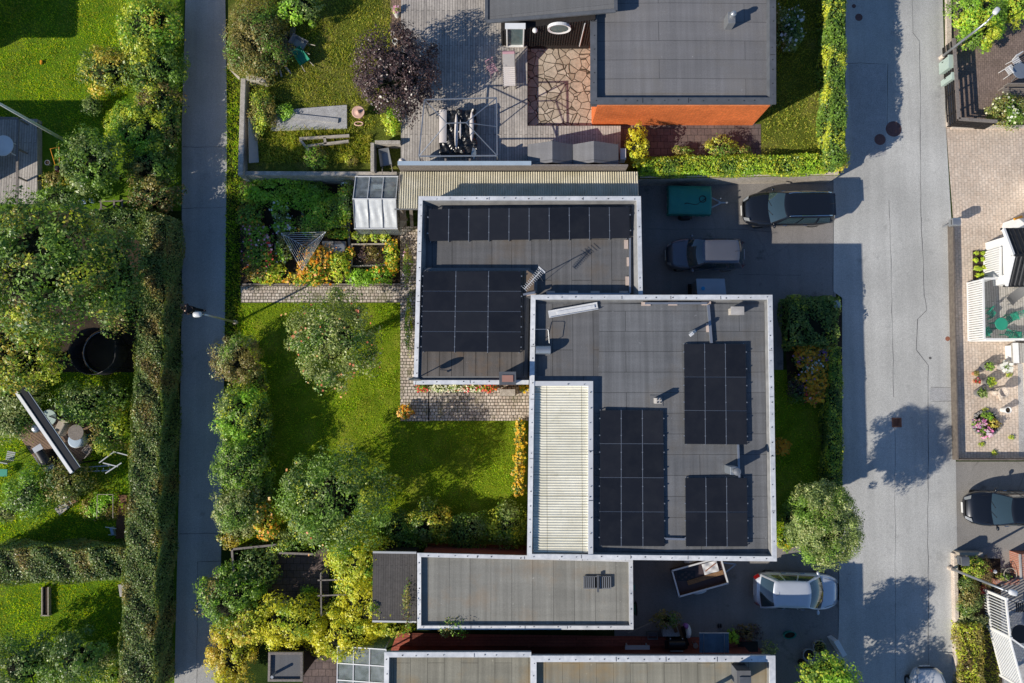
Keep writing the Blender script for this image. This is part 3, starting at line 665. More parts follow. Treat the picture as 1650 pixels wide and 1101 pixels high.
# upper plot to the north: raised ground held by concrete walls
pl = [(386, 124), (386, 283), (642, 288), (1028, 288), (1030, 289), (1352, 283), (1362, 262), (1364, -500), (366, -500), (368, 110)]
mb = MB(); q = ccw(PP(pl, LD)); mb.prism(q, 0.002, LD, cap0=False); mb.mi[0] = 1; mb.build('terrain', [MATS['concrete'], MATS['lawn_dry']], kind='structure')
sheet('lawn', [(372, -500), (660, -500), (660, 275), (400, 275), (392, 130), (374, 100)], LD+.005, MATS['lawn_dry'])
sheet('lawn', [(1222, -500), (1340, -500), (1345, 262), (1222, 262)], LD+.005, MATS['lawn_dry'])
grass('grass', 'sun-dried grass of the upper lawn left of the timber deck', [(376, -20), (632, -20), (632, 200), (412, 270), (398, 130)], LD+.006, 'blade_dry', 300, .10)
grass('grass', 'patchy brown-green grass beside the orange wall', [(1228, -20), (1324, -20), (1326, 250), (1228, 250)], LD+.006, 'blade_dry', 300, .08)
grass('grass', 'tall wild grass growing in the walled plot above the vegetable garden', [(412, 150), (436, 145), (440, 205), (560, 212), (600, 220), (595, 262), (412, 262)], LD+.006, 'blade_dry', 420, .24, .025)
sheet('paving', [(1000, 200), (1226, 200), (1226, 252), (1000, 252)], LD+.009, MATS['paver_dark'])

# right-hand courtyard and terraces
sheet('courtyard_paving', [(1524, 202), (1800, 202), (1800, 742), (1543, 742), (1536, 355)], .016, MATS['paver_pink'])
sheet('terrace_paving', [(1532, -300), (1800, -300), (1800, 198), (1532, 198)], .020, MATS['paver_brown'])
sheet('border_soil', [(1545, 900), (1612, 900), (1618, 1300), (1550, 1300)], .009, MATS['soil'])
# ================================================================ houses
def ring_cap(mb, poly, edges, w, z, th=.07, over=.05):
    """metal coping along chosen edges of a ccw polygon, mitred"""
    n = len(poly); dd = [w if i in edges else 0 for i in range(n)]; do = [-over if i in edges else 0 for i in range(n)]
    A = inset(poly, do); B = inset(poly, dd)
    for i in edges:
        j = (i+1) % n; a, b, c, d = A[i], A[j], B[j], B[i]
        for q in ([(a, z), (b, z), (c, z+.015), (d, z+.015)], ):
            mb.face([(p[0], p[1], h) for p, h in q])
        mb.face([(a[0], a[1], z-th), (b[0], b[1], z-th), (b[0], b[1], z), (a[0], a[1], z)])
        mb.face([(c[0], c[1], z-th), (d[0], d[1], z-th), (d[0], d[1], z+.015), (c[0], c[1], z+.015)])
    return A, B
def screws(mb, a, b, w, z, step=.62):
    a, b = Vector(a), Vector(b); L_ = (b-a).length; t = (b-a).normalized(); n = Vector((-t.y, t.x))
    for k in range(int(L_/step)):
        
        if random.random() < .12: continue
        p = a+t*(k+.5+random.uniform(-.18, .18))*step+n*(w+random.uniform(-.03, .03)); e = random.uniform(.028, .045); mb.box((p.x, p.y, z+.02), (e, e, .02))
    for k in range(1, int(L_/2.4)):
        p = a+t*(k*2.4+random.uniform(-.3, .3)); q = p+n*w*2; mb.bar((p.x, p.y, z+.012), (q.x, q.y, z+.022), .016, .012)
def flat_house(root, poly, z, zr, wallmat, roofmat, capw=.24, slope=.12, edges=None, name_roof='roof', capmat='cap_metal', wall_in=.10, z0=0.0, liner='lining', cap_over=.05, wall_insets=None):
    poly = ccw(poly); n = len(poly); edges = list(range(n)) if edges is None else edges
    wi = wall_insets or [wall_in]*n
    w = inset(poly, wi); mb = MB(); mb.prism(w, z0+.001, zr-.03); mb.build('wall', MATS[wallmat], root)
    mb = MB(); ring_cap(mb, poly, edges, capw, z, .09, cap_over); cap = mb.build('parapet_cap', MATS[capmat], root)
    e0 = [capw if i in edges else 0 for i in range(n)]; e1 = [capw+slope if i in edges else 0 for i in range(n)]
    A = inset(poly, [x-.004 if x else 0 for x in e0]); B = inset(poly, e1); mb = MB()
    for i in edges:
        j = (i+1) % n
        mb.face([(A[i][0], A[i][1], z-.03), (A[j][0], A[j][1], z-.03), (B[j][0], B[j][1], zr-.01), (B[i][0], B[i][1], zr-.01)])
        o = inset(poly, [.03 if k in edges else 0 for k in range(n)])
        mb.face([(o[i][0], o[i][1], zr-.25), (o[j][0], o[j][1], zr-.25), (o[j][0], o[j][1], z-.05), (o[i][0], o[i][1], z-.05)])
    mb.build('parapet', MATS[liner], root)
    C_ = inset(poly, [max(0, x-.02) for x in e1])
    mb = MB(); mb.face([(x, y, zr) for x, y in C_]); rf = mb.build(name_roof, MATS[roofmat], root)
    mb = MB()
    for i in edges: screws(mb, poly[i], poly[(i+1) % n], capw*.45, z)
    mb.build('screw', MATS['screw'], cap, kind='stuff')
    return poly, rf

# ---- the solar house: two flat-roofed wings
ZA1, ZR1, ZA2, ZR2 = 3.9, 3.45, 4.2, 3.86
hx, hy = P(940, 600, 0)
HA = thing('house', 'flat-roofed house with five black solar arrays in the middle of the picture', 'house', (hx, hy, 0))
# east wing (taller). ccw order: SW, SE, NE, NW
pE = PP([(851, 899), (1250, 903), (1243, 477), (857, 477)], ZA2)
pE, rfE = flat_house(HA, pE, ZA2, ZR2, 'brick_yellow', 'felt_dark', .17, .05)
# small lean-to valley on the roof gives the two tones seen from above
# west wing, cap on four outer sides
pW = PP([(668, 618), (852, 618), (856, 478), (1034, 478), (1031, 318), (676, 318)], ZA1)
pW = ccw(pW)
kW = {i: None for i in range(6)}
def eidx(poly, a, b, z):
    """edge index whose middle lies nearest the middle of pixels a, b"""
    m = (Vector(P(*a, z))+Vector(P(*b, z)))/2; return min(range(len(poly)), key=lambda i: ((Vector(poly[i])+Vector(poly[(i+1) % len(poly)]))/2-m).length)
eW = [eidx(pW, (668, 618), (852, 618), ZA1), eidx(pW, (1034, 478), (1031, 318), ZA1), eidx(pW, (1031, 318), (676, 318), ZA1), eidx(pW, (676, 318), (668, 618), ZA1)]
flat_house(HA, pW, ZA1, ZR1, 'brick_yellow', 'felt_dark_v', .15, .16, eW)
# raised deck of the west wing carrying an array
q = ccw(PP([(681, 431), (852, 431), (866, 441), (866, 472), (853, 482), (850, 612), (673, 612)], 3.83)); qi = inset(q, .16)
mb = MB(); n = len(q)
for i in range(n):
    j = (i+1) % n; a, b, c, d = q[i], q[j], qi[j], qi[i]
    mb.face([(a[0], a[1], ZR1-.01), (b[0], b[1], ZR1-.01), (b[0], b[1], 3.70), (a[0], a[1], 3.70)])
    mb.face([(a[0], a[1], 3.70), (b[0], b[1], 3.70), (c[0], c[1], 3.82), (d[0], d[1], 3.82)])
mb.build('roof_edge', MATS['felt_plain'], HA)
mb = MB(); mb.face([(x, y, 3.82) for x, y in qi]); mb.build('roof', MATS['felt_brown'], HA)
# slightly pitched felt field east of the ridge line on the east wing
q = PP([(1073, 889), (1238, 890), (1232, 490), (1071, 490)], ZR2+.1)
mb = MB(); zz = [ZR2+.10, ZR2+.02, ZR2+.02, ZR2+.10]; mb.face([(x, y, z) for (x, y), z in zip(q, zz)]); 
q2 = PP([(962, 889), (1073, 889), (1071, 490), (966, 490)], ZR2+.06); zz = [ZR2+.012, ZR2+.10, ZR2+.10, ZR2+.012]
q2[1], q2[2] = q[0], q[3]
mb.face([(x, y, z) for (x, y), z in zip(q2, zz)]); mb.build('roof', MATS['felt_dark'], HA)
q = PP([(968, 606), (968, 490), (866, 490), (866, 606)], ZR2+.012); mb = MB(); mb.face([(x, y, ZR2+.012) for x, y in q]); mb.build('roof', MATS['felt_dark_v'], HA)
def corr(x0, x1, y0, y1, z00, z01, period, amp, along='y', z10=None, z11=None, clip=None):
    """corrugated sheet, waves repeat along the given axis"""
    mb = MB(); L_ = (y1-y0) if along == 'y' else (x1-x0); n = int(L_/period*8)
    def fn(u, v):
        w = amp*math.cos(2*math.pi*u*L_/period)
        return ((x0+(x1-x0)*v, y0+(y1-y0)*u, z00+(z01-z00)*v+w) if along == 'y' else (x0+(x1-x0)*u, y0+(y1-y0)*v, z00+(z01-z00)*v+w))
    return mb.grid(fn, n, 4, flip=(along == 'y'))
# boxed-in corrugated light roof in the corner of the east wing
q = ccw(PP([(853, 894), (955, 894), (955, 615), (858, 615)], ZA2)); e = [eidx(q, (955, 894), (955, 615), ZA2), eidx(q, (955, 615), (858, 615), ZA2)]
mb = MB(); ring_cap(mb, q, e, .20, ZA2-.02, .34, .02); mb.build('parapet_cap', MATS['white_metal'], HA)
mb = MB()
for i in e: screws(mb, q[i], q[(i+1) % 4], .10, ZA2-.01, .7)
mb.build('screw', MATS['screw'], HA, kind='stuff')
(x0, y0), (x1, y1) = P(859, 890, 4.02), P(949, 622, 4.02)
corr(x0, x1, y0, y1, 4.0, 4.06, .118, .024).build('corrugated_roof', MATS['corr_cream'], HA, smooth=True)
# chimney, vents, conduits
x, y = P(818, 609, 4.5); mb = MB(); mb.box((x, y-.03, 2.4), (.62, .52, 4.75)); ch = mb.build('chimney', MATS['brick_chimney'], HA, bevel=.015)
mb = MB(); mb.prism([(x-.38, y-.32), (x+.38, y-.32), (x+.38, y+.27), (x-.38, y+.27)], 4.78, 4.84); mb.build('cap', MATS['cap_dark'], ch)
mb = MB(); mb.box((x, y-.04, 4.86), (.5, .30, .035)); mb.build('flue_cover', MATS['copper'], ch)
mb = MB()
(xa, ya), = PP([(818, 632)], .4); mb.box((xa, ya-.02, .5), (.78, .34, 1.0)); mb.build('chimney_base', MATS['concrete'], HA, bevel=.02)
def roofbox(px, py, w, d, h, zr, mat, name='roof_vent', lid=None, top=None):
    x, y = P(px, py, zr+h); mb = MB(); mb.box((x, y, zr+h/2-.02), (w, d, h+.04)); o = mb.build(name, MATS[mat], HA, bevel=.015)
    if lid: mb = MB(); mb.box((x, y, zr+h+.025), (w+.08, d+.08, .05)); mb.build('lid', MATS[lid], o)
    return o, x, y
o, x, y = roofbox(1188, 501, .52, .30, .55, ZR2, 'concrete', 'roof_vent', 'stone_pale')
o, x, y = roofbox(1062, 646, .26, .26, .62, ZR2+.08, 'stone_pale', 'roof_vent')
mb = MB()
for dx in (-.07, .07):
    for dy in (-.07, .07): mb.box((x+dx, y+dy, ZR2+.72), (.05, .05, .03))
mb.build('vent_opening', MATS['dark_void'], o); mb = MB(); mb.box((x, y, ZR2+.10), (.62, .5, .03)); mb.build('flashing', MATS['felt_plain'], o)
x, y = P(1178, 757, 4.3); mb = MB(); mb.box((x, y, ZR2+.45), (.36, .36, .9)); o = mb.build('roof_vent', MATS['zinc'], HA, bevel=.02)
mb = MB(); mb.lathe((x, y, ZR2+.9), [(.10, 0), (.10, .35), (.17, .36), (.17, .44), (.05, .48)], 14); mb.build('cowl', MATS['steel_grey'], o, smooth=False)
xb, yb = P(1110, 538, ZR2); mb = MB(); mb.tube([(xb+.06, yb+.05, ZR2), (xb+.06, yb+.05, ZR2+.9)], .075, 12); mb.tube([(xb+.06, yb+.05, ZR2+.9), (xb-.10, yb-.09, ZR2+.95)], .06, 10); o = mb.build('flue_pipe', MATS['zinc'], HA)
mb = MB(); mb.box((xb-.12, yb-.10, ZR2+.95), (.20, .13, .10), .7); mb.build('cowl', MATS['white_metal'], o)
def conduit(pts, zr, feet, r=.045):
    mb = MB(); ps = [(*P(a, b, zr+.12), zr+.12) for a, b in pts]
    for a, b in zip(ps[:-1], ps[1:]): mb.bar(a, b, r*2, r*2)
    o = mb.build('cable_conduit', MATS['rail_alu'], HA)
    for fx, fy, rz in feet:
        x, y = P(fx, fy, zr+.05); mb = MB(); mb.box((x, y, zr+.045), (.42, .17, .075), rz); mb.build('support_block', MATS['bracket_brick'], o)
conduit([(1039, 489), (1139, 489)], ZR2+.05, [(1041, 490, 0), (1084, 489.5, 0), (1138, 489, 0)])
conduit([(1141, 492), (1146, 553)], ZR2+.05, [(1141, 528, R(92))], .06)
conduit([(1189, 716), (1191, 770)], ZR2+.05, [])
conduit([(1072, 868), (1104, 869)], ZR2+.05, [])
conduit([(882, 474), (1015, 474)], ZR1, [(887, 472, 0), (924, 472, 0), (959, 472, 0), (1005, 472, 0)])
conduit([(1015, 384), (1015, 472)], ZR1, [(1009, 394, R(90)), (1013, 422, R(90)), (1011, 453, R(90))])
conduit([(843, 475), (862, 472)], 3.84, [(856, 473, R(10))])
# satellite dish on a pole at the west wing's outer corner
t = thing('satellite_dish', 'grey satellite dish on a pole at the lower left roof corner beside the setts', 'satellite dish', (*P(672, 609, 3.9), 3.6))
x, y = P(672, 609, 3.9); mb = MB(); mb.tube([(x, y, 3.3), (x, y, 4.95)], .025, 8); mb.build('pole', MATS['galvanised'], t)
mb = MB(); A = Matrix.Rotation(R(-2), 3, 'Z') @ Matrix.Rotation(R(84), 3, 'X')
def dishp(u, v):
    r = .30*u; a = 2*math.pi*v; p = A @ Vector((r*math.cos(a), r*math.sin(a)*1.05, .12*u*u)); return (x+.04+p.x, y+p.y, 4.85+p.z)
mb.grid(dishp, 5, 22); mb.build('reflector', MATS['steel_grey'], t, smooth=True)
mb = MB(); a = A @ Vector((0, -.36, .12)); b = A @ Vector((0, -.1, .42)); o_ = Vector((x+.04, y, 4.85)); mb.tube([o_+a, o_+b], .012, 6); mb.box(o_+b, (.07, .07, .1)); mb.build('receiver_arm', MATS['black_plastic'], t)
mb = MB(); mb.tube([(x-.45, y-.04, 3.72), (x+.1, y+.04, 3.72)], .015, 6); mb.tube([(x, y-.3, 3.72), (x, y+.1, 3.72)], .015, 6); mb.build('wall_bracket', MATS['galvanised'], t)
# yagi antenna
x, y = P(866, 446, 3.6); zt = 5.05
t = thing('aerial', 'white comb-shaped television aerial on a mast at the inner roof corner', 'aerial', (x, y, ZR1))
mb = MB(); mb.tube([(x, y, ZR1), (x, y, zt+.1)], .022, 8); mb.tube([(x, y, zt-.5), (x+.28, y-.22, ZR1)], .012, 6); mb.build('mast', MATS['galvanised'], t)
a = V3(873, 435, zt); b = V3(845, 466, zt); d = (b-a).normalized(); s = Vector((-d.y, d.x, 0)); mb = MB(); mb.bar(a, b, .03)
mb.build('boom', MATS['white_metal'], t); mb = MB()
for k in range(12): c = a+(b-a)*(.08+k*.083); l = .17-.004*k; mb.bar(c-s*l, c+s*l, .016)
mb.build('element', MATS['white_metal'], t, kind='stuff'); mb = MB()
for k in range(5): mb.bar(a-s*.2+Vector((0, 0, -.2+.1*k)), a+s*.2+Vector((0, 0, -.2+.1*k)), .015)
mb.build('reflector', MATS['white_metal'], t)
# loose white board
t = thing('metal_trough', 'long white sheet-metal trough lying askew on the dark roof felt', 'metal trough', (*P(923, 500, 4), ZR2+.02))
a = V3(884, 507, ZR2+.1); b = V3(963, 493, ZR2+.1); d = (b-a).normalized(); s = Vector((-d.y, d.x, 0)); mb = MB(); mb.bar(a, b, .34, .03)
mb.bar(a+s*.16+Vector((0, 0, .05)), b+s*.16+Vector((0, 0, .05)), .02, .09); mb.bar(a-s*.16+Vector((0, 0, .05)), b-s*.16+Vector((0, 0, .05)), .02, .09); mb.build('tray', MATS['white_metal'], t)
mb = MB(); mb.bar(a+d*.4+Vector((0, 0, .04)), b-d*.15+Vector((0, 0, .04)), .13, .04); mb.build('inner_profile', MATS['cap_metal'], t)
# tub with bow handle on the roof
t = thing('metal_tub', 'blue-grey half-round metal tub with tubular bow on the roof left edge', 'metal tub', (*P(875, 560, 4), ZR2+.012))
x, y = P(875, 564, ZR2+.4); mb = MB()
mb.grid(lambda u, v: (x-.34+.68*u, y+.19*math.cos(math.pi*v), ZR2+.12+.30+.19*math.sin(math.pi*v)), 4, 10, flip=True); mb.box((x, y, ZR2+.22), (.68, .38, .42)); mb.build('body', MATS['zinc'], t)
z = ZR2+.45; x0, y0 = P(861, 553, z); x1, y1 = P(885, 531, z); mb = MB(); mb.tube([(x0, y0, z), (x0+.02, y1-.03, z+.1), (x0+.06, y1, z+.1), (x1-.10, y1, z+.1), (x1-.05, y1-.05, z+.1), (x1, y0, z)], .014, 8)
mb.build('bow', MATS['galvanised'], t); mb = MB(); mb.bar((x0, y0, z), (x0, y0, ZR2), .02); mb.build('leg', MATS['steel_grey'], t); mb = MB(); mb.bar((x1, y0, z), (x1, y0, ZR2), .02); mb.build('leg', MATS['steel_grey'], t)

# ---- solar arrays
def array(label, corners, z, cols, rows, tilt=(0, 0, 0, 0), rail_alu=True, thick=.04, group='solar arrays on the flat roof'):
    """corners NW, NE, SE, SW in pixels; panels are parts"""
    c = [V3(a, b, z+t_) for (a, b), t_ in zip(corners, tilt)]; m = sum(c, Vector())/4
    t = thing('solar_array', label, 'solar array', (m.x, m.y, z-.2), 0, group)
    def bl(u, v): return c[0]*(1-u)*(1-v)+c[1]*u*(1-v)+c[2]*u*v+c[3]*(1-u)*v
    g = .011; w = (c[1]-c[0]).length; h = (c[3]-c[0]).length
    for i in range(cols):
        for j in range(rows):
            u0, u1, v0, v1 = i/cols+g/w, (i+1)/cols-g/w, j/rows+g/h, (j+1)/rows-g/h
            sg = Vector((0, 0, random.uniform(-.006, .006)))
            q = [bl(u0, v1)+sg, bl(u1, v1)+sg, bl(u1, v0)+sg, bl(u0, v0)+sg]; mb = MB(); dn = Vector((0, 0, -thick))
            mb.add([p+dn for p in q]+q, [(4, 5, 6, 7), (0, 1, 5, 4), (1, 2, 6, 5), (2, 3, 7, 6), (3, 0, 4, 7), (3, 2, 1, 0)])
            pn = mb.build('solar_panel', MATS['panel_frame'], t)
            e = .022; a0, a1, b0, b1 = u0+e/w, u1-e/w, v0+e/h, v1-e/h; q = [bl(a0, b1)+sg, bl(a1, b1)+sg, bl(a1, b0)+sg, bl(a0, b0)+sg]; up = Vector((0, 0, .003)); mb = MB(); mb.face([p+up for p in q])
            mb.build('glass', MATS['solar_cell'], pn)
    mb = MB(); dz = Vector((0, 0, -thick-.03))
    vert = rows >= cols or rows > 1
    for k in range(1, cols): mb.bar(bl(k/cols, 0)+dz*.5+Vector((0, 0, .012)), bl(k/cols, 1)+dz*.5+Vector((0, 0, .015)), .020, .05)
    for j in range(1, rows): mb.bar(bl(0, j/rows)+dz*.8+Vector((0, 0, .014)), bl(1, j/rows)+dz*.8+Vector((0, 0, .016)), .018, .05)
    for j in range(rows):
        for f in (.25, .75): mb.bar(bl(-.008, (j+f)/rows)+dz, bl(1.008, (j+f)/rows)+dz, .04, .05)
    mb.build('mounting_rail', MATS['rail_alu'], t)
    mb = MB()
    for j in range(rows):
        for f in (.25, .75):
            for i in range(cols+1):
                p = bl(i/cols+(-.004 if i == 0 else .004 if i == cols else 0), (j+f)/rows); mb.box((p.x, p.y, p.z-.008), (.05, .05, .035))
    mb.build('clamp', MATS['galvanised'], t, kind='stuff')
    mb = MB()
    for i in range(cols+1):
        for j in range(rows+1):
            p = bl(i/cols, j/rows); x_ = min(max(p.x, c[3].x+.1), c[1].x-.1); mb.bar((x_, p.y, p.z-thick-.02), (x_, p.y, z-.36), .04)
    mb.build('foot', MATS['rail_alu'], t, kind='stuff')
    return t
array('long single row of ten black solar panels along the top edge of the west wing', [(691, 337), (1014, 333.5), (1015, 384), (690, 389)], ZR1+.22, 10, 1, (.22, .22, 0, 0))
array('solar array of twelve wide panels on the raised lower left roof with silver rails', [(682, 437), (840, 437), (839, 568), (679, 567)], 3.82+.17, 3, 4)
array('tall narrow solar array of twelve upright panels right of the cream corrugated roof', [(967, 661), (1069, 661), (1071, 881), (966, 880)], ZR2+.24, 3, 4)
array('solar array of nine upright panels nearest the upper right corner of the roof', [(1102, 554), (1202, 554), (1204, 717), (1103, 716)], ZR2+.24, 3, 3)
array('smallest solar array, six upright panels near the lower right roof corner', [(1104, 770), (1204, 770), (1205, 881), (1105, 881)], ZR2+.24, 3, 2)

# ---- corrugated lean-to along the north side
t = thing('lean_to', 'yellowed corrugated lean-to roof between the timber fence and the solar house', 'lean-to', (*P(835, 300, 2.6), 0))
x0, y0 = P(641, 336, 2.75); x1, y1 = P(1028, 277, 2.55)
ymid = P(800, 321, ZA1)[1]+.10; xl = P(676, 320, ZA1)[0]-.06
zmid = 2.75+(2.55-2.75)*(ymid-y0)/(y1-y0)
mb = corr(xl, x1, ymid, y1, zmid, 2.55, .115, .026, 'x'); mb.build('corrugated_sheet', MATS['corr_yellow'], t, smooth=True)
mb = corr(x0, xl, y0, y1, 2.75, 2.55, .115, .026, 'x'); mb.build('corrugated_sheet', MATS['corr_yellow'], t, smooth=True)
mb = MB(); mb.box((x0+.4, y0-.02, 2.66), (1.15, .05, .10)); mb.build('gutter', MATS['steel_grey'], t)
for px_, py_ in ((x0+.06, y0+.1), (x0+.06, y1-.15), (x1-.08, y1-.15)):
    mb = MB(); mb.box((px_, py_, 1.3), (.09, .09, 2.55)); mb.build('post', MATS['wood_grey'], t)
mb = MB(); mb.box((x0+.06, (y0+y1)/2, 2.60), (.06, abs(y1-y0)-.4, .10)); mb.build('beam', MATS['wood_grey'], t)
# gate and planks beside the lean-to
t = thing('plank_stack', 'weathered planks standing in the gap beside the greenhouse and the house wall', 'planks', (*P(655, 350, 0), 0))
for i, px_ in enumerate((646, 651, 662)):
    a = V3(px_, 336, 1.9); b = V3(px_+2, 366, .05); mb = MB(); mb.bar(a, b, .16, .035); mb.build('plank', MATS['wood_grey'], t)

# ---- low garage roof to the south
HB = thing('garage', 'low flat garage roof with white edging below the solar house', 'garage', (*P(845, 950, 0), 0))
pB = ccw(PP([(674, 1013), (1019, 1013), (1018, 901), (674, 893)], 3.0)); 
pB, rf = flat_house(HB, pB, 3.0, 2.82, 'brick_red', 'felt_grey', .13, .02, wall_in=.12)
x, y = P(963, 940, 3.05); mb = MB()
for i in range(14):
    if i in (6, 7): continue
    mb.box((x-.62+i*.095, y, 2.93), (.05, .52, .03))
mb.box((x, y-.27, 2.90), (1.3, .03, .06)); mb.box((x, y+.27, 2.90), (1.3, .03, .06)); o = mb.build('grating', MATS['steel_grey'], HB)
mb = MB(); mb.box((x+.02, y-.02, 3.0), (.09, .78, .09)); mb.build('bar', MATS['cap_dark'], o); mb = MB(); mb.box((x, y, 2.85), (1.28, .5, .03)); mb.build('opening', MATS['dark_void'], o)
# dark board-covered shed left of it
t = thing('shed', 'flat dark brown board roof joined to the left end of the garage', 'shed', (*P(637, 950, 0), 0))
q = ccw(PP([(600, 1002), (671, 1003), (671, 890), (601, 889)], 2.6)); mb = MB(); mb.prism(inset(q, .1), .001, 2.5); mb.build('wall', MATS['wood_dark'], t)
planks('boards_brown', (.115, .106, .10), (.10, .093, .088), .11, R(90), .004, 4, .3)
mb = MB(); mb.prism(q, 2.5, 2.6); mb.build('roof', MATS['boards_brown'], t); mb = MB(); ring_cap(mb, q, [eidx(q, (601, 889), (671, 890), 2.6), eidx(q, (600, 1002), (671, 1003), 2.6)], .07, 2.62, .1, .02); mb.build('edge_trim', MATS['grey_paint'], t)

# ---- southern house
HC = thing('house', 'flat-roofed house with stained olive felt at the bottom edge of the picture', 'house', (*P(935, 1110, 0), 0))
ZC = 3.95
pC = ccw(PP([(617, 1400), (856, 1400), (856, 1053), (621, 1053)], ZC)); k = [eidx(pC, (856, 1053), (621, 1053), ZC), eidx(pC, (621, 1053), (617, 1400), ZC)]
wi = [.08]*4; wi[k[0]] = 1.0
flat_house(HC, pC, ZC, ZC-.20, 'brick_red', 'felt_olive', .17, .03, k, wall_insets=wi)
pC2 = ccw(PP([(856.5, 1400), (1250, 1400), (1247, 1058), (856.5, 1058)], ZC)); k2 = [eidx(pC2, (1250, 1400), (1247, 1058), ZC), eidx(pC2, (1247, 1058), (856, 1058), ZC), eidx(pC2, (856, 1058), (856, 1400), ZC)]
wi = [.08]*4; wi[k2[1]] = .9
flat_house(HC, pC2, ZC+.05, ZC-.15, 'brick_red', 'felt_olive', .22, .03, k2, wall_insets=wi)
x, y = P(1197, 1086, 4.3); mb = MB(); mb.box((x-.05, y-.1, ZC+.25), (.62, .7, .8)); o = mb.build('chimney', MATS['felt_plain'], HC); mb = MB(); mb.box((x, y-.2, ZC+.68), (.5, .4, .06)); mb.build('cap', MATS['cap_dark'], o)
mb = MB(); mb.tube([(*P(1150, 1109, ZC), ZC-.1), (*P(1150, 1109, ZC), ZC+.75)], .09, 12); mb.build('flue_pipe', MATS['zinc'], HC)
sheet('porch_deck', [(640, 1020), (1207, 1028), (1240, 1062), (1240, 1075), (620, 1075)], .10, MATS['deck_red'])

# ---- northern house: low wing with orange wall, taller black-boarded part
HD = thing('house', 'house with bright orange brick wall and flat slate-coloured felt roof at top', 'house', (*P(1100, 60, LD), LD))
ZD = 4.05
pD = ccw(PP([(953, 166), (1249, 166), (1248, -500), (953, -500)], ZD)); kD = [0, 1, 2, 3]
pD, rf = flat_house(HD, pD, ZD, ZD-.28, 'brick_orange', 'felt_slate', .26, .06, None, 'roof', 'cap_dark', .0, LD, 'cap_dark', wall_insets=[.0, .12, .1, .32])
q = PP([(1247, 0), (1247, 158)], ZD)
x, y = P(1180, 26, ZD+.4); mb = MB(); mb.box((x-.02, y-.06, ZD+.0), (.36, .55, .75)); o = mb.build('roof_vent', MATS['steel_grey'], HD, bevel=.02); mb = MB(); mb.lathe((x+.02, y+.05, ZD+.37), [(.14, 0), (.14, .2), (.09, .27), (.03, .3)], 14); mb.build('cowl', MATS['galvanised'], o, smooth=False)
q = PP([(1075, 150), (1237, 150), (1237, -300), (1075, -300)], ZD-.2); mb = MB(); mb.face([(q[0][0], q[0][1], ZD-.20), (q[1][0], q[1][1], ZD-.27), (q[2][0], q[2][1], ZD-.27), (q[3][0], q[3][1], ZD-.20)]); 
q3 = PP([(974, 150), (974, -300)], ZD-.2); mb.face([(q3[0][0], q3[0][1], ZD-.27), (q[0][0], q[0][1], ZD-.20), (q[3][0], q[3][1], ZD-.20), (q3[1][0], q3[1][1], ZD-.27)]); mb.build('roof', MATS['felt_slate'], HD)
mb = MB(); a = P(953, 200, LD); b = P(1214, 201, LD); mb.box(((a[0]+b[0])/2, a[1]-.02, LD+.10), (b[0]-a[0], .05, .12)); mb.build('plinth', MATS['cap_metal'], HD)
# tall part: mono-pitch roof
xw0, yw = P(808, 73, 1.6); xw1, _ = P(950, 73, 1.6)
mb = MB(); mb.prism([(xw0, yw), (xw1, yw), (xw1, yw+6), (xw0, yw+6)], LD, [3.1, 4.15, 4.15, 3.1]); mb.build('wall', MATS['wood_dark'], HD)
mb = MB(); n = 36
for i in range(n):
    x = xw0+(xw1-xw0)*(i+.5)/n; zt = 3.1+(4.15-3.1)*(i+.5)/n; mb.box((x, yw-.02, (1.6+zt)/2), (.045, .04, zt-1.6))
mb.build('batten', MATS['wood_dark'], HD, kind='stuff')
za, zb = 3.3, 4.5
c = [V3(784, 36, za), V3(992, 18, zb)]; c += [V3(992, 18, zb)+Vector((0, 7, 0)), V3(784, 36, za)+Vector((0, 7.0, 0))]
ys = (c[0].y+c[1].y)/2; c[0].y = c[1].y = ys+.0
c[0].y = V3(784, 36, za).y; c[1].y = V3(992, 18, zb).y
mb = MB(); mb.add([p-Vector((0, 0, .16)) for p in c]+c, [(4, 5, 6, 7), (0, 1, 5, 4), (1, 2, 6, 5), (2, 3, 7, 6), (3, 0, 4, 7), (3, 2, 1, 0)]); mb.build('roof', MATS['felt_plain'], HD)
mb = MB(); up = Vector((0, 0, .03))
mb.bar(c[0]+up, c[1]+up, .16, .10); mb.bar(c[1]+up, c[2]+up, .16, .10); mb.bar(c[3]+up, c[0]+up, .16, .10); mb.build('roof_trim', MATS['cap_dark'], HD)
# windows on the black wall
def wpt(px, py):   # point on the wall plane y = yw seen at this pixel
    lo, hi = 0.0, 8.0
    for _ in range(40):
        m_ = (lo+hi)/2
        if P(px, py, m_)[1] > yw: lo = m_
        else: hi = m_
    return Vector((P(px, py, lo)[0], yw, lo))
a = wpt(816, 71); b = wpt(845, 38); mb = MB(); X0, X1, Z0, Z1 = a.x, b.x, a.z, b.z
for cx, cz, w, h in ((X0+.03, (Z0+Z1)/2, .06, Z1-Z0), (X1-.03, (Z0+Z1)/2, .06, Z1-Z0), ((X0+X1)/2, Z0+.03, X1-X0-.12, .06), ((X0+X1)/2, Z1-.03, X1-X0-.12, .06)): mb.box((cx, yw-.10, cz), (w, .17, h))
o = mb.build('window', MATS['white_paint'], HD); mb = MB(); mb.box(((X0+X1)/2, yw-.07, (Z0+Z1)/2), (X1-X0-.1, .03, Z1-Z0-.1)); mb.build('pane', MATS['window_glass'], o)
mb = MB(); mb.box(((X0+X1)/2, yw-.16, Z1+.05), (X1-X0+.1, .28, .05)); mb.build('head_flashing', MATS['white_paint'], o)
a = wpt(901, 43); mb = MB(); rx = 19.5*MPP(a.z); rz = .45
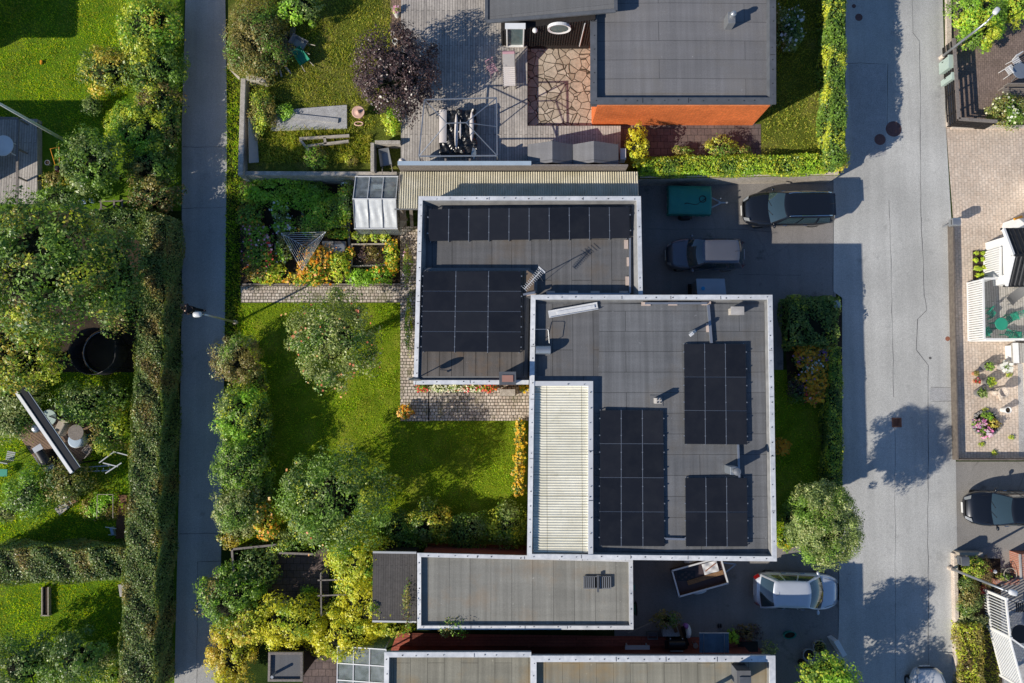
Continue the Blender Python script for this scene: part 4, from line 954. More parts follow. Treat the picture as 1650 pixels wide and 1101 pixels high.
def oval(u, v, w0=.0, w1=.16):
    t = 2*math.pi*u; k_ = 1.0-.20*v; return (a.x+rx*k_*math.cos(t), yw-.15+.03*v, a.z+rz*k_*math.sin(t))
mb.grid(oval, 36, 3); mb.grid(lambda u, v: (a.x+rx*math.cos(2*math.pi*u), yw-.15*v, a.z+rz*math.sin(2*math.pi*u)), 36, 1); o = mb.build('oval_window', MATS['white_paint'], HD)
mb = MB(); mb.face([(a.x+rx*.82*math.cos(2*math.pi*k/36), yw-.10, a.z+rz*.82*math.sin(2*math.pi*k/36)) for k in range(36)]); mb.build('pane', MATS['window_glass'], o)
a = wpt(862, 45); mb = MB(); mb.ball((a.x, yw-.13, a.z), .13, 14); mb.build('globe_lamp', MATS['white_paint'], HD, smooth=True)
mb = MB(); a = wpt(942, 30); mb.tube([(a.x, yw-.08, 1.65), (a.x+.05, yw-.08, 3.9)], .03, 8); mb.build('downpipe', MATS['grey_paint'], HD)
# timber deck with recessed stone patio
ZK = 1.6
dk = [(646, 272), (646, -500), (808, -500), (808, 73), (850, 73), (850, 203), (1000, 203), (1000, 262), (1000, 272)]
q = ccw(PP(dk, ZK)); mb = MB(); mb.prism(q, LD+.001, ZK); mb.build('timber_deck', MATS['deck_grey'], label='large weathered grey timber deck beside the northern house', cat='deck')
sheet('stone_patio', [(850, 70), (957, 70), (957, 206), (850, 206)], LD+.012, MATS['crazy_paving'])
sheet('paving', [(629, -300), (647, -300), (647, 82), (629, 82)], LD+.010, MATS['edging_brick'])
# fence wall on the deck's edge
t = thing('timber_fence', 'dark board fence with pale capping between the deck and the corrugated roof', 'fence', (*P(820, 270, ZK), LD))
x0, y0 = P(641, 267, 3.2); x1, _ = P(1012, 267, 3.2)
mb = MB(); mb.box(((x0+x1)/2, y0+.02, 2.1), (x1-x0, .08, 2.2)); mb.build('boards', MATS['wood_grey'], t)
mb = MB(); mb.box(((x0+P(856, 264, 3.2)[0])/2, y0+.11, 3.22), (P(856, 264, 3.2)[0]-x0, .2, .05)); mb.build('capping', MATS['pale_blue_paint'], t)
for px_ in (680, 718, 757):
    x, _ = P(px_, 262, 3.2); mb = MB(); mb.box((x, y0+.26, 2.8), (.09, .12, 1.0)); mb.build('post', MATS['wood_grey'], t)
# ================================================================ vehicles
def car(label, px, py, rz, L, W, Hh, paint, kind='hatch', rails=False, front_tip=.70, hood=(.60, .98), cab=(-.47, -.36, .13, .285), name='parked_car'):
    """local axes: x forward, y left. cab = rear base, rear top, front top, front base as fractions of L"""
    x, y = P(px, py, .9); t = thing(name, label, 'car', (x, y, .012), rz, 'cars parked on the drives and road')
    pm = MATS[paint]; h2 = W/2
    # ---- lower body
    N_ = 22; mb = MB(); rings = []
    zc, zh = .93, hood[0]
    zdeck = .95 if kind != 'sedan' else .98
    for i in range(N_+1):
        u = -1+2*i/N_; xx = u*L/2; au = abs(u)
        w = h2*(1-(.40 if u > 0 else .26)*max(0, (au-.50)/.50)**2.4)
        if u > .56: zt = zc-(zc-zh-.06)*((u-.56)/.44)**1.5
        elif u > .3: zt = zc+.02
        else: zt = zdeck
        if u > .93: zt -= .22*((u-.93)/.07)**2
        if u < -.93: zt -= .16*((-u-.93)/.07)**2
        zb = .24+.10*max(0, (au-.85)/.15)
        k = 1.0
        rings.append([(xx, s*yy*w*k, zz) for s, yy, zz in ((-1, .84, zb), (-1, .97, zb+.14), (-1, 1.0, zb+.36), (-1, .985, zt-.10), (-1, .90, zt-.015), (-1, .55, zt+.02), (0, 0, zt+.035), (1, .55, zt+.02), (1, .90, zt-.015), (1, .985, zt-.10), (1, 1.0, zb+.36), (1, .97, zb+.14), (1, .84, zb))])
    vs = [p for r in rings for p in r]; m_ = 13; fs = []
    for i in range(N_):
        for j in range(m_): fs.append((i*m_+j, i*m_+(j+1) % m_, (i+1)*m_+(j+1) % m_, (i+1)*m_+j)[::-1])
    fs.append(tuple(range(m_))); fs.append(tuple(N_*m_+j for j in reversed(range(m_))))
    mb.add(vs, fs); body = mb.build('body', pm, t, True, True, 0, 1)
    def wat(u): return h2*(1-(.40 if u > 0 else .26)*max(0, (abs(u)-.50)/.50)**2.4)
    # ---- cabin
    xr0, xr1, xf1, xf0 = [c*L for c in cab]; wb, wr = h2*.93, h2*.70; zb_, zr_ = .93, Hh
    def loop(xr, xf, w, cf, cr, z):
        o = []
        for k in range(11): yy = -1+2*k/10; o.append((xf-cf*yy*yy, yy*w, z))
        for k in range(1, 15): f = k/15; o.append((xf-cf+(xr+cr-(xf-cf))*f, w*(1+.03*math.sin(math.pi*f)), z))
        for k in range(11): yy = 1-2*k/10; o.append((xr+cr*yy*yy, yy*w, z))
        for k in range(1, 15): f = k/15; o.append((xr+cr+(xf-cf-xr-cr)*f, -w*(1+.03*math.sin(math.pi*f)), z))
        return [Vector(p) for p in o]
    B = loop(xr0, xf0, wb, .20, .10, zb_); T = loop(xr1, xf1, wr, .10, .07, zr_-.05); n = len(B)
    def surf(i, s, off=0.0):
        i0 = int(math.floor(i)) % n; f = i-math.floor(i); b = B[i0].lerp(B[(i0+1) % n], f); q = T[i0].lerp(T[(i0+1) % n], f); p = b.lerp(q, s)
        c = Vector(((xr0+xf0)/2, 0, .3)); d = (p-c); d.z = abs(d.z)*.6; d.normalize(); bul = math.sin(math.pi*s)*.035
        return p+d*(bul+off)
    mb = MB(); mb.grid(lambda u, v: surf(u*n, v), n, 6)
    rr = [T]+[[Vector(((xr1+xf1)/2+(p.x-(xr1+xf1)/2)*k, p.y*k, zr_-.05+dz)) for p in T] for k, dz in ((.955, .022), (.8, .042), (.5, .054), (.12, .058))]
    b0 = len(mb.v); mb.v += [tuple(p) for r in rr for p in r]
    for a in range(len(rr)-1):
        for i in range(n): mb.f.append((b0+a*n+i, b0+a*n+(i+1) % n, b0+(a+1)*n+(i+1) % n, b0+(a+1)*n+i)); mb.mi.append(0)
    mb.f.append(tuple(b0+(len(rr)-1)*n+i for i in range(n))); mb.mi.append(0)
    mb.build('cabin', pm, t, True, True)
    g = MATS['car_glass']
    def pane(nm, i0, i1, s0=.07, s1=.93): mb = MB(); mb.grid(lambda u, v: surf(i0+(i1-i0)*u, s0+(s1-s0)*v, .010), 10, 6); return mb.build(nm, g, t, True, True)
    ws = pane('windscreen', .35, 9.65, .02, .97); pane('rear_window', 25.5, 34.5, .12, .95)
    for sgn in (0, 1):
        for a, b in ((11.0, 15.2), (15.7, 20.0), (20.6, 23.8)):
            if kind == 'short' and a > 20: b = 22.8
            if sgn == 0: pane('side_window', a, b, .10, .90)
            else: pane('side_window', 60-b-14+ (14-10)*0, 60-a-14+0, .10, .90) if False else pane('side_window', 60-b+0-0.0-25+25-10 if False else (n+10-b), n+10-a, .10, .90)
    mb = MB(); mb.bar(surf(2.5, .05, .02), surf(4.6, .30, .02), .02); mb.bar(surf(5.5, .05, .02), surf(7.6, .30, .02), .02); mb.build('wiper', MATS['black_plastic'], ws, True)
    # dashboard line showing through the glass is left dark; lights, plate, grille
    for s in (-1, 1):
        hx_ = L*.455; mb = MB()
        def hl(u, v, s=s):
            a = .87+.085*u; yy = s*wat(a)*(.93-.24*v-.05*u); zz = hood[0]+.17-.26*u+.02*v; return (a*L/2+.04+.05*v, yy, zz+.05)
        mb.grid(hl, 5, 4, flip=(s < 0)); mb.build('headlight', MATS['headlight'], t, True, True)
        mb = MB()
        def tl(u, v, s=s): a = -(.87+.115*u); yy = s*(wat(a)*(1.03-.10*v-.10*u)); return (a*L/2-.05, yy, .66+.30*v-.02*u+.0)
        mb.grid(tl, 4, 4, flip=(s > 0)); mb.build('taillight', MATS['taillight'], t, True, True)
        mb = MB(); mb.ball((cab[3]*L-.32, s*(h2+.07), 1.0), .10, 10, None, (.75, 1.15, .75)); mb.bar((cab[3]*L-.30, s*(h2-.06), .96), (cab[3]*L-.31, s*(h2+.04), .98), .05); mb.build('mirror', pm if paint != 'paint_silver' else MATS['paint_silver'], t, True, True)
        for fx in (.06, -.16):
            mb = MB(); mb.box((fx*L, s*(h2+.004), .80), (.19, .03, .03)); mb.build('door_handle', MATS['chrome'] if paint != 'paint_graphite' else pm, t, True)
        for wx in (.31, -.29):
            rw = .315; mb = MB(); yy = s*(h2-.165)
            prof = [(.20, -.10), (rw-.02, -.105), (rw, -.07), (rw, .07), (rw-.02, .105), (.20, .10)]
            k0 = 0; nn = 24; vs = []; fs = []
            for r_, o_ in prof:
                for k in range(nn): a = 2*math.pi*k/nn; vs.append((wx*L+r_*math.cos(a), yy+s*o_, rw-.012+r_*math.sin(a)))
            for i in range(len(prof)-1):
                for k in range(nn): fs.append((i*nn+k, i*nn+(k+1) % nn, (i+1)*nn+(k+1) % nn, (i+1)*nn+k))
            mb.add(vs, fs); wheel = mb.build('wheel', MATS['tyre'], t, True, True)
            mb = MB(); vs = [(wx*L+.21*math.cos(2*math.pi*k/20), yy+s*.085, rw-.012+.21*math.sin(2*math.pi*k/20)) for k in range(20)]+[(wx*L, yy+s*.06, rw-.012)]
            mb.add(vs, [(k, (k+1) % 20, 20) for k in range(20)]); mb.build('rim', MATS['rim'], wheel, True)
    mb = MB(); mb.grid(lambda u, v: (L/2-.015+.012*math.sin(math.pi*u), -.42+.84*u, hood[0]-.12+.16*v), 8, 2); mb.build('grille', MATS['black_plastic'], t, True)
    mb = MB(); mb.box((L/2+.012, 0, .46), (.02, .52, .12)); mb.build('number_plate', MATS['plate_white'], t, True)
    mb = MB(); mb.box((-L/2-.006, 0, .72), (.02, .52, .12)); mb.build('number_plate', MATS['plate_white'], t, True)
    mb = MB(); mb.tube([(xr1+.25, .0, zr_+.0), (xr1+.02, .0, zr_+.16)], .008, 5); mb.build('aerial', MATS['black_plastic'], t, True)
    mb = MB()
    for s in (-1, 1):      # bonnet shut lines and door gaps
        mb.bar((cab[3]*L+.02, s*h2*.80, .975), (L*.43, s*h2*.66, hood[0]+.135), .014, .012)
        for fx in (.24, .03, -.19): mb.bar((fx*L, s*(h2+.0), .50), (fx*L, s*(h2*.99), .88), .012)
    mb.build('shut_line', MATS['black_plastic'], t, True)
    if rails:
        for s in (-1, 1):
            a = [(xf1-.22, s*wr*.93, zr_-.02), (xf1-.42, s*wr*.95, zr_+.05), (xr1+.3, s*wr*.95, zr_+.05), (xr1+.12, s*wr*.93, zr_-.02)]; mb = MB(); mb.tube(a, .028, 8); mb.build('roof_rail', MATS['chrome'], t, True)
    if kind == 'wagon':
        mb = MB(); mb.grid(lambda u, v: (xr1-.10+.28*v, -wr*.9+1.8*wr*u, zr_-.02-.05*(1-v)), 8, 2); mb.build('spoiler', pm, t, True)
    return t
car('black estate car with silver roof rails parked half in the sun by the hedge wall', 1273, 335, R(181), 4.72, 1.80, 1.50, 'paint_black', 'wagon', True, hood=(.68, 1), cab=(-.485, -.425, .10, .255))
car('dark graphite small hatchback parked wholly in shade on the drive', 1138, 409, R(180), 3.98, 1.66, 1.50, 'paint_graphite', 'short', hood=(.66, 1), cab=(-.475, -.385, .08, .27))
car('silver car with its nose toward the road on the lower drive', 1286, 954, R(-1.5), 4.25, 1.76, 1.46, 'paint_silver', 'short', hood=(.66, 1), cab=(-.465, -.325, .10, .295))
car('black car cut off by the right picture edge on the grey drive', 1631, 820, R(180), 4.45, 1.76, 1.45, 'paint_black', 'sedan', hood=(.62, 1), cab=(-.42, -.27, .08, .26))
car('white car mostly below the bottom edge of the picture on the road', 1502, 1150, R(91), 4.2, 1.75, 1.46, 'paint_white', 'short', hood=(.66, 1), cab=(-.465, -.325, .10, .295))
# ---- covered trailer
x, y = P(1112, 322, 1.0); t = thing('trailer', 'trailer under a teal green cover with its drawbar to the right', 'trailer', (x, y, .006), R(-1))
mb = MB(); mb.box((0, 0, .55), (2.14, 1.40, .40)); mb.build('body', MATS['galvanised'], t, True)
mb = MB()
def cov(u, v):
    xx = -1.10+2.20*u; yy = -.74+1.48*v; e = min(u, 1-u)*2.2; f = min(v, 1-v)*1.48; d = min(e, f); z = 1.08-.05*max(0, 1-d/.1)**2-.10*(2*v-1)**2+.012*math.sin(xx*9+yy*5)*math.sin(yy*7-xx*3)
    return (xx, yy, z)
mb.grid(cov, 30, 20)
for s in (-1, 1):
    mb.grid(lambda u, v: (-1.10+2.2*u+0, s*(.74+.015*math.sin(u*38)*v), cov(u, 0)[2]-v*.42-.02*v*math.sin(u*25)), 40, 4, flip=(s > 0))
    mb.grid(lambda u, v: (s*(1.10+.012*math.sin(u*28)*v), -.74+1.48*u, cov(0, u)[2]-v*.42), 30, 4, flip=(s < 0))
cv = mb.build('cover', MATS['green_sheet'], t, True, True); mb = MB(); 
mb.grid(lambda u, v: (1.02+.16*v, -.68+1.36*u*(1-.25*v)+.17*v, .98-.45*v), 10, 4); mb.build('front_flap', MATS['green_sheet'], t, True, True)
mb = MB(); mb.tube([(.62+.17*math.cos(a*.5), .02+.17*math.sin(a*.5), 1.06-.10*(2*(.5+(.02+.17*math.sin(a*.5))/1.48)-1)**2+.035) for a in range(14)]+[(.3, -.28, 1.05), (-.2, -.2, 1.085), (-.3, -.25, 1.08)], .022, 6); mb.build('rope', MATS['black_plastic'], t, True)
mb = MB(); mb.bar((1.05, .35, .5), (1.75, 0, .5), .06); mb.bar((1.05, -.35, .5), (1.75, 0, .5), .06); mb.bar((1.6, 0, .5), (2.0, 0, .52), .07); mb.build('drawbar', MATS['galvanised'], t, True)
mb = MB(); mb.tube([(1.62, .14, .2), (1.62, .14, .85)], .03, 8); mb.ball((2.02, 0, .55), .06, 8); mb.build('jockey_wheel', MATS['galvanised'], t, True)
for s in (-1, 1):
    mb = MB(); mb.tube([(-.1, s*.72, .28), (-.1, s*.86, .28)], .28, 20); mb.build('wheel', MATS['tyre'], t, True)
    mb = MB(); mb.grid(lambda u, v: (-.1+.36*math.cos(math.pi*u), s*(.70+.18*v), .28+.34*math.sin(math.pi*u)), 10, 1, flip=(s > 0)); mb.build('mudguard', MATS['black_plastic'], t, True)
# ---- open trailer
x, y = P(1127, 929, .8); t = thing('trailer', 'open box trailer with dark bed and pale rails, parked at an angle beside the garage', 'trailer', (x, y, .006), R(15))
mb = MB(); mb.box((0, 0, .5), (2.5, 1.30, .05)); mb.build('bed', MATS['trailer_bed'], t, True)
for nm, c, d in (('side', (0, .65, .70), (2.5, .035, .38)), ('side', (0, -.65, .70), (2.5, .035, .38)), ('side', (-1.25, 0, .70), (.035, 1.26, .38)), ('side', (1.25, 0, .70), (.035, 1.26, .38))):
    mb = MB(); mb.box(c, d); o = mb.build(nm, MATS['trailer_bed'], t, True); mb = MB(); mb.box((c[0], c[1], .905), (d[0]+.04, d[1]+.04, .03)); mb.build('top_rail', MATS['white_metal'], o, True)
mb = MB(); mb.bar((1.25, .3, .45), (2.0, 0, .45), .06); mb.bar((1.25, -.3, .45), (2.0, 0, .45), .06); mb.build('drawbar', MATS['galvanised'], t, True)
for s in (-1, 1):
    mb = MB(); mb.tube([(-.1, s*.72, .28), (-.1, s*.86, .28)], .28, 20); mb.build('wheel', MATS['tyre'], t, True)
    mb = MB(); mb.grid(lambda u, v: (-.1+.36*math.cos(math.pi*u), s*(.69+.20*v), .28+.34*math.sin(math.pi*u)), 10, 1, flip=(s > 0)); mb.build('mudguard', MATS['white_paint'], t, True)
xx, yy = P(1146, 916, .8); t = thing('metal_sheet', 'battered white metal plate lying on boards in the open trailer', 'metal sheet', (xx, yy, .60), R(15))
mb = MB(); mb.grid(lambda u, v: (-.38+.76*u, -.27+.54*v, .06+.03*math.sin(u*9)*math.cos(v*7)), 12, 9); mb.build('plate', MATS['white_metal'], t, True); mb = MB(); mb.bar((-.3, -.1, .09), (.3, .15, .10), .04); mb.build('strip', MATS['rust'], t, True)
for k in range(5): mb.box((random.uniform(-.3, .3), random.uniform(-.2, .2), .10), (.05, .04, .02))
xx, yy = P(1145, 933, .8); mb = MB(); a = V3(1108, 940, .56); b = V3(1168, 921, .62); mb.bar(a, b, .22, .03); mb.build('board', MATS['wood_brown'], label='brown board lying along the edge inside the open trailer', cat='board')
xx, yy = P(1106, 928, .55); mb = MB(); mb.grid(lambda u, v: (xx-.45+.9*u, yy-.25+.5*v, .535+.03*math.sin(u*17)*math.sin(v*13)*math.sin(math.pi*u)*math.sin(math.pi*v)), 16, 12); mb.build('tarpaulin', MATS['tarp_black'], label='dark plastic sheet crumpled in the trailer bed', cat='tarpaulin', smooth=True)

# ================================================================ lamps and poles
def street_lamp(label, base, top, z, arm_px, head='white_metal', r=.055):
    x, y = P(*base, 0); t = thing('street_lamp', label, 'street lamp', (x, y, .012), 0, 'street lamps')
    xt, yt = x+.0, y+.0; mb = MB(); mb.tube([(x, y, .012), (x, y, z*.5), (x, y, z)], [r*1.25, r, r*.7], 12); mb.build('pole', MATS['galvanised'], t, smooth=True)
    mb = MB(); mb.lathe((x, y, .012), [(.11, 0), (.11, .25), (.075, .28)], 14); mb.build('collar', MATS['kerb_pale'], t)
    hx_, hy_ = P(*arm_px, z+.12); mb = MB(); mb.tube([(x, y, z-.02), (x+(hx_-x)*.4, y+(hy_-y)*.4, z+.10), (hx_, hy_, z+.12)], [r*.65, r*.55, r*.5], 8); mb.build('arm', MATS['galvanised'], t, smooth=True)
    d = Vector((hx_-x, hy_-y, 0)); d = d.normalized() if d.length > .05 else Vector((1, 0, 0)); s = Vector((-d.y, d.x, 0)); c = Vector((hx_, hy_, z+.14)); mb = MB()
    for zz, k in ((-.07, .85), (0, 1.0), (.06, .8)):
        pass
    prof = [(-.07, .80), (-.02, 1.0), (.04, .92), (.09, .55)]; nn = 20; vs = []
    for zz, k in prof:
        for i in range(nn):
            a = 2*math.pi*i/nn; ca, sa = math.cos(a), math.sin(a); ex = abs(ca)**.6*(1 if ca > 0 else -1); ey = abs(sa)**.6*(1 if sa > 0 else -1)
            vs.append(c+d*(.21*ex*k)+s*(.135*ey*k)+Vector((0, 0, zz)))
    fs = [(j*nn+i, j*nn+(i+1) % nn, (j+1)*nn+(i+1) % nn, (j+1)*nn+i) for j in range(3) for i in range(nn)]+[tuple(3*nn+i for i in range(nn)), tuple(reversed(range(nn)))]
    mb.add(vs, fs); mb.build('lamp_head', MATS[head], t, smooth=True)
    return t
street_lamp('street lamp whose pole leans over the clipped bush at the top right corner', (1515, 94), (1587, 37), 3.75, (1605, 18), r=.065)
street_lamp('street lamp rising over the white trellis fence at lower right', (1529, 915), (1619, 950), 4.05, (1632, 955), r=.06)
street_lamp('street lamp over the walker on the shaded left footpath', (381, 520), (330, 509), 3.9, (318, 507), r=.05)
x, y = P(109, 229, 0); t = thing('flagpole', 'tall slim white flagpole leaning out over the left edge of the picture', 'flagpole', (x, y, .005))
mb = MB(); mb.tube([(x, y, 0), (x, y, 4), (x, y, 8)], [.085, .07, .04], 12); mb.build('pole', MATS['white_metal'], t, smooth=True); mb = MB(); mb.ball((x, y, 8.05), .08, 12); mb.build('finial', MATS['white_paint'], t, smooth=True); mb = MB(); mb.tube([(x+.09, y, .9), (x+.05, y, 7.9)], .006, 5); mb.build('halyard', MATS['white_paint'], t)
def cabinet(label, px, py, w, d, h, mat):
    x, y = P(px, py, 0); x += 0; t = thing('utility_cabinet', label, 'utility cabinet', (x, y, .012)); mb = MB(); mb.box((x, y, h/2+.04), (w, d, h)); mb.build('body', MATS[mat], t, bevel=.02)
    mb = MB(); mb.prism([(x-w/2-.03, y-d/2-.03), (x+w/2+.03, y-d/2-.03), (x+w/2+.03, y+d/2+.03), (x-w/2-.03, y+d/2+.03)], h+.04, [h+.07, h+.07, h+.13, h+.13]); mb.build('lid', MATS[mat], t, bevel=.01)
    mb = MB(); mb.box((x-w/2-.004, y, h/2), (.012, d*.86, h*.8)); o = mb.build('door', MATS[mat], t); mb = MB(); mb.box((x-w/2-.02, y+d*.3, h/2), (.03, .03, .12)); mb.build('handle', MATS['black_plastic'], o)
cabinet('pale green utility cabinet next to the foot of the upper right street lamp', 1517, 112, .34, .62, .85, 'mint_paint')
cabinet('narrow pale green cabinet standing just below the wider one at the road edge', 1519, 136, .28, .30, .95, 'mint_paint')
def mailbox(label, px, py, z, mat, w=.34, d=.28, rounded=True, h=.38):
    x, y = P(px, py, z); t = thing('letterbox', label, 'letterbox', (x, y, .012)); mb = MB(); mb.box((x, y, (z-h)/2), (.06, .06, z-h)); mb.build('post', MATS['galvanised'], t)
    mb = MB(); mb.box((x, y, z-h/2-.05), (w, d, h)); b = mb.build('box', MATS[mat], t, bevel=.015)
    mb = MB(); mb.grid(lambda u, v: (x-w/2-.02+(w+.04)*u, y+(d/2+.02)*math.cos(math.pi*v), z-.055+.07*math.sin(math.pi*v)), 3, 8, flip=True); mb.build('lid', MATS[mat], t, smooth=True)
    mb = MB(); mb.box((x-w/2-.004, y, z-.17), (.01, d*.7, .04)); mb.build('slot', MATS['dark_void'], b)
mailbox('silver letterbox on a post at the corner of the paved court', 1542, 357, 1.25, 'galvanised', .36, .36)
mailbox('pale blue letterbox at the right edge of the dark clipped bush', 1349, 490, 1.15, 'pale_blue_paint', .28, .34)
t = thing('cable_cabinet', 'white slanted roadside box near the round lime bush at bottom', 'utility cabinet', (*P(1347, 1040, 0), .012)); x, y = P(1348, 1042, .5)
mb = MB(); mb.prism([(x-.28, y+.34), (x+.12, y-.34), (x+.32, y-.26), (x-.06, y+.42)], .02, .85); mb.build('body', MATS['white_metal'], t, bevel=.03); mb = MB(); mb.prism([(x-.30, y+.36), (x+.13, y-.37), (x+.34, y-.28), (x-.06, y+.45)], .85, .88); mb.build('lid', MATS['white_metal'], t)

# ================================================================ the walker
def person():
    gx, gy = P(321, 503, 0); t = thing('person', 'person in dark clothes with bare arms walking on the shaded left footpath', 'person', (gx, gy, .010), R(172))
    def skin(name, verts, edges, rad, mat, parent, sub=2):
        me = bpy.data.meshes.new(name); me.from_pydata(verts, edges, []); o = bpy.data.objects.new(name, me); COL.objects.link(o); o.parent = parent
        m = o.modifiers.new('skin', 'SKIN'); m.use_smooth_shade = True
        for i, r in enumerate(rad): d = me.skin_vertices[0].data[i]; d.radius = (r, r) if not isinstance(r, tuple) else r
        me.skin_vertices[0].data[0].use_root = True
        s = o.modifiers.new('sub', 'SUBSURF'); s.levels = sub; s.render_levels = sub; me.materials.append(MATS[mat]); return o
    # local: x forward. one continuous body, mid-stride
    v = [(0, 0, .93), (.01, 0, 1.08), (.03, 0, 1.25), (.05, 0, 1.40), (.07, 0, 1.49), (.09, 0, 1.56), (.10, 0, 1.64), (.105, 0, 1.71),
         (.05, .18, 1.40), (-.02, .25, 1.14), (.16, .25, .98), (.24, .23, .96), (.05, -.18, 1.40), (.14, -.26, 1.15), (.34, -.20, 1.06), (.42, -.18, 1.06),
         (.01, .10, .88), (.17, .11, .50), (.10, .11, .09), (.25, .12, .03), (-.01, -.10, .88), (-.06, -.10, .49), (-.34, -.10, .17), (-.27, -.10, .05)]
    e = [(0, 1), (1, 2), (2, 3), (3, 4), (4, 5), (5, 6), (6, 7), (3, 8), (8, 9), (9, 10), (10, 11), (3, 12), (12, 13), (13, 14), (14, 15), (0, 16), (16, 17), (17, 18), (18, 19), (0, 20), (20, 21), (21, 22), (22, 23)]
    r = [(.15, .12), (.14, .11), (.155, .115), (.13, .10), .058, .06, .088, .06, .068, .048, .036, .028, .068, .048, .036, .028, .095, .062, .042, .04, .095, .062, .042, .04]
    body = skin('body', v, e, r, 'skin', t)
    skin('shirt', [(-.0, 0, .90), (.01, 0, 1.08), (.03, 0, 1.26), (.05, 0, 1.40), (.06, 0, 1.46), (.05, .19, 1.40), (.02, .225, 1.27), (.05, -.19, 1.40), (.09, -.225, 1.28)], [(0, 1), (1, 2), (2, 3), (3, 4), (3, 5), (5, 6), (3, 7), (7, 8)], [(.165, .135), (.155, .125), (.17, .13), (.145, .115), .07, .082, .07, .082, .07], 'cloth_navy', t)
    skin('trousers', [(0, 0, .95), (.01, .10, .88), (.17, .11, .50), (.10, .11, .14), (-.01, -.10, .88), (-.06, -.10, .49), (-.32, -.10, .20)], [(0, 1), (1, 2), (2, 3), (0, 4), (4, 5), (5, 6)], [(.165, .135), .112, .082, .065, .112, .082, .065], 'cloth_black', t)
    skin('hair', [(.075, 0, 1.66), (.07, 0, 1.74), (.03, 0, 1.66), (.0, 0, 1.55)], [(0, 1), (0, 2), (2, 3)], [.092, .075, .07, .05], 'hair_dark', t, 2)
    for s, q in ((1, (.24, .23, .96)), (-1, (.42, -.18, 1.06))):
        mb = MB(); mb.ball((q[0]+.05, q[1], q[2]), .042, 8, None, (1.1, .6, .9)); 
        for k in range(4): mb.tube([(q[0]+.08, q[1]-.03+.02*k, q[2]), (q[0]+.13-.008*abs(k-1.5), q[1]-.033+.022*k, q[2]-.012), (q[0]+.155-.012*abs(k-1.5), q[1]-.033+.022*k, q[2]-.035)], [.011, .010, .007], 6)
        mb.tube([(q[0]+.04, q[1]-s*.03, q[2]), (q[0]+.08, q[1]-s*.062, q[2]-.005), (q[0]+.105, q[1]-s*.065, q[2]-.015)], [.014, .011, .008], 6); mb.build('hand', MATS['skin'], t, True, True)
    for nm, q in (('shoe', (.17, .115, .05)), ('shoe', (-.27, -.10, .09))):
        mb = MB(); mb.ball((q[0]+.02, q[1], q[2]+.0), .15, 12, None, (1.0, .36, .36)); mb.build(nm, MATS['cloth_black'], t, True, True)
    mb = MB(); mb.ball((.195, 0, 1.625), .018, 8); mb.build('nose', MATS['skin'], t, True, True)
    for s in (-1, 1): mb = MB(); mb.ball((.172, s*.035, 1.655), .012, 8); mb.build('eye', MATS['dark_void'], t, True, True); mb = MB(); mb.ball((.10, s*.085, 1.63), .026, 8, None, (.7, .35, 1.1)); mb.build('ear', MATS['skin'], t, True, True)
    mb = MB(); mb.ball((.178, 0, 1.585), .02, 8, None, (.4, 1.1, .3)); mb.build('mouth', MATS['red_plastic'], t, True, True)
person()
# ================================================================ hedges
HM = ['leaf_hedge', 'leaf_grey', 'leaf_olive', 'leaf_rust']
hedge('hedge', 'tall long clipped hedge running beside the left footpath, mixed green and brown', [(228, 345), (266, 345), (257, 700), (210, 700)], 0, 2.1, HM, [.50, .26, .20, .04], .075, 1, .09, 'hedges between the left gardens')
hedge('hedge', 'lower part of the tall footpath hedge, grey green, at lower left', [(210, 701), (257, 701), (245, 1125), (188, 1125)], 0, 2.1, HM, [.46, .40, .13, .01], .075, 1, .09, 'hedges between the left gardens')
hedge('hedge', 'grey green cross hedge at lower left between two small lawns', [(-30, 884), (208, 884), (208, 935), (-30, 943)], 0, 1.9, HM, [.46, .40, .13, .01], .08, 1, .10, 'hedges between the left gardens')
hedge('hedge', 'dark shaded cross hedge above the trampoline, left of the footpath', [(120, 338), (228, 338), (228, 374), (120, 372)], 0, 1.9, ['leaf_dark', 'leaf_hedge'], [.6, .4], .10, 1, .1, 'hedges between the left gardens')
hedge('hedge', 'tall bright green hedge along the road at the top, right of the orange-walled house', [(1340, -60), (1363, -60), (1364, 262), (1342, 262)], LD, LD+1.75, ['leaf_mid', 'leaf_dark', 'leaf_lime'], [.48, .32, .20], .09, 1, .08, 'garden hedges by the road')  # darker leaves mixed in stand for the house's shadow on this hedge
hedge('hedge', 'low clipped bright hedge on top of the concrete wall above the parked cars', [(1030, 253), (1335, 248), (1335, 276), (1030, 279)], LD, LD+.75, ['leaf_lawnhedge', 'leaf_lime', 'leaf_mid'], [.45, .35, .2], .085, 1.1, .05, 'garden hedges by the road')
hedge('hedge', 'speckled yellow-green hedge between the dark lawn and the road, right of the solar house', [(1338, 560), (1357, 560), (1359, 790), (1335, 790)], 0, 1.15, ['leaf_dark', 'leaf_lime', 'leaf_mid'], [.5, .22, .28], .085, 1, .07, 'garden hedges by the road')
hedge('hedge', 'dark conifer block clipped square at the driveway corner beside the letterbox', [(1272, 480), (1350, 478), (1352, 556), (1272, 558)], 0, 1.3, ['leaf_dark', 'leaf_hedge', 'leaf_lime'], [.72, .23, .05], .10, 1, .14, 'garden hedges by the road')
hedge('hedge', 'sunlit yellow-brown low hedge along the concrete edge at lower right', [(1549, 1008), (1583, 1008), (1590, 1130), (1551, 1130)], 0, .75, ['leaf_olive', 'leaf_lime', 'leaf_rust'], [.45, .35, .2], .085, 1, .07, 'garden hedges by the road')

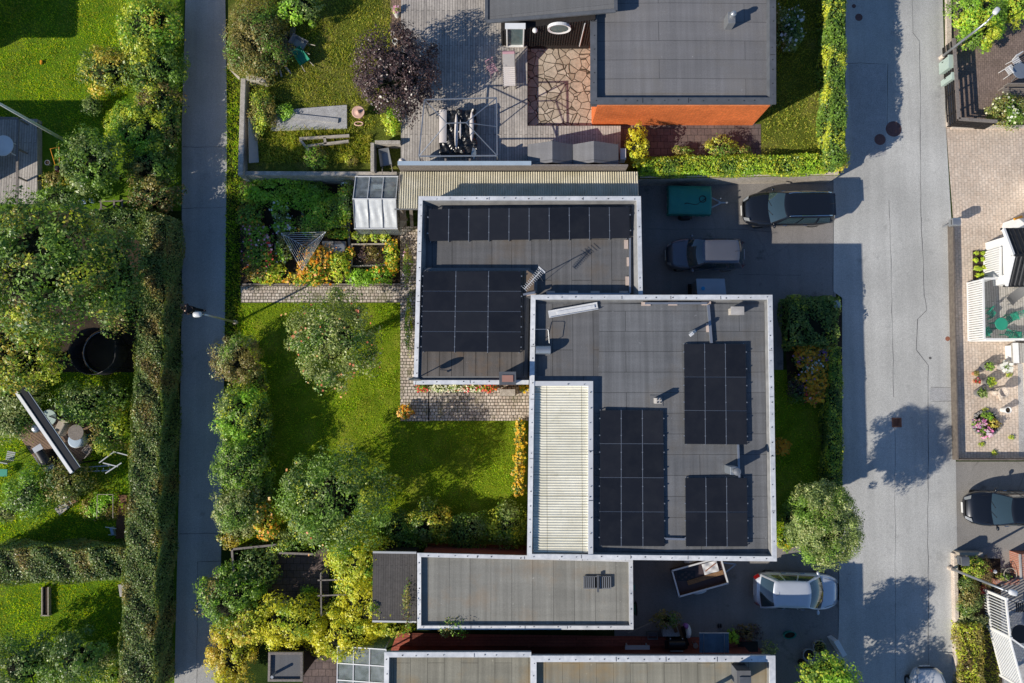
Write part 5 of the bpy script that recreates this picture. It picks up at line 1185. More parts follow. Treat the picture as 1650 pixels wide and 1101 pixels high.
# ================================================================ trees
T = tree
T('apple_tree', 'round apple tree with reddish fruit in the middle of the sunlit lawn', 540, 545, 68, 4.6, ['leaf_apple', 'leaf_silver', 'leaf_mid', 'leaf_dark'], [.50, .20, .15, .15], ry=76, leaf=.105, k=90, cr=.20, flowers=[(MATS['apple_red'], 70, .085)], cat='apple tree', dens=.62, core=.42)
T('fruit_tree', 'broad green fruit tree at the bottom of the lawn above the yellow climber', 540, 805, 86, 4.6, ['leaf_mid', 'leaf_grey', 'leaf_dark', 'leaf_lime'], [.46, .24, .22, .08], ry=80, leaf=.115, k=100, cr=.19, flowers=[(MATS['apple_red'], 14, .09)], dens=.62, core=.42)
T('copper_tree', 'round dark copper-leaved tree at the edge of the timber deck', 640, 119, 70, 3.4, ['leaf_copper'], None, LD, ry=76, leaf=.11, k=90, cr=.20, dens=.7, core=.5)
T('willow_tree', 'dense pale grey-green round tree standing at the road edge beside the lower drive', 1327, 845, 52, 5.2, ['leaf_grey', 'leaf_silver', 'leaf_apple', 'leaf_mid'], [.38, .14, .23, .25], ry=62, leaf=.08, k=240, cr=.15, dens=2.0, core=.58)
T('globe_tree', 'bright lime green ball-shaped tree at the bottom edge beside the road', 1334, 1108, 47, 4.2, ['leaf_bright', 'leaf_lime', 'leaf_mid'], [.55, .25, .2], ry=50, leaf=.11, k=90, cr=.18, dens=1.2, core=.7)
T('tall_tree', 'huge dark leafy tree filling the left edge beside the trampoline', 74, 432, 110, 8.6, ['leaf_mid', 'leaf_dark', 'leaf_olive', 'leaf_lime'], [.34, .48, .10, .08], ry=112, leaf=.145, k=130, cr=.17, dens=.75, depth=.7, core=.5)
T('tall_tree', 'yellow-green tree crown in sun at the left edge below the huge dark tree', 30, 568, 74, 5.0, ['leaf_lime', 'leaf_olive', 'leaf_mid', 'leaf_gold'], [.4, .2, .3, .10], ry=66, leaf=.13, k=90, cr=.19, dens=.7, depth=.7)
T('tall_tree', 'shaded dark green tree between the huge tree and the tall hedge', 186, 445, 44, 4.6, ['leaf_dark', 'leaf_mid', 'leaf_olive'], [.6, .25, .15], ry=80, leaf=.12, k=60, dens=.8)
T('young_tree', 'dark glossy tree at the left beyond the flagpole foot', 150, 262, 48, 3.6, ['leaf_mid', 'leaf_dark', 'leaf_grey'], [.4, .4, .2], ry=50, leaf=.13, k=60, cr=.22, dens=.7)
T('ash_tree', 'young green tree at the lower left corner of the small lawn', 40, 1072, 62, 3.2, ['leaf_grey', 'leaf_dark', 'leaf_mid'], [.35, .4, .25], ry=50, leaf=.11, k=60, cr=.22, dens=.6, core=.4)
T('ash_tree', 'dark pear tree below the small lawn, left of the tall hedge', 122, 1062, 46, 3.0, ['leaf_dark', 'leaf_grey', 'leaf_mid'], [.5, .25, .25], ry=45, leaf=.11, k=50, cr=.22, dens=.6, core=.4)
T('street_tree', 'leafy tree just outside the bottom edge whose shadow lies on the road', 1330, 1215, 66, 4.4, ['leaf_mid', 'leaf_bright'], [.6, .4], leaf=.13, k=60, dens=.5)

# ================================================================ big shrubs west of the path (top left)
S = shrub; BG = 'bushes along the left footpath'
S('shrub', 'leafy yellow-green bush at the top left beside the footpath', 240, 40, 52, 62, 2.5, ['leaf_lime', 'leaf_mid', 'leaf_bright', 'leaf_gold'], [.35, .35, .2, .1], leaf=.115, group=BG, k=60, cr=.24)
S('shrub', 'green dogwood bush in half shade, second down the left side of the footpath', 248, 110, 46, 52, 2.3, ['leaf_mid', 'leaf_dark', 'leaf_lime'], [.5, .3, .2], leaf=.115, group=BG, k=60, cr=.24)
S('variegated_shrub', 'cream and gold variegated shrub standing out on the bright lawn at upper left', 175, 112, 50, 40, 2.2, ['leaf_gold', 'leaf_dark', 'leaf_apple', 'leaf_lime'], [.38, .3, .2, .12], leaf=.12, k=60, cr=.20, dens=.7)
S('shrub', 'brownish green bush leaning toward the footpath, left side', 255, 160, 36, 34, 2.1, ['leaf_rust', 'leaf_olive', 'leaf_lime', 'leaf_dark'], [.3, .3, .2, .2], leaf=.11, group=BG, k=40, cr=.24)
S('shrub', 'lime green bush left of the footpath, below the brownish one', 222, 205, 50, 52, 2.3, ['leaf_lime', 'leaf_mid', 'leaf_bright'], [.4, .4, .2], leaf=.115, group=BG, k=60, cr=.22)
S('shrub', 'dull dark green bush by the footpath above the tall hedge', 240, 268, 42, 40, 2.0, ['leaf_mid', 'leaf_dark', 'leaf_olive'], [.35, .4, .25], leaf=.11, group=BG, k=40, cr=.24)
S('shrub', 'rusty shaded bush at the top end of the tall hedge', 248, 315, 40, 32, 2.0, ['leaf_rust', 'leaf_dark', 'leaf_olive'], [.25, .45, .3], leaf=.11, group=BG, k=40, cr=.24)
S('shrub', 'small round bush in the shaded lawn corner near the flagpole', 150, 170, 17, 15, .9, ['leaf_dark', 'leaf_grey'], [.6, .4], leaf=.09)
S('fern', 'yellow-tinged fern clump by the mower in the left shade', 88, 293, 22, 15, .8, ['leaf_olive', 'leaf_mid', 'leaf_gold'], [.5, .35, .15], leaf=.12, cat='fern')
S('shrub', 'sunny shrub with mixed leaves at the left edge above the timber patio', 20, 632, 44, 32, 1.8, ['leaf_grey', 'leaf_silver', 'leaf_dark'], [.4, .3, .3], leaf=.11, k=40)
S('shrub', 'grey-leaved shrub beside the upper end of the white roof beam', 20, 676, 33, 32, 1.5, ['leaf_grey', 'leaf_silver', 'leaf_dark'], [.4, .3, .3], leaf=.10, k=40)
S('shrub', 'dark green bush between the trampoline and the timber patio', 135, 648, 42, 30, 1.9, ['leaf_mid', 'leaf_dark', 'leaf_grey'], [.4, .35, .25], leaf=.11, k=40)
S('shrub', 'leafy bush right of the patio furniture by the steel frames', 178, 692, 27, 36, 1.6, ['leaf_lime', 'leaf_mid', 'leaf_olive'], [.25, .5, .25], leaf=.10, k=40)
S('shrub', 'dark bush in front of the grill on the left lawn', 50, 795, 38, 40, 1.6, ['leaf_mid', 'leaf_bright', 'leaf_dark'], [.45, .25, .3], leaf=.10, k=40)
S('shrub', 'olive twiggy bush under the lower end of the white roof beam', 108, 778, 35, 30, 1.7, ['leaf_apple', 'leaf_olive', 'leaf_dark'], [.4, .4, .2], leaf=.10, k=40)
S('shrub', 'small white-flecked bush at the far left edge above the cross hedge', 8, 828, 16, 14, .9, ['leaf_mid', 'leaf_silver'], [.6, .4], leaf=.09)
S('shrub', 'low bright weeds beside the cut grass heap near the tall hedge', 160, 818, 30, 22, .35, ['leaf_bright', 'leaf_olive'], [.6, .4], leaf=.10)
S('rose_bush', 'white-flecked rose bed at the bottom by the tall hedge', 158, 1062, 36, 16, .9, ['leaf_silver', 'leaf_mid', 'leaf_dark'], [.3, .4, .3], leaf=.09, flowers=[('petal_pink', 8, .09)], cat='rose bush')
S('shrub', 'low lime shrub at the bottom edge beside the tall hedge', 178, 1090, 24, 16, .7, ['leaf_lime', 'leaf_mid'], [.5, .5], leaf=.09)

# ================================================================ right side of the path
G2 = 'bushes on the right side of the left footpath'
S('shrub', 'big tawny bush on the right of the footpath near the top of the picture', 413, 60, 52, 70, 2.2, ['leaf_olive', 'leaf_grey', 'leaf_rust', 'leaf_mid'], [.42, .22, .18, .18], LD*.6, .085, group=G2, k=80, cr=.2)
S('shrub', 'bright leafy bush at the top beside the tawny one', 482, 12, 34, 26, 1.9, ['leaf_bright', 'leaf_mid', 'leaf_grey'], [.35, .4, .25], LD, .13, k=30, cr=.26)
S('shrub', 'small green weed clump growing over the concrete slab', 458, 178, 14, 12, .5, ['leaf_mid', 'leaf_bright'], [.5, .5], LD, .09)
S('shrub', 'yellow-green bush at the foot of the copper tree', 632, 196, 15, 20, .8, ['leaf_lime', 'leaf_bright'], [.6, .4], LD, .09)
S('shrub', 'low weedy bush inside the walled plot beside its bottom wall', 508, 254, 18, 18, .7, ['leaf_mid', 'leaf_bright', 'leaf_olive'], [.4, .3, .3], LD, .09)
S('shrub', 'little yellow-green weed in the walled plot by the stone bin', 565, 258, 10, 10, .4, ['leaf_lime', 'leaf_olive'], [.5, .5], LD, .08)
S('shrub', 'green bush growing in the grass against the inside of the left garden wall', 424, 175, 20, 38, .8, ['leaf_olive', 'leaf_mid', 'leaf_lime'], [.45, .3, .25], LD, .08)
S('shrub', 'rust-tipped feathery bush beside the shaded footpath, below the lamp', 382, 582, 36, 42, 2.3, ['leaf_olive', 'leaf_rust', 'leaf_silver', 'leaf_mid'], [.36, .2, .24, .2], leaf=.08, group=G2, k=50, cr=.24)
S('shrub', 'bright round green bush beside the footpath, second below the lamp', 388, 668, 40, 50, 2.8, ['leaf_bright', 'leaf_mid', 'leaf_lime', 'leaf_grey'], [.35, .35, .12, .18], leaf=.10, group=G2, k=60, cr=.22)
S('shrub', 'mid green bush beside the footpath, third below the lamp', 386, 750, 40, 48, 2.8, ['leaf_mid', 'leaf_grey', 'leaf_bright', 'leaf_dark'], [.4, .25, .15, .2], leaf=.10, group=G2, k=60, cr=.22)
S('shrub', 'silver-green bush beside the footpath, lowest of the row', 384, 822, 40, 40, 2.8, ['leaf_silver', 'leaf_grey', 'leaf_mid'], [.3, .4, .3], leaf=.095, group=G2, k=60, cr=.22)
S('shrub', 'pale gold-green shrub in front of the garage, below the lawn', 690, 842, 36, 30, 1.5, ['leaf_gold', 'leaf_lime', 'leaf_mid', 'leaf_grey'], [.2, .35, .25, .2], leaf=.105, k=50, cr=.22, dens=.8)
S('shrub', 'dark green shrub left of the pale one by the shed', 645, 855, 36, 30, 1.3, ['leaf_mid', 'leaf_dark'], [.5, .5], leaf=.10)
S('shrub', 'dark leafy shrub between the pale one and the house corner', 754, 856, 42, 28, 1.2, ['leaf_dark', 'leaf_mid', 'leaf_grey'], [.45, .35, .2], leaf=.10)
S('shrub', 'light-tipped shrub at the lower left corner of the solar house', 820, 848, 28, 32, 1.6, ['leaf_lime', 'leaf_mid', 'leaf_grey'], [.3, .4, .3], leaf=.10, k=40)
S('shrub', 'dark round bush below the silver-green one, at the shaded terrace', 374, 962, 52, 54, 2.0, ['leaf_mid', 'leaf_bright', 'leaf_dark', 'leaf_olive'], [.42, .2, .25, .13], leaf=.10, k=70, cr=.2)
S('shrub', 'dark ivy-like bush inside the corner of the black fence', 412, 912, 34, 32, 1.4, ['leaf_dark', 'leaf_grey'], [.75, .25], leaf=.12)
S('shrub', 'small green pot-like bush on the dark terrace', 497, 958, 13, 13, .6, ['leaf_bright', 'leaf_mid'], [.4, .6], leaf=.10)
S('climber', 'golden yellow autumn bush at the bottom beside the footpath', 372, 1052, 38, 58, 1.9, ['leaf_gold', 'leaf_yellow', 'leaf_olive', 'leaf_lime'], [.45, .3, .1, .15], leaf=.105, k=70, cr=.2, cat='climber')
for lab, px, py, rx, ry, mats, wts in (
    ('yellow-green climber mass over the pergola beside the shed roof', 580, 905, 48, 42, ['leaf_lime', 'leaf_yellow', 'leaf_bright'], [.55, .3, .15]),
    ('bright yellow climber growing below the shed roof corner', 590, 972, 54, 48, ['leaf_yellow', 'leaf_lime', 'leaf_mid'], [.62, .34, .04]),
    ('yellow climber mass above the small dark roof at the bottom', 470, 1004, 62, 40, ['leaf_yellow', 'leaf_lime', 'leaf_mid'], [.62, .34, .04]),
    ('yellow climber between the small dark roof and the conservatory', 556, 1024, 52, 44, ['leaf_yellow', 'leaf_lime', 'leaf_mid'], [.62, .34, .04]),
    ('yellowing climber tongue reaching along the lower edge of the shed roof', 632, 1010, 34, 10, ['leaf_lime', 'leaf_yellow', 'leaf_bright'], [.5, .3, .2]),
    ('gold climber end between the dark round bush and the autumn bush', 402, 1012, 28, 24, ['leaf_gold', 'leaf_lime', 'leaf_olive'], [.4, .4, .2])):
    S('climber', lab, px, py, rx, ry, 2.85, mats, wts, leaf=.115, k=60, cr=.22, cat='climber', group='yellow climbers on the pergola')
S('climber', 'dark ivy strand climbing at the left end of the garage roof', 660, 968, 8, 42, 3.15, ['leaf_olive', 'leaf_mid', 'leaf_rust'], [.5, .3, .2], leaf=.09, k=30, cr=.4, cat='climber', core=.3, dens=.8)
S('climber', 'green climber creeping over the lower edge of the garage roof', 730, 1002, 25, 18, 3.2, ['leaf_bright', 'leaf_mid', 'leaf_olive'], [.35, .35, .3], leaf=.09, k=40, cr=.34, cat='climber', core=.2, dens=.6)

# ---- north plot and front gardens
S('yellow_shrub', 'bright yellow bush at the right end of the timber fence', 1027, 236, 18, 32, 1.7, ['leaf_yellow', 'leaf_lime'], [.75, .25], LD, .11, k=30, cr=.28, dens=.7)
S('hydrangea', 'bluish-white flowering bush in the deep shade right of the upper house', 1273, 48, 24, 34, 1.3, ['leaf_grey', 'leaf_dark'], [.5, .5], LD, .10, flowers=[('petal_white', 90, .09)], cat='hydrangea')
S('ornamental_grass', 'feathery yellow-green shrub against the paving below the orange wall', 1160, 238, 24, 17, 1.0, ['leaf_lime', 'leaf_olive', 'leaf_mid'], [.4, .3, .3], LD, .09)
S('shrub', 'small dark plant in the bed left of the feathery shrub', 1100, 243, 16, 8, .6, ['leaf_mid', 'leaf_olive'], [.6, .4], LD, .08)
S('shrub', 'small plant in the bed right of the feathery shrub', 1196, 243, 14, 8, .6, ['leaf_olive', 'leaf_mid'], [.6, .4], LD, .08)
S('shrub', 'rusty yellow bush end at the corner where the two roadside hedges meet', 1352, 258, 15, 17, 1.55, ['leaf_gold', 'leaf_lime', 'leaf_rust'], [.35, .4, .25], LD, .09)
S('shrub', 'large clipped yellow-green bush under the street lamp at top right', 1578, 30, 45, 50, 2.0, ['leaf_lime', 'leaf_bright', 'leaf_mid'], [.35, .35, .3], leaf=.10, k=60, cr=.22)
S('shrub', 'second clipped bush at the very top right corner', 1632, 12, 26, 30, 1.9, ['leaf_lime', 'leaf_bright', 'leaf_mid'], [.4, .3, .3], leaf=.10, k=40, cr=.24)
S('rose_bush', 'white-flowering rose bush at the right edge above the pale kerb', 1625, 178, 32, 24, 1.1, ['leaf_mid', 'leaf_olive', 'leaf_apple'], [.4, .3, .3], leaf=.085, flowers=[('petal_cream', 60, .10)], cat='rose bush')
S('shrub', 'small yellow-flowered plant at the house corner near the pale round tree', 1264, 874, 14, 13, .7, ['leaf_lime', 'leaf_mid'], [.6, .4], leaf=.08, flowers=[('petal_yellow', 20, .06)])
S('shrub', 'dark shrub behind the pale round tree against the house', 1278, 842, 18, 34, 1.4, ['leaf_dark', 'leaf_mid'], [.7, .3], leaf=.10)
S('marigold', 'round orange flower clump by the right wall of the solar house', 1259, 720, 11, 11, .55, ['leaf_mid', 'leaf_olive'], [.5, .5], leaf=.07, flowers=[('petal_orange_lifted', 320, .08)], cat='flowers')
S('shrub', 'dark reddish shrub in the shade left of the orange flower bed', 1289, 628, 18, 20, .8, ['leaf_copper', 'leaf_dark'], [.5, .5], leaf=.09)
FB = 'flower clumps in the bed behind the street hedge'
for nm, lab, px, py, rx, ry, fl in (
    ('flower_clump', 'orange flower clump at the top of the flower bed', 1300, 566, 17, 13, [('petal_orange_lifted', 420, .085)]),
    ('flower_clump', 'purple aster clump at the top right of the flower bed', 1327, 570, 12, 10, [('petal_purple', 110, .07), ('petal_orange_lifted', 90, .08)]),
    ('flower_clump', 'purple and red flower clump on the left of the flower bed', 1293, 582, 11, 10, [('petal_purple', 60, .07), ('petal_orange_lifted', 120, .085), ('petal_red', 25, .07)]),
    ('flower_clump', 'white-leaved flower clump in the middle of the bed', 1308, 590, 16, 11, [('petal_white', 110, .08), ('petal_orange_lifted', 80, .08)]),
    ('flower_clump', 'large orange flower clump right of the white one', 1325, 598, 17, 18, [('petal_orange_lifted', 420, .085), ('petal_yellow', 20, .07)]),
    ('flower_clump', 'orange flower clump at the left middle of the bed', 1300, 614, 13, 12, [('petal_orange_lifted', 300, .085), ('petal_purple', 30, .06)]),
    ('flower_clump', 'yellow-orange flower clump low in the bed', 1318, 622, 12, 11, [('petal_orange_lifted', 300, .085), ('petal_white', 20, .06)]),
    ('flower_clump', 'lowest orange-red flower clump of the bed', 1309, 640, 13, 10, [('petal_orange_lifted', 240, .085), ('petal_red', 30, .07), ('petal_white', 20, .07)])):
    S(nm, lab, px, py, rx, ry, 1.0, ['leaf_mid', 'leaf_grey'], [.6, .4], leaf=.075, flowers=fl, cat='flowers', group=FB)
S('shrub', 'shaded corner bush with yellow buds at the driveway, left of the conifer block', 1284, 492, 13, 14, 1.35, ['leaf_lime', 'leaf_dark'], [.5, .5], leaf=.08)
# lower right border
S('shrub', 'lime bush in the corner of the border below the black car', 1569, 915, 17, 18, .9, ['leaf_lime', 'leaf_bright', 'leaf_olive'], [.45, .25, .3], leaf=.085)
S('shrub', 'brown-green heathery bush in the border below the lime one', 1562, 960, 18, 28, .8, ['leaf_olive', 'leaf_grey', 'leaf_dark'], [.35, .3, .35], leaf=.08)
S('shrub', 'silvery grass tuft in the border at lower right', 1566, 1000, 20, 12, .5, ['leaf_silver', 'leaf_grey'], [.5, .5], leaf=.09)
S('shrub', 'bare twiggy shrub beside the border at the right drive', 1588, 922, 10, 22, .8, ['leaf_rust'], None, leaf=.05, dens=.25, core=0)
# terrace flowers
TF = 'flowers along the foot of the west wing'
for lab, px, w_, fl in (('red and pink flowers at the left end of the wall bed above the setts', 682, 10, [('petal_red', 60, .06)]), ('cream flowers in the wall bed, left stretch', 705, 14, [('petal_cream', 150, .07)]), ('cream flowers in the wall bed, middle stretch', 732, 14, [('petal_cream', 150, .07), ('petal_red', 8, .06)]), ('cream and red flowers in the wall bed near the chimney', 760, 14, [('petal_cream', 90, .07), ('petal_red', 40, .06)]), ('red flowers in the wall bed just left of the chimney base', 786, 12, [('petal_red', 90, .07), ('petal_orange', 20, .06)]), ('yellow-orange flowers right of the chimney base', 845, 7, [('petal_yellow', 70, .07)])):
    S('flower_clump', lab, px, 626, w_, 6, .45, ['leaf_bright', 'leaf_mid'], [.5, .5], leaf=.07, flowers=fl, cat='flowers', group=TF)
S('marigold', 'ball of orange flowers at the corner of the stone sett path and lawn', 653, 664, 10.5, 10.5, .55, ['leaf_olive', 'leaf_mid'], [.5, .5], leaf=.07, flowers=[('petal_orange', 150, .08)], cat='flowers')
for lab, py in (('golden flowers at the top of the bed along the house wall, by the setts', 690), ('golden flowers second from the top along the house wall', 712), ('golden flowers in the middle along the house wall', 736), ('golden flowers second from the bottom along the house wall', 762), ('golden flowers at the bottom of the bed along the house wall', 786)):
    S('marigold', lab, 838-.03*(py-690), py, 8, 13, .55, ['leaf_mid', 'leaf_olive'], [.6, .4], leaf=.07, flowers=[('petal_yellow', 120, .075)], cat='flowers', group='golden flowers along the house wall')
S('climber', 'sparse flowering climber on the west wall beside the sett path, upper', 659, 520, 6, 45, 1.4, ['leaf_mid', 'leaf_lime'], [.6, .4], leaf=.08, flowers=[('petal_white', 14, .08)], cat='climber', dens=.5, core=0)
S('climber', 'sparse flowering climber on the west wall near the roof corner', 657, 425, 6, 30, 1.2, ['leaf_mid', 'leaf_olive'], [.6, .4], leaf=.08, flowers=[('petal_pink', 6, .08)], cat='climber', dens=.5, core=0)

# ================================================================ vegetable garden
VG = 'plants of the vegetable garden'
for nm, lab, px, py, rx, ry, h, mats, wts, fl in (
    ('potato_bed', 'large fresh green leafy mound under the concrete wall', 448, 300, 52, 24, 1.0, ['leaf_bright', 'leaf_lawnhedge', 'leaf_bright'], [.5, .3, .2], []),
    ('vegetable_plant', 'bright green leafy plants below the large mound, right', 495, 322, 26, 16, .7, ['leaf_bright', 'leaf_bright'], [.6, .4], []),
    ('vegetable_plant', 'green leaf row in the left part below the mound', 410, 318, 22, 14, .7, ['leaf_bright', 'leaf_bright', 'leaf_lime'], [.5, .3, .2], []),
    ('flower_clump', 'dark clump with small orange flowers at the left top of the beds', 402, 348, 20, 18, .8, ['leaf_mid', 'leaf_bright', 'leaf_rust'], [.5, .3, .2], [('petal_orange', 12, .07)]),
    ('flower_clump', 'white flowering clump in the upper middle of the beds', 452, 342, 14, 14, .8, ['leaf_bright', 'leaf_grey'], [.6, .4], [('petal_white', 40, .08)]),
    ('flower_clump', 'clump with white and pink flowers in the middle left of the beds', 458, 366, 18, 14, .8, ['leaf_bright', 'leaf_mid'], [.6, .4], [('petal_white', 25, .08), ('petal_pink', 15, .07)]),
    ('dahlia', 'pink and red dahlias at the left of the beds', 416, 384, 22, 20, .9, ['leaf_mid', 'leaf_bright'], [.6, .4], [('petal_pink', 55, .09), ('petal_red', 35, .09)]),
    ('dahlia', 'mixed red and orange dahlias left of the washing line', 418, 415, 24, 18, .9, ['leaf_mid', 'leaf_bright', 'leaf_olive'], [.5, .3, .2], [('petal_red', 30, .09), ('petal_orange', 30, .08), ('petal_pink', 20, .08)]),
    ('flower_clump', 'orange-yellow flowers on the left edge above the dahlias', 408, 362, 14, 10, .7, ['leaf_bright', 'leaf_olive'], [.6, .4], [('petal_orange', 40, .08)]),
    ('flower_clump', 'yellow-brown flowers in the lower left of the beds', 425, 438, 32, 14, .7, ['leaf_olive', 'leaf_bright', 'leaf_lime'], [.5, .2, .3], [('petal_orange', 60, .07)]),
    ('vegetable_plant', 'lime leafy clump on the bottom edge of the beds, left', 428, 450, 20, 9, .55, ['leaf_lime', 'leaf_bright'], [.6, .4], [('petal_yellow', 30, .07)]),
    ('flower_clump', 'pale flowering plants under the washing line, left side', 458, 400, 13, 22, .7, ['leaf_bright', 'leaf_grey', 'leaf_olive'], [.4, .3, .3], [('petal_white', 20, .07)]),
    ('marigold', 'large blazing orange marigold mass right of the washing line foot', 508, 426, 26, 28, .7, ['leaf_bright', 'leaf_olive'], [.5, .5], [('petal_orange', 420, .09)]),
    ('marigold', 'orange and yellow marigolds on the bottom edge below the washing line', 492, 450, 28, 9, .55, ['leaf_lime', 'leaf_bright'], [.5, .5], [('petal_orange', 110, .08), ('petal_yellow', 40, .08)]),
    ('vegetable_plant', 'dark bushy vegetables left of the greenhouse', 530, 340, 30, 28, 1.0, ['leaf_bright', 'leaf_lime', 'leaf_mid'], [.4, .25, .35], [('petal_orange', 8, .07)]),
    ('vegetable_plant', 'tall pale vine leaves along the left side of the greenhouse', 558, 325, 11, 36, 1.2, ['leaf_grey', 'leaf_bright', 'leaf_lime'], [.4, .4, .2], [('petal_orange', 8, .08)]),
    ('vegetable_plant', 'dark leafy vegetables in the upper middle beside the hoop', 512, 308, 18, 16, .8, ['leaf_mid', 'leaf_bright'], [.6, .4], []),
    ('vegetable_plant', 'green bushy vegetables at the centre, right of the white flowers', 505, 362, 26, 18, .8, ['leaf_bright', 'leaf_mid', 'leaf_olive'], [.4, .4, .2], [('petal_orange', 16, .07)]),
    ('vegetable_plant', 'low seedlings just below the greenhouse, left of the lettuces', 545, 378, 18, 8, .4, ['leaf_bright', 'leaf_lime'], [.5, .5], [('petal_yellow', 20, .06)]),
    ('vegetable_plant', 'yellow-green runner beans in the middle bottom of the beds', 548, 430, 16, 24, .8, ['leaf_lime', 'leaf_bright', 'leaf_yellow'], [.5, .35, .15], [('petal_orange', 20, .07)]),
    ('flower_clump', 'orange flowers at the corner of the wooden cold frame', 562, 408, 9, 8, .5, ['leaf_bright', 'leaf_lime'], [.5, .5], [('petal_orange', 40, .08)]),
    ('vegetable_plant', 'rich green leafy clump on the bottom edge, centre right', 583, 448, 22, 13, .7, ['leaf_bright', 'leaf_bright'], [.6, .4], []),
    ('marigold', 'orange and green flower clump on the bottom edge, right', 614, 443, 18, 15, .65, ['leaf_bright', 'leaf_bright'], [.5, .5], [('petal_orange', 45, .08)]),
    ('marigold', 'yellow-orange flower column beside the sett path', 632, 413, 11, 24, .7, ['leaf_lime', 'leaf_bright'], [.5, .5], [('petal_yellow', 70, .08), ('petal_orange', 30, .07)]),
    ('herb', 'dark red-leaved low herbs inside the timber-edged bed', 594, 410, 20, 12, .35, ['leaf_copper', 'leaf_rust', 'leaf_olive'], [.4, .3, .3], [])):
    S(nm, lab, px, py, rx, ry, h, mats, wts, leaf=.10, flowers=fl, cat='plant', group=VG, dens=.9, core=.5)
for i, px in enumerate((574, 588, 604, 620)):
    S('lettuce', ['pale lettuce at the left end of the row below the greenhouse', 'second pale lettuce from the left below the greenhouse', 'third pale lettuce from the left below the greenhouse', 'pale lettuce at the right end of the row below the greenhouse'][i], px, 380+i*.5, 8, 8, .4, ['leaf_lime', 'leaf_silver', 'leaf_bright'], [.5, .3, .2], leaf=.10, cat='lettuce', group='lettuces below the greenhouse', k=14)

S('marigold', 'tall orange and yellow flowers between the silver-green bush and the fruit tree', 430, 842, 18, 26, 1.9, ['leaf_lime', 'leaf_mid'], [.5, .5], leaf=.09, flowers=[('petal_orange', 150, .10), ('petal_yellow', 40, .09)], cat='flowers')
S('shrub', 'pale weedy shrub beside the footpath above the black fence', 372, 866, 20, 14, .9, ['leaf_gold', 'leaf_olive', 'leaf_mid'], [.35, .35, .3], leaf=.09)
S('shrub', 'leafy bush filling the gap between the fruit tree and the yellow climber', 470, 872, 32, 18, 1.4, ['leaf_mid', 'leaf_lime', 'leaf_grey'], [.5, .25, .25], leaf=.10)
S('shrub', 'dark bush at the left of the lawn, inside the row along the footpath', 418, 700, 20, 54, 1.3, ['leaf_dark', 'leaf_mid'], [.6, .4], leaf=.10, k=40, cr=.25)
S('shrub', 'dark bush at the lower left lawn corner, inside the row along the footpath', 420, 785, 24, 40, 1.3, ['leaf_dark', 'leaf_mid'], [.6, .4], leaf=.10, k=40, cr=.25)
S('shrub', 'dark bush between the apple tree shade and the rust-tipped bush', 412, 615, 18, 26, 1.1, ['leaf_dark', 'leaf_mid', 'leaf_olive'], [.5, .35, .15], leaf=.09, k=30, cr=.25)
S('shrub', 'shaded bush right of the trampoline at the tall hedge foot', 204, 500, 12, 26, 1.1, ['leaf_dark', 'leaf_mid'], [.7, .3], leaf=.10)
S('shrub', 'dark bush below the trampoline beside the tall hedge', 190, 640, 20, 24, 1.4, ['leaf_dark', 'leaf_mid'], [.6, .4], leaf=.10)
S('shrub', 'leafy bush along the left side of the footpath, above the tall hedge in shade', 272, 205, 18, 56, 1.7, ['leaf_dark', 'leaf_mid', 'leaf_olive'], [.5, .35, .15], leaf=.11, k=40, cr=.24)
S('shrub', 'bush at the left edge above the big dark tree', 100, 318, 40, 18, 1.6, ['leaf_dark', 'leaf_mid'], [.6, .4], leaf=.11)
# ================================================================ walls and kerbs
def wall(label, pts, w, z0, z1, mat, name='garden_wall', cat='wall', cap=None, group=None, bevel=.015):
    q = [Vector(P(a, b, z1)) for a, b in pts]; t = thing(name, label, cat, (q[0].x, q[0].y, z0), 0, group)
    for a, b in zip(q[:-1], q[1:]):
        mb = MB(); mb.bar((a.x, a.y, (z0+z1)/2), (b.x, b.y, (z0+z1)/2), w, z1-z0); mb.build('wall_section', MATS[mat], t, bevel=bevel)
        if cap: mb = MB(); mb.bar((a.x, a.y, z1+.025), (b.x, b.y, z1+.025), w+.06, .045); mb.build('coping', MATS[cap], t)
    return t
wall('pale concrete wall along the left side of the walled plot above the vegetable garden', [(392, 126), (387, 282)], .26, .0, LD+.62, 'concrete', bevel=.03)
wall('pale concrete wall along the top of the vegetable garden', [(390, 279), (640, 280)], .22, 0, LD+.30, 'concrete', bevel=.03)
wall('short crumbling concrete wall at the top end of the walled plot', [(396, 125), (428, 128)], .28, LD, LD+.6, 'concrete', bevel=.04)
wall('pale concrete retaining wall under the low hedge by the parked cars', [(1031, 283), (1352, 278)], .2, 0, LD+.12, 'kerb_pale', bevel=.02)
wall('concrete wall of the open stone bin left of the deck, its left side', [(600, 230), (600, 276)], .18, LD, LD+.7, 'concrete')
wall('concrete wall of the open stone bin left of the deck, its top side', [(604, 229), (645, 229)], .18, LD, LD+.7, 'concrete')
wall('pale pinkish kerb wall between the road and the top right terrace', [(1527, -200), (1531, 203)], .27, .0, .16, 'kerb_pale', 'kerb', 'kerb')
wall('pale pinkish kerb wall along the top of the paved court', [(1534, 204), (1700, 204)], .18, .0, .16, 'kerb_pale', 'kerb', 'kerb')
wall('low dark-edged wall along the left side of the paved court', [(1536, 356), (1544, 742)], .08, .0, .44, 'wall_brown', 'low_wall', 'wall')
wall('low dark-edged wall along the bottom of the paved court', [(1547, 741), (1750, 741)], .08, .0, .44, 'wall_brown', 'low_wall', 'wall')
wall('rough pale concrete edging of the border at lower right', [(1540, 892), (1545, 1130)], .22, .0, .28, 'kerb_pale', 'low_wall', 'wall', bevel=.03)
wall('short wooden-topped edging at the upper end of the lower right border', [(1545, 893), (1584, 893)], .16, .0, .5, 'wood_pale', 'low_wall', 'wall')
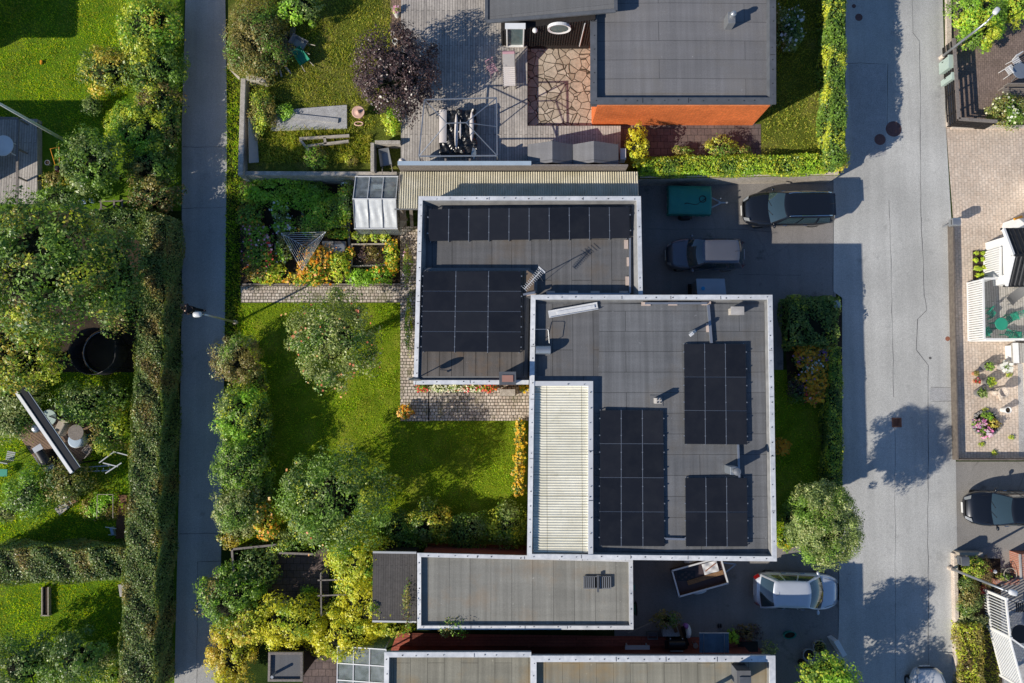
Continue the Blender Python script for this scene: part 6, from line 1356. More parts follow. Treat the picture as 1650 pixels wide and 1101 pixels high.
wall('timber edging between the vegetable beds and the sett path', [(390, 458), (646, 458)], .08, 0, .16, 'wood_grey', 'timber_edging', 'edging')

# ================================================================ upper plot objects
def plank(label, a, b, z, w, th=.035, mat='wood_grey', name='plank', cat='plank', z2=None, group=None):
    mb = MB(); mb.bar((*P(*a, z), z), (*P(*b, z2 or z), z2 or z), w, th); return mb.build(name, MATS[mat], label=label, cat=cat, group=group)
mb = MB(); q = PP([(437, 184), (480, 175), (559, 169), (559, 207), (436, 211)], LD+.12); mb.prism(q, LD+.01, LD+.12); mb.build('concrete_slab', MATS['concrete_grey'], label='pale grey concrete slab lying in the grass of the walled plot', cat='slab', bevel=.01)
plank('narrow grey board lying across the concrete slab', (470, 187), (545, 195), LD+.17, .22, .09, 'concrete_grey')
mb = MB(); a, b, c_, d_ = V3(400, 190, LD+.6), V3(413, 190, LD+.15), V3(417, 262, LD+.15), V3(401, 263, LD+.6); mb.add([a, b, c_, d_]+[p+Vector((.02, 0, .05)) for p in (a, b, c_, d_)], [(4, 7, 6, 5), (0, 1, 2, 3), (0, 4, 5, 1), (1, 5, 6, 2), (2, 6, 7, 3), (3, 7, 4, 0)]); mb.build('leaning_board', MATS['tarp_grey'], label='grey board leaning against the inside of the left garden wall', cat='board')
t = thing('timber_border', 'weathered timber bed border lying in the wild grass below the slab', 'timber frame', (*P(523, 230, LD), LD))
for a, b in (((483, 224), (563, 219)), ((484, 226), (498, 243)), ((495, 236), (562, 228)), ((523, 222), (525, 233))): mb = MB(); mb.bar((*P(*a, LD+.25), LD+.25), (*P(*b, LD+.25), LD+.25), .13, .12); mb.build('plank', MATS['wood_pale'], t)
t = thing('fountain', 'peach-coloured round basin ornament at the foot of the copper tree', 'garden ornament', (*P(578, 183, LD), LD)); x, y = P(578, 182, LD+.4)
mb = MB(); mb.lathe((x, y, LD), [(.18, 0), (.12, .1), (.1, .35), (.30, .45), (.33, .52), (.28, .5), (.08, .47), (.07, .6), (.03, .66)], 20); mb.build('basin', MATS['peach_plastic'], t, smooth=True)
mb = MB(); x2, y2 = P(578, 199, LD+.1); mb.tube([(x2+.22*math.cos(k*.4), y2+.10*math.sin(k*.4), LD+.06) for k in range(17)], .035, 8); mb.build('ring', MATS['peach_plastic'], t, smooth=True)
def wheelbarrow(label, px, py, z0, rz, tray, s=1.0):
    x, y = P(px, py, z0+.4); t = thing('wheelbarrow', label, 'wheelbarrow', (x, y, z0), rz); mb = MB()
    lo = [(-.34, -.18), (.30, -.16), (.30, .16), (-.34, .18)]; hi = [(-.46, -.30), (.46, -.27), (.46, .27), (-.46, .30)]
    vs = [(a, b, .30) for a, b in lo]+[(a, b, .56) for a, b in hi]; mb.add(vs, [(0, 1, 5, 4), (1, 2, 6, 5), (2, 3, 7, 6), (3, 0, 4, 7), (0, 1, 2, 3)]); mb.add([(a*.97, b*.97, z+.012) for a, b, z in vs], [(0, 4, 5, 1), (1, 5, 6, 2), (2, 6, 7, 3), (3, 7, 4, 0), (0, 3, 2, 1)])
    mb.build('tray', MATS[tray], t, True)
    for s_ in (-1, 1):
        mb = MB(); mb.tube([(.62, s_*.07, .18), (-.3, s_*.22, .32), (-.85, s_*.27, .55)], .02, 7); mb.build('handle', MATS['wood_pale'], t, True); mb = MB(); mb.tube([(-.3, s_*.22, .3), (-.36, s_*.24, 0)], .018, 6); mb.build('leg', MATS['steel_grey'], t, True)
    mb = MB(); mb.tube([(.62, -.05, .18), (.62, .05, .18)], .18, 18); mb.build('wheel', MATS['tyre'], t, True)
wheelbarrow('green wheelbarrow with red handles beside the plank pile at the tawny bush', 485, 92, LD, R(125), 'green_plastic')
wheelbarrow('dark blue wheelbarrow in the shade above the green one', 482, 70, LD, R(150), 'steel_grey')
wheelbarrow('dark grey wheelbarrow standing inside the open stone bin', 621, 255, LD, R(100), 'steel_grey')
t = thing('plank_pile', 'pile of weathered planks by the tawny bush at the top', 'planks', (*P(462, 78, LD), LD))
for k, (a, b) in enumerate((((470, 45), (466, 92)), ((474, 44), (471, 90)), ((462, 50), (460, 100)), ((456, 60), (455, 105)))): mb = MB(); mb.bar((*P(*a, LD+.2+.04*k), LD+.2+.04*k), (*P(*b, LD+.15), LD+.15), .15, .04); mb.build('plank', MATS['wood_grey'], t)
t = thing('saw_horse', 'pale sawhorse with crossed legs at the grass edge by the tawny bush', 'sawhorse', (*P(450, 112, LD), LD))
for a, b in (((447, 96), (454, 124)), ((450, 95), (469, 119)), ((436, 104), (453, 102)), ((444, 104), (446, 121))): mb = MB(); mb.bar((*P(*a, LD+.5), LD+.5), (*P(*b, LD+.02), LD+.02), .09, .05); mb.build('leg', MATS['wood_pale'], t)
def pot(label, px, py, z0, r, h, mat, plant=None, name='flower_pot', cat='flower pot', flowers=(), group=None, ph=None):
    x, y = P(px, py, z0+h); t = thing(name, label, cat, (x, y, z0), 0, group); mb = MB(); mb.lathe((x, y, z0), [(r*.72, 0), (r*.98, h*.9), (r*1.05, h*.92), (r*1.05, h), (r*.9, h), (r*.86, h*.86)], 22); mb.build('pot', MATS[mat], t, smooth=False)
    mb = MB(); mb.lathe((x, y, z0+h*.86), [(r*.86, 0), (.01, .012)], 18); mb.build('compost', MATS['soil'], t)
    if plant:
        ph = ph or r*1.1
        crown('plant', (x, y, z0+h+ph*.3), (r*.95, r*.95, ph*.7), 260, [MATS[m] for m in plant], None, .07, 16, .4, t, .4, .6, -.3, [(MATS[m], c, s) for m, c, s in flowers])
    return t
pot('white pot with pale flowers on the brick edging beside the deck at top', 638, 18, LD, .17, .5, 'white_paint', ['leaf_silver'], flowers=[('petal_pink', 30, .07)])
pot('small white empty pot on the brick edging below the flowering one', 636, 66, LD, .13, .35, 'white_paint')
# ---- deck furniture
ZK = 1.6
def lounger(px, py, rz, label):
    x, y = P(px, py, ZK+.3); t = thing('sun_lounger', label, 'sun lounger', (x, y, ZK), rz)
    mb = MB(); mb.grid(lambda u, v: (-.30+.60*v, -.85+1.0*u, .34+.012*math.sin(u*60)), 40, 2, flip=True); mb.build('seat', MATS['cushion_white'], t, True)
    mb = MB(); mb.grid(lambda u, v: (-.30+.60*v, .15+.50*u, .34+.55*u), 12, 2, flip=True); mb.build('backrest', MATS['tarp_grey'], t, True)
    mb = MB(); mb.grid(lambda u, v: (-.30+.60*v, .56+.17*u, .87+.05*math.sin(math.pi*u)), 6, 2, flip=True); mb.build('pillow', MATS['cushion_pink'], t, True)
    for s in (-1, 1):
        mb = MB(); mb.bar((s*.32, -.9, .32), (s*.32, .2, .32), .05); mb.bar((s*.32, .2, .32), (s*.32, .68, .86), .05); mb.build('frame', MATS['wood_grey'], t, True)
        for yy in (-.85, .15): mb = MB(); mb.bar((s*.32, yy, .0), (s*.32, yy, .32), .05); mb.build('leg', MATS['wood_grey'], t, True)
lounger(820, 113, R(2), 'grey sun lounger with pink pillow on the shaded deck')
def chair(label, px, py, z0, rz, mat, s=1.0, name='garden_chair', group=None, slats=5):
    x, y = P(px, py, z0+.5); t = thing(name, label, 'chair', (x, y, z0), rz, group); k = s
    mb = MB()
    for i in range(slats): mb.box((-.19*k+.38*k*i/(slats-1), 0, .45*k), (.065*k, .42*k, .022))
    mb.build('seat', MATS[mat], t, True); mb = MB()
    for i in range(slats): mb.bar((-.24*k, -.18*k+.36*k*i/(slats-1), .5*k), (-.32*k, -.18*k+.36*k*i/(slats-1), .88*k), .04*k, .018)
    mb.bar((-.32*k, -.22*k, .88*k), (-.32*k, .22*k, .88*k), .05*k, .03); mb.build('backrest', MATS[mat], t, True)
    for sx in (-1, 1):
        for sy in (-1, 1): mb = MB(); mb.bar((sx*.2*k, sy*.2*k, .45*k), (sx*.24*k, sy*.21*k, 0), .028); mb.build('leg', MATS[mat], t, True)
chair('small pink slatted chair left of the lounger on the deck', 793, 110, ZK, R(-60), 'cushion_pink')
t = thing('gazebo_frame', 'bare steel gazebo frame without canopy standing on the deck', 'gazebo frame', (*P(742, 210, ZK), ZK)); zg = ZK+2.0
c = [V3(684, 161, zg), V3(800, 158, zg), V3(801, 251, zg), V3(675, 252, zg)]; pk = [V3(720, 199, zg+.55), V3(751, 198, zg+.55)]
for a in c: mb = MB(); mb.bar((a.x, a.y, ZK), a, .055); mb.build('post', MATS['steel_grey'], t)
for i in range(4): mb = MB(); mb.bar(c[i], c[(i+1) % 4], .055); mb.build('beam', MATS['galvanised'], t)
for i, j in ((0, 0), (3, 0), (1, 1), (2, 1)): mb = MB(); mb.bar(c[i], pk[j], .04); mb.build('hip_bar', MATS['galvanised'], t)
mb = MB(); mb.bar(pk[0], pk[1], .045); mb.build('ridge_bar', MATS['galvanised'], t)
mb = MB(); mb.bar((c[1]+c[2])/2, pk[1], .03); mb.build('brace', MATS['galvanised'], t)
t = thing('covered_sofa', 'pile of pale cushions half wrapped in crumpled black plastic under the gazebo frame', 'covered furniture', (*P(737, 212, ZK), ZK)); z = ZK+.75
x0, y1 = P(708, 177, z); x1, y0 = P(768, 247, z); W_, D_ = x1-x0, y1-y0
mb = MB(); mb.box(((x0+x1)/2, (y0+y1)/2, ZK+.3), (W_*.96, D_*.96, .6)); mb.build('base', MATS['tarp_black'], t)
def crump(u, v): return (x0+W_*u+.03*math.sin(v*14+u*5), y0+D_*v+.03*math.sin(u*16), z+.05*math.sin(u*13+v*4)*math.cos(v*9)+.035*math.sin(u*31+v*17)+.02*math.sin(v*47-u*23))
mb = MB(); mb.grid(crump, 46, 52); mb.build('plastic_cover', MATS['tarp_black'], t, smooth=False)
for k, (u, w_, a, b) in enumerate(((.10, .20, .22, .98), (.46, .10, .06, .9), (.57, .05, .30, .75), (.87, .12, .25, .95))):
    def cu(p, q, u=u, w_=w_, a=a, b=b):
        e = math.sin(math.pi*min(1, max(0, q)))**.5 if u != .10 else 1
        uu = u+(p-.5)*w_*e; vv = a+(b-a)*q; return (x0+W_*uu, y0+D_*vv, z+.10+.05*math.sin(math.pi*p))
    mb = MB(); mb.grid(cu, 6, 18); mb.build('cushion', MATS['cushion_white'], t, smooth=True)
x, y = P(759, 250, ZK+.8); mb = MB(); mb.grid(lambda u, v: (x+(.23*u+.04)*math.cos(-1.0+2.3*v), y+(.42*u)*math.sin(-.9+2.3*v), ZK+.9+.18*u*math.cos(v*3)), 8, 10); mb.build('folded_parasol', MATS['zinc'], label='grey shell-shaped folded cloth leaning on the fence behind the covered sofa', cat='folded cloth', smooth=True)
x, y = P(648, 260, 2.85); t = thing('fabric_bundle', 'white bundled cloth hung on the left end of the timber fence', 'cloth bundle', (x, y, ZK)); mb = MB(); mb.ball((x, y, 2.75), .19, 14, None, (1, .8, 1.9)); mb.build('cloth', MATS['cushion_white'], t, smooth=True); mb = MB(); mb.tube([(x, y-.0, 3.1), (x+.1, y-.1, 3.2)], .03, 6); mb.build('tie', MATS['steel_grey'], t)
# two small gabled sheds
for k, (a, b, c_, lab) in enumerate(((850, 890, 923, 'left one of the two small grey gabled storage roofs beside the deck'), (923, 957, 997, 'right one of the two small grey gabled storage roofs beside the deck'))):
    t = thing('garden_store', lab, 'storage shed', (*P((a+c_)/2, 247, ZK), ZK), 0, 'grey gabled storage roofs'); ze, zr_ = 2.7, 3.2
    A, B_, C_ = P(a, 261, ze)[0]+.01, P(b, 259, zr_)[0], P(c_, 261, ze)[0]-.01; y0 = P(a, 266, 3.2)[1]+.14; y1 = P(a, 233, ze)[1]
    mb = MB(); mb.prism([(A+.05, y0+.05), (C_-.05, y0+.05), (C_-.05, y1-.05), (A+.05, y1-.05)], ZK, ze-.04); mb.build('wall', MATS['wood_dark'], t)
    for p, q in ((A, B_), (B_, C_)):
        zp, zq = (ze, zr_) if p == A else (zr_, ze); mb = MB(); mb.add([(p, y0, zp-.03), (q, y0, zq-.03), (q, y1, zq-.03), (p, y1, zp-.03), (p, y0, zp), (q, y0, zq), (q, y1, zq), (p, y1, zp)], [(4, 5, 6, 7), (3, 2, 1, 0), (0, 1, 5, 4), (1, 2, 6, 5), (2, 3, 7, 6), (3, 0, 4, 7)]); mb.build('roof_slope', MATS['felt_slate'], t)
mb = MB(); x, y = P(1004, 248, 2.45); mb.box((x, y, 2.15), (.28, .55, .6)); mb.build('storage_box', MATS['cushion_white'], label='white box end between the gabled storage roofs and the yellow bush', cat='box')

# ================================================================ greenhouse (gable along x)
t = thing('greenhouse', 'small greenhouse with a clear upper roof and whitewashed lower roof beside the vegetable beds', 'greenhouse', (*P(605, 325, 0), .006)); ze, zr_ = 1.55, 2.05
xl, xr = P(569, 322, zr_)[0], P(638, 322, zr_)[0]; yn = P(600, 285, ze)[1]; ym = P(600, 321, zr_)[1]; ys = P(600, 369, ze)[1]
for nm, ya, yb, za, zb, gm in (('roof_pane', yn, ym, ze, zr_, 'clear_glass'), ('roof_pane', ys, ym, ze, zr_, 'milky_glass')):
    for k in range(3):
        a, b = xl+(xr-xl)*k/3+.02, xl+(xr-xl)*(k+1)/3-.02; mb = MB()
        mb.grid(lambda u, v: (a+(b-a)*u, ya+(yb-ya)*v, za+(zb-za)*v+(.025*math.sin(u*11+v*5+k)*math.sin(math.pi*v) if gm == 'milky_glass' else 0)), 8, 8); mb.build(nm, MATS[gm], t, smooth=True)
for k in range(4):
    x = xl+(xr-xl)*k/3
    for ya in (yn, ys): mb = MB(); mb.bar((x, ya, ze+.02), (x, ym, zr_+.02), .035); mb.bar((x, ya, 0), (x, ya, ze), .035); mb.build('rafter', MATS['white_metal' if ya == yn else 'steel_grey'], t)
for ya, z in ((yn, ze), (ys, ze), (ym, zr_)): mb = MB(); mb.bar((xl-.03, ya, z+.03), (xr+.03, ya, z+.03), .05); mb.build('ridge' if ya == ym else 'eave', MATS['white_metal'], t)
for x in (xl, xr):
    mb = MB(); mb.face([(x, ys, .1), (x, yn, .1), (x, yn, ze), (x, ym, zr_), (x, ys, ze)]); mb.build('gable_pane', MATS['clear_glass'], t)
for ya in (yn, ys): mb = MB(); mb.face([(xl, ya, .1), (xr, ya, .1), (xr, ya, ze), (xl, ya, ze)]); mb.build('wall_pane', MATS['clear_glass'], t)
mb = MB(); mb.box(((xl+xr)/2, yn-.3, .75), (xr-xl-.15, .4, .05)); 
for x in (xl+.2, xr-.2): mb.bar((x, yn-.3, 0), (x, yn-.3, .75), .05)
mb.build('bench', MATS['wood_pale'], t)
pot('terracotta pot on the bench inside the greenhouse', 632, 297, .78, .11, .2, 'terracotta'); pot('grey tub on the floor inside the greenhouse', 629, 308, .006, .16, .3, 'steel_grey', ['leaf_mid'])
mb = MB(); x, y = P(608, 300, 1.0); mb.box((x, y, .86), (.5, .22, .12)); mb.build('seed_tray', MATS['white_paint'], label='white seed tray on the bench inside the greenhouse', cat='seed tray', bevel=.01)
x, y = P(558, 299, .5); mb = MB(); mb.tube([(x-.25*math.cos(a*math.pi/10), y+.02, .006+.5*math.sin(a*math.pi/10)+.4*min(1, a*(10-a)/9)) for a in range(11)], .04, 8); mb.build('plastic_hoop', MATS['white_metal'], label='white plastic hoop standing in the bed just left of the greenhouse', cat='hoop', smooth=True)
x, y = P(648, 383, .8); t = thing('hose_hoop', 'thin dark ring on a stand at the lower right greenhouse corner', 'hoop', (x, y, .013)); mb = MB(); mb.tube([(x+.13*math.cos(a*.45), y+.13*math.sin(a*.45), .8) for a in range(15)], .014, 6); mb.build('ring', MATS['black_metal'], t); mb = MB(); mb.tube([(x+.13, y, .8), (x+.13, y, 0)], .014, 6); mb.build('stand', MATS['black_metal'], t)
# wooden frame bed, cold frame, rotary dryer
t = thing('raised_bed', 'square timber-edged soil bed at the right of the vegetable garden', 'raised bed', (*P(597, 411, .2), .006))
for a, b in (((566, 394), (636, 393)), ((566, 429), (636, 427)), ((567, 396), (567, 428)), ((635, 395), (635, 426))): mb = MB(); mb.bar((*P(*a, .2), .12), (*P(*b, .2), .12), .07, .22); mb.build('board', MATS['wood_pale'], t)
mb = MB(); (x0, y0), (x1, y1) = P(570, 426, .15), P(632, 397, .15); mb.prism([(x0, y0), (x1, y0), (x1, y1), (x0, y1)], .008, .16); mb.build('soil', MATS['soil'], t)
t = thing('cold_frame', 'weathered wooden cold frame with lid between the beds', 'cold frame', (*P(540, 397, .3), .006))
(x0, y0), (x1, y1) = P(520, 410, .35), P(557, 389, .35); mb = MB(); mb.prism([(x0, y0), (x1, y0), (x1, y1), (x0, y1)], .006, [.22, .22, .35, .35]); mb.build('box', MATS['wood_grey'], t)
mb = MB(); mb.add([(x0-.03, y0+.3, .30), (x0+.55, y0+.3, .30), (x0+.55, y1, .40), (x0-.03, y1, .40)], [(0, 1, 2, 3)]); mb.build('lid', MATS['wood_pale'], t)
mb = MB(); mb.box((x0+.85, (y0+y1)/2, .31), (.55, y1-y0-.1, .03)); mb.build('net', MATS['steel_grey'], t)
for k, (a, b) in enumerate((((447, 330), (450, 385)), ((486, 328), (489, 352)), ((561, 330), (565, 455)), ((444, 392), (446, 440)), ((562, 365), (520, 366)))):
    plank(['thin board edging in the middle left of the vegetable beds', 'short board edging right of the white flowers', 'long board edging left of the greenhouse beds', 'board edging left under the washing line', 'board edging below the lower greenhouse wall'][k], a, b, .10, .12, .16, 'wood_grey', 'edging_board', 'board', group='board edgings in the vegetable beds')
t = thing('rotary_dryer', 'triangular washing line frame with white cords over the flower beds', 'clothes dryer', (*P(491, 407, 0), .006)); zd = 1.75
A = [V3(453, 376, zd), V3(525, 374, zd), V3(487, 436, zd)]; cc = sum(A, Vector())/3; base = Vector((cc.x, cc.y, .0)); hub = base+Vector((0, 0, 1.25))
mb = MB(); mb.tube([base, hub+Vector((0, 0, .2))], .022, 10); mb.build('pole', MATS['galvanised'], t)
for a in A: mb = MB(); mb.bar(hub, a, .022); mb.build('arm', MATS['white_metal'], t)
for k in range(7):
    f = 1-.13*k; mb = MB(); q = [hub+(a-hub)*f for a in A]
    for i in range(3): mb.tube([q[i], q[(i+1) % 3]], .008, 5)
    mb.build('line', MATS['white_paint'], t)

# ================================================================ left gardens
t = thing('terrace_deck', 'grey timber deck with rails at the left edge', 'deck', (*P(28, 255, .4), .006)); 
q = ccw(PP([(-60, 190), (60, 192), (60, 326), (-60, 326)], .4)); mb = MB(); mb.prism(q, .01, .4); mb.build('floor', MATS['deck_grey'], t)
for a, b in (((-20, 190), (29, 191)), ((29, 193), (27, 330))): mb = MB(); mb.bar((*P(*a, 1.15), 1.15), (*P(*b, 1.15), 1.15), .12, .05); mb.build('rail', MATS['wood_grey'], t)
for a in ((29, 192), (28, 240), (27, 285)): mb = MB(); x, y = P(*a, 1.15); mb.bar((x, y, .4), (x, y, 1.12), .08); mb.build('post', MATS['wood_grey'], t)
t = thing('garden_table', 'round white table on the left edge deck', 'table', (*P(5, 235, 1.1), .4)); x, y = P(5, 235, 1.1)
mb = MB(); mb.lathe((x, y, 1.08), [(.50, 0), (.54, .015), (.54, .035), (.50, .045)], 32); mb.build('tabletop', MATS['white_paint'], t)
for k in range(4): a = math.pi*k/2+.7; mb = MB(); mb.bar((x+.35*math.cos(a), y+.35*math.sin(a), 1.08), (x+.42*math.cos(a), y+.42*math.sin(a), .4), .04); mb.build('leg', MATS['white_paint'], t)
t = thing('lawn_mower', 'red push mower with yellow handle in the shade below the flagpole', 'lawn mower', (*P(93, 270, .3), .005)); x, y = P(94, 272, .3)
mb = MB(); mb.box((x, y, .22), (.42, .34, .16)); mb.build('deck', MATS['red_plastic'], t, bevel=.04); mb = MB(); mb.lathe((x, y, .30), [(.13, 0), (.13, .14), (.08, .18)], 14); mb.build('motor', MATS['black_plastic'], t)
a, b, c_, d_ = V3(89, 266, .4), V3(81, 240, .95), V3(95, 237, .95), V3(96, 265, .4); mb = MB(); mb.tube([a, b, c_, d_], .018, 7); mb.build('handle', MATS['orange_toy'], t)
for s in (-1, 1):
    for q in (-1, 1): mb = MB(); mb.tube([(x+s*.22, y+q*.14-.01, .10), (x+s*.26, y+q*.14-.01, .10)], .10, 14); mb.build('wheel', MATS['tyre'], t)
pot('grey bucket beside the push mower', 76, 262, .006, .13, .3, 'galvanised', name='bucket', cat='bucket')
mb = MB(); x, y = P(66, 128//1, .1); x, y = P(66, 100, .1); mb.ball((x, y, .08), .08, 8, None, (1, 1.8, .9)); mb.build('toy', MATS['orange_toy'], label='small orange toy lying on the bright lawn at upper left', cat='toy')
t = thing('sledge', 'pale blue plastic sledge in the shade below the young glossy tree', 'plastic sledge', (*P(127, 328, .2), .005)); x, y = P(127, 328, .2)
mb = MB(); mb.grid(lambda u, v: (x+(-.38+.76*u)*.94+(-.17+.34*v)*-.2, y+(-.17+.34*v)+(-.38+.76*u)*.2, .08+.14*(2*v-1)**2+.10*(2*u-1)**4), 14, 8); mb.build('tray', MATS['blue_plastic'], t, smooth=True); mb = MB(); mb.bar((x-.2, y-.04, .15), (x+.15, y+.03, .15), .06, .02); mb.build('slot', MATS['black_plastic'], t)
mb = MB(); x, y = P(147, 323, .2); mb.box((x, y, .13), (.18, .22, .25)); mb.build('canister', MATS['blue_plastic'], label='small pale blue canister right of the sledge', cat='canister', bevel=.03)
t = thing('sawhorse_bench', 'old grey timber trestle standing in the shade beside the canister', 'timber frame', (*P(188, 325, .4), .005))
for px in (163, 184, 197): mb = MB(); mb.bar((*P(px, 322, .5), .5), (*P(px, 339, .5), .5), .09, .05); mb.bar((*P(px, 330, .5), 0), (*P(px, 330, .5), .5), .07); mb.build('upright', MATS['wood_grey'], t)
mb = MB(); mb.bar((*P(160, 338, .5), .53), (*P(216, 337, .5), .53), .07, .04); mb.build('rail', MATS['wood_grey'], t); mb = MB(); mb.bar((*P(160, 325, .5), .53), (*P(216, 324, .5), .53), .05, .04); mb.build('rail', MATS['wood_grey'], t)
t = thing('trampoline', 'round trampoline with dark mat and sagging safety net, left of the tall hedge', 'trampoline', (*P(172, 570, .9), .005)); x, y = P(170, 568, .8); rr = 1.05
mb = MB(); mb.lathe((x, y, .80), [(rr*.94, 0), (rr*.5, -.01), (.02, -.02)][::-1], 36); mb.build('mat', MATS['net_dark'], t)
mb = MB(); mb.lathe((x, y, .83), [(rr*1.08, -.02), (rr*1.08, .0), (rr*.92, .012), (rr*.92, -.012)], 36); mb.build('pad', MATS['black_plastic'], t)
mb = MB(); mb.tube([(x+rr*1.02*math.cos(k*math.pi/18), y+rr*1.02*math.sin(k*math.pi/18), .88) for k in range(37)], .022, 6); mb.build('ring', MATS['white_metal'], t)
for k in range(6): a = k*math.pi/3+.3; mb = MB(); mb.tube([(x+rr*1.1*math.cos(a), y+rr*1.1*math.sin(a), 0), (x+rr*1.1*math.cos(a), y+rr*1.1*math.sin(a), 2.0)], .022, 7); mb.build('net_pole', MATS['black_metal'], t)
mb = MB(); mb.tube([(x+rr*1.1*math.cos(k*math.pi/12), y+rr*1.1*math.sin(k*math.pi/12), 2.0-.12*abs(math.sin(k*math.pi/4))) for k in range(25)], .02, 6); mb.build('net_rim', MATS['black_metal'], t)
glassmat('net_mesh', (.05, .05, .055), .45, .9); mb = MB(); mb.grid(lambda u, v: (x+rr*1.1*math.cos(u*2*math.pi), y+rr*1.1*math.sin(u*2*math.pi), .85+(1.1-.12*abs(math.sin(u*6*math.pi)))*v), 48, 4); mb.build('net', MATS['net_mesh'], t)
# timber patio
q = [(22, 690), (64, 665), (118, 640), (160, 700), (120, 760), (70, 760)]
mb = MB(); mb.prism(ccw(PP(q, .10)), .006, .10); mb.build('timber_deck', MATS['deck_brown'], label='irregular brown timber patio deck between the bushes at left', cat='deck')
t = thing('pergola_beam', 'long white and black narrow roof beam on posts over the left patio', 'pergola beam', (*P(75, 698, 2.3), .1)); z = 2.3
a, b = V3(31, 628, z), V3(121, 759, z); d = (b-a).normalized(); s = Vector((-d.y, d.x, 0)); mb = MB(); mb.bar(a+s*.10, b+s*.10, .34, .10); mb.build('cover', MATS['black_metal'], t)
mb = MB(); mb.bar(a-s*.14+Vector((0, 0, .02)), b-s*.14+Vector((0, 0, .02)), .15, .16); mb.build('fascia', MATS['white_paint'], t); mb = MB(); mb.bar(a+s*.30, b+s*.30, .05, .06); mb.build('edge_strip', MATS['zinc'], t)
for f in (.08, .92): p = a+(b-a)*f; mb = MB(); mb.bar((p.x, p.y, .08), (p.x, p.y, z-.06), .08); mb.build('post', MATS['black_metal'], t)
def roundtable(label, px, py, z0, r, h, mat, leg='steel_grey', name='garden_table'):
    x, y = P(px, py, z0+h); t = thing(name, label, 'table', (x, y, z0)); mb = MB(); mb.lathe((x, y, z0+h-.04), [(r*.96, 0), (r, .012), (r, .03), (r*.96, .04)], 30); mb.build('tabletop', MATS[mat], t)
    for k in range(3): q = 2*math.pi*k/3+.5; mb = MB(); mb.tube([(x+.1*math.cos(q), y+.1*math.sin(q), z0+h-.04), (x+r*.6*math.cos(q), y+r*.6*math.sin(q), z0)], .022, 6); mb.build('leg', MATS[leg], t)
roundtable('round slatted wooden table behind the white drum on the left patio', 122, 697, .10, .40, .70, 'wood_grey')
t = thing('storage_drum', 'large white enamel drum with a blue-grey lid on the left patio', 'drum', (*P(120, 713, .5), .1)); x, y = P(120, 710, .8)
mb = MB(); mb.lathe((x, y, .10), [(.30, 0), (.38, .08), (.39, .55), (.36, .62)], 28); mb.build('body', MATS['white_paint'], t, smooth=False); mb = MB(); mb.lathe((x, y, .72), [(.36, 0), (.36, .03), (.30, .06), (.05, .07)], 28); mb.build('lid', MATS['pale_blue_paint'], t)
roundtable('round mint-coloured table half hidden under the roof beam', 78, 673, .10, .40, .70, 'mint_paint')
def armchair(label, px, py, rz, mat='cushion_white', z0=.1):
    x, y = P(px, py, z0+.4); t = thing('armchair', label, 'armchair', (x, y, z0), rz)
    mb = MB(); mb.box((0, 0, .33), (.55, .6, .16)); mb.build('seat', MATS[mat], t, True, bevel=.03)
    mb = MB(); mb.box((-.30, 0, .60), (.12, .72, .55)); mb.build('backrest', MATS[mat], t, True, bevel=.03)
    for s in (-1, 1):
        mb = MB(); mb.box((0, s*.36, .48), (.62, .09, .12)); mb.build('armrest', MATS[mat], t, True, bevel=.02)
        for q in (-1, 1): mb = MB(); mb.bar((q*.25, s*.33, 0), (q*.25, s*.33, .42), .05); mb.build('leg', MATS['wood_grey'], t, True)
armchair('pale cushioned armchair beside the white drum on the patio', 99, 688, R(155), 'wood_pale'); chair('black-framed folding chair at the top of the left patio', 97, 663, .1, R(70), 'black_metal'); chair('grey chair at the lower right of the left patio', 140, 726, .1, R(140), 'wood_grey')
t = thing('charcoal_grill', 'small kettle grill with silver lid at the left of the patio', 'grill', (*P(58, 690, .5), .1)); x, y = P(58, 690, .8)
mb = MB(); mb.ball((x, y, .78), .25, 18, None, (1, 1, .75)); mb.build('bowl', MATS['galvanised'], t, smooth=True)
for k in range(3): q = 2*math.pi*k/3; mb = MB(); mb.tube([(x+.12*math.cos(q), y+.12*math.sin(q), .6), (x+.26*math.cos(q), y+.26*math.sin(q), .1)], .014, 6); mb.build('leg', MATS['black_metal'], t)
mb = MB(); mb.lathe((x+.3, y-.12, .10), [(.14, 0), (.18, .2), (.15, .2)], 14); 
t = thing('gas_grill', 'black gas grill with silver side shelves at the lower left of the patio', 'grill', (*P(75, 738, .6), .006), R(-57)); 
mb = MB(); mb.box((0, 0, .45), (.75, .45, .7)); mb.build('cabinet', MATS['black_metal'], t, True)
mb = MB(); mb.grid(lambda u, v: (-.40+.80*u, -.25*math.cos(math.pi*v), .82+.22*math.sin(math.pi*v)), 6, 10, flip=False); mb.build('lid', MATS['black_plastic'], t, True, True)
for s in (-1, 1): mb = MB(); mb.box((s*.58, 0, .82), (.30, .48, .04)); mb.build('side_shelf', MATS['galvanised'], t, True)
mb = MB(); mb.tube([(-.3, -.29, .9), (.3, -.29, .9)], .018, 8); mb.build('handle', MATS['chrome'], t, True)
chair('grey garden chair on the lawn at the left edge', 16, 735, .006, R(80), 'steel_grey'); mb = MB(); x, y = P(6, 762, .35); 
t = thing('stool', 'small teal stool on the lawn at the left picture edge', 'stool', (x, y, .006)); mb.box((x, y, .36), (.38, .36, .04)); mb.build('seat', MATS['green_paint'], t)
for s in (-1, 1):
    for q in (-1, 1): mb = MB(); mb.bar((x+s*.15, y+q*.14, 0), (x+s*.15, y+q*.14, .34), .035); mb.build('leg', MATS['steel_grey'], t)
pot('dark teal round pot beside the drum', 145, 705, .1, .17, .34, 'green_sheet')
t = thing('steel_ladder', 'aluminium ladder lying level at the lower right of the left patio', 'ladder', (*P(152, 757, .5), .006)); z = .5
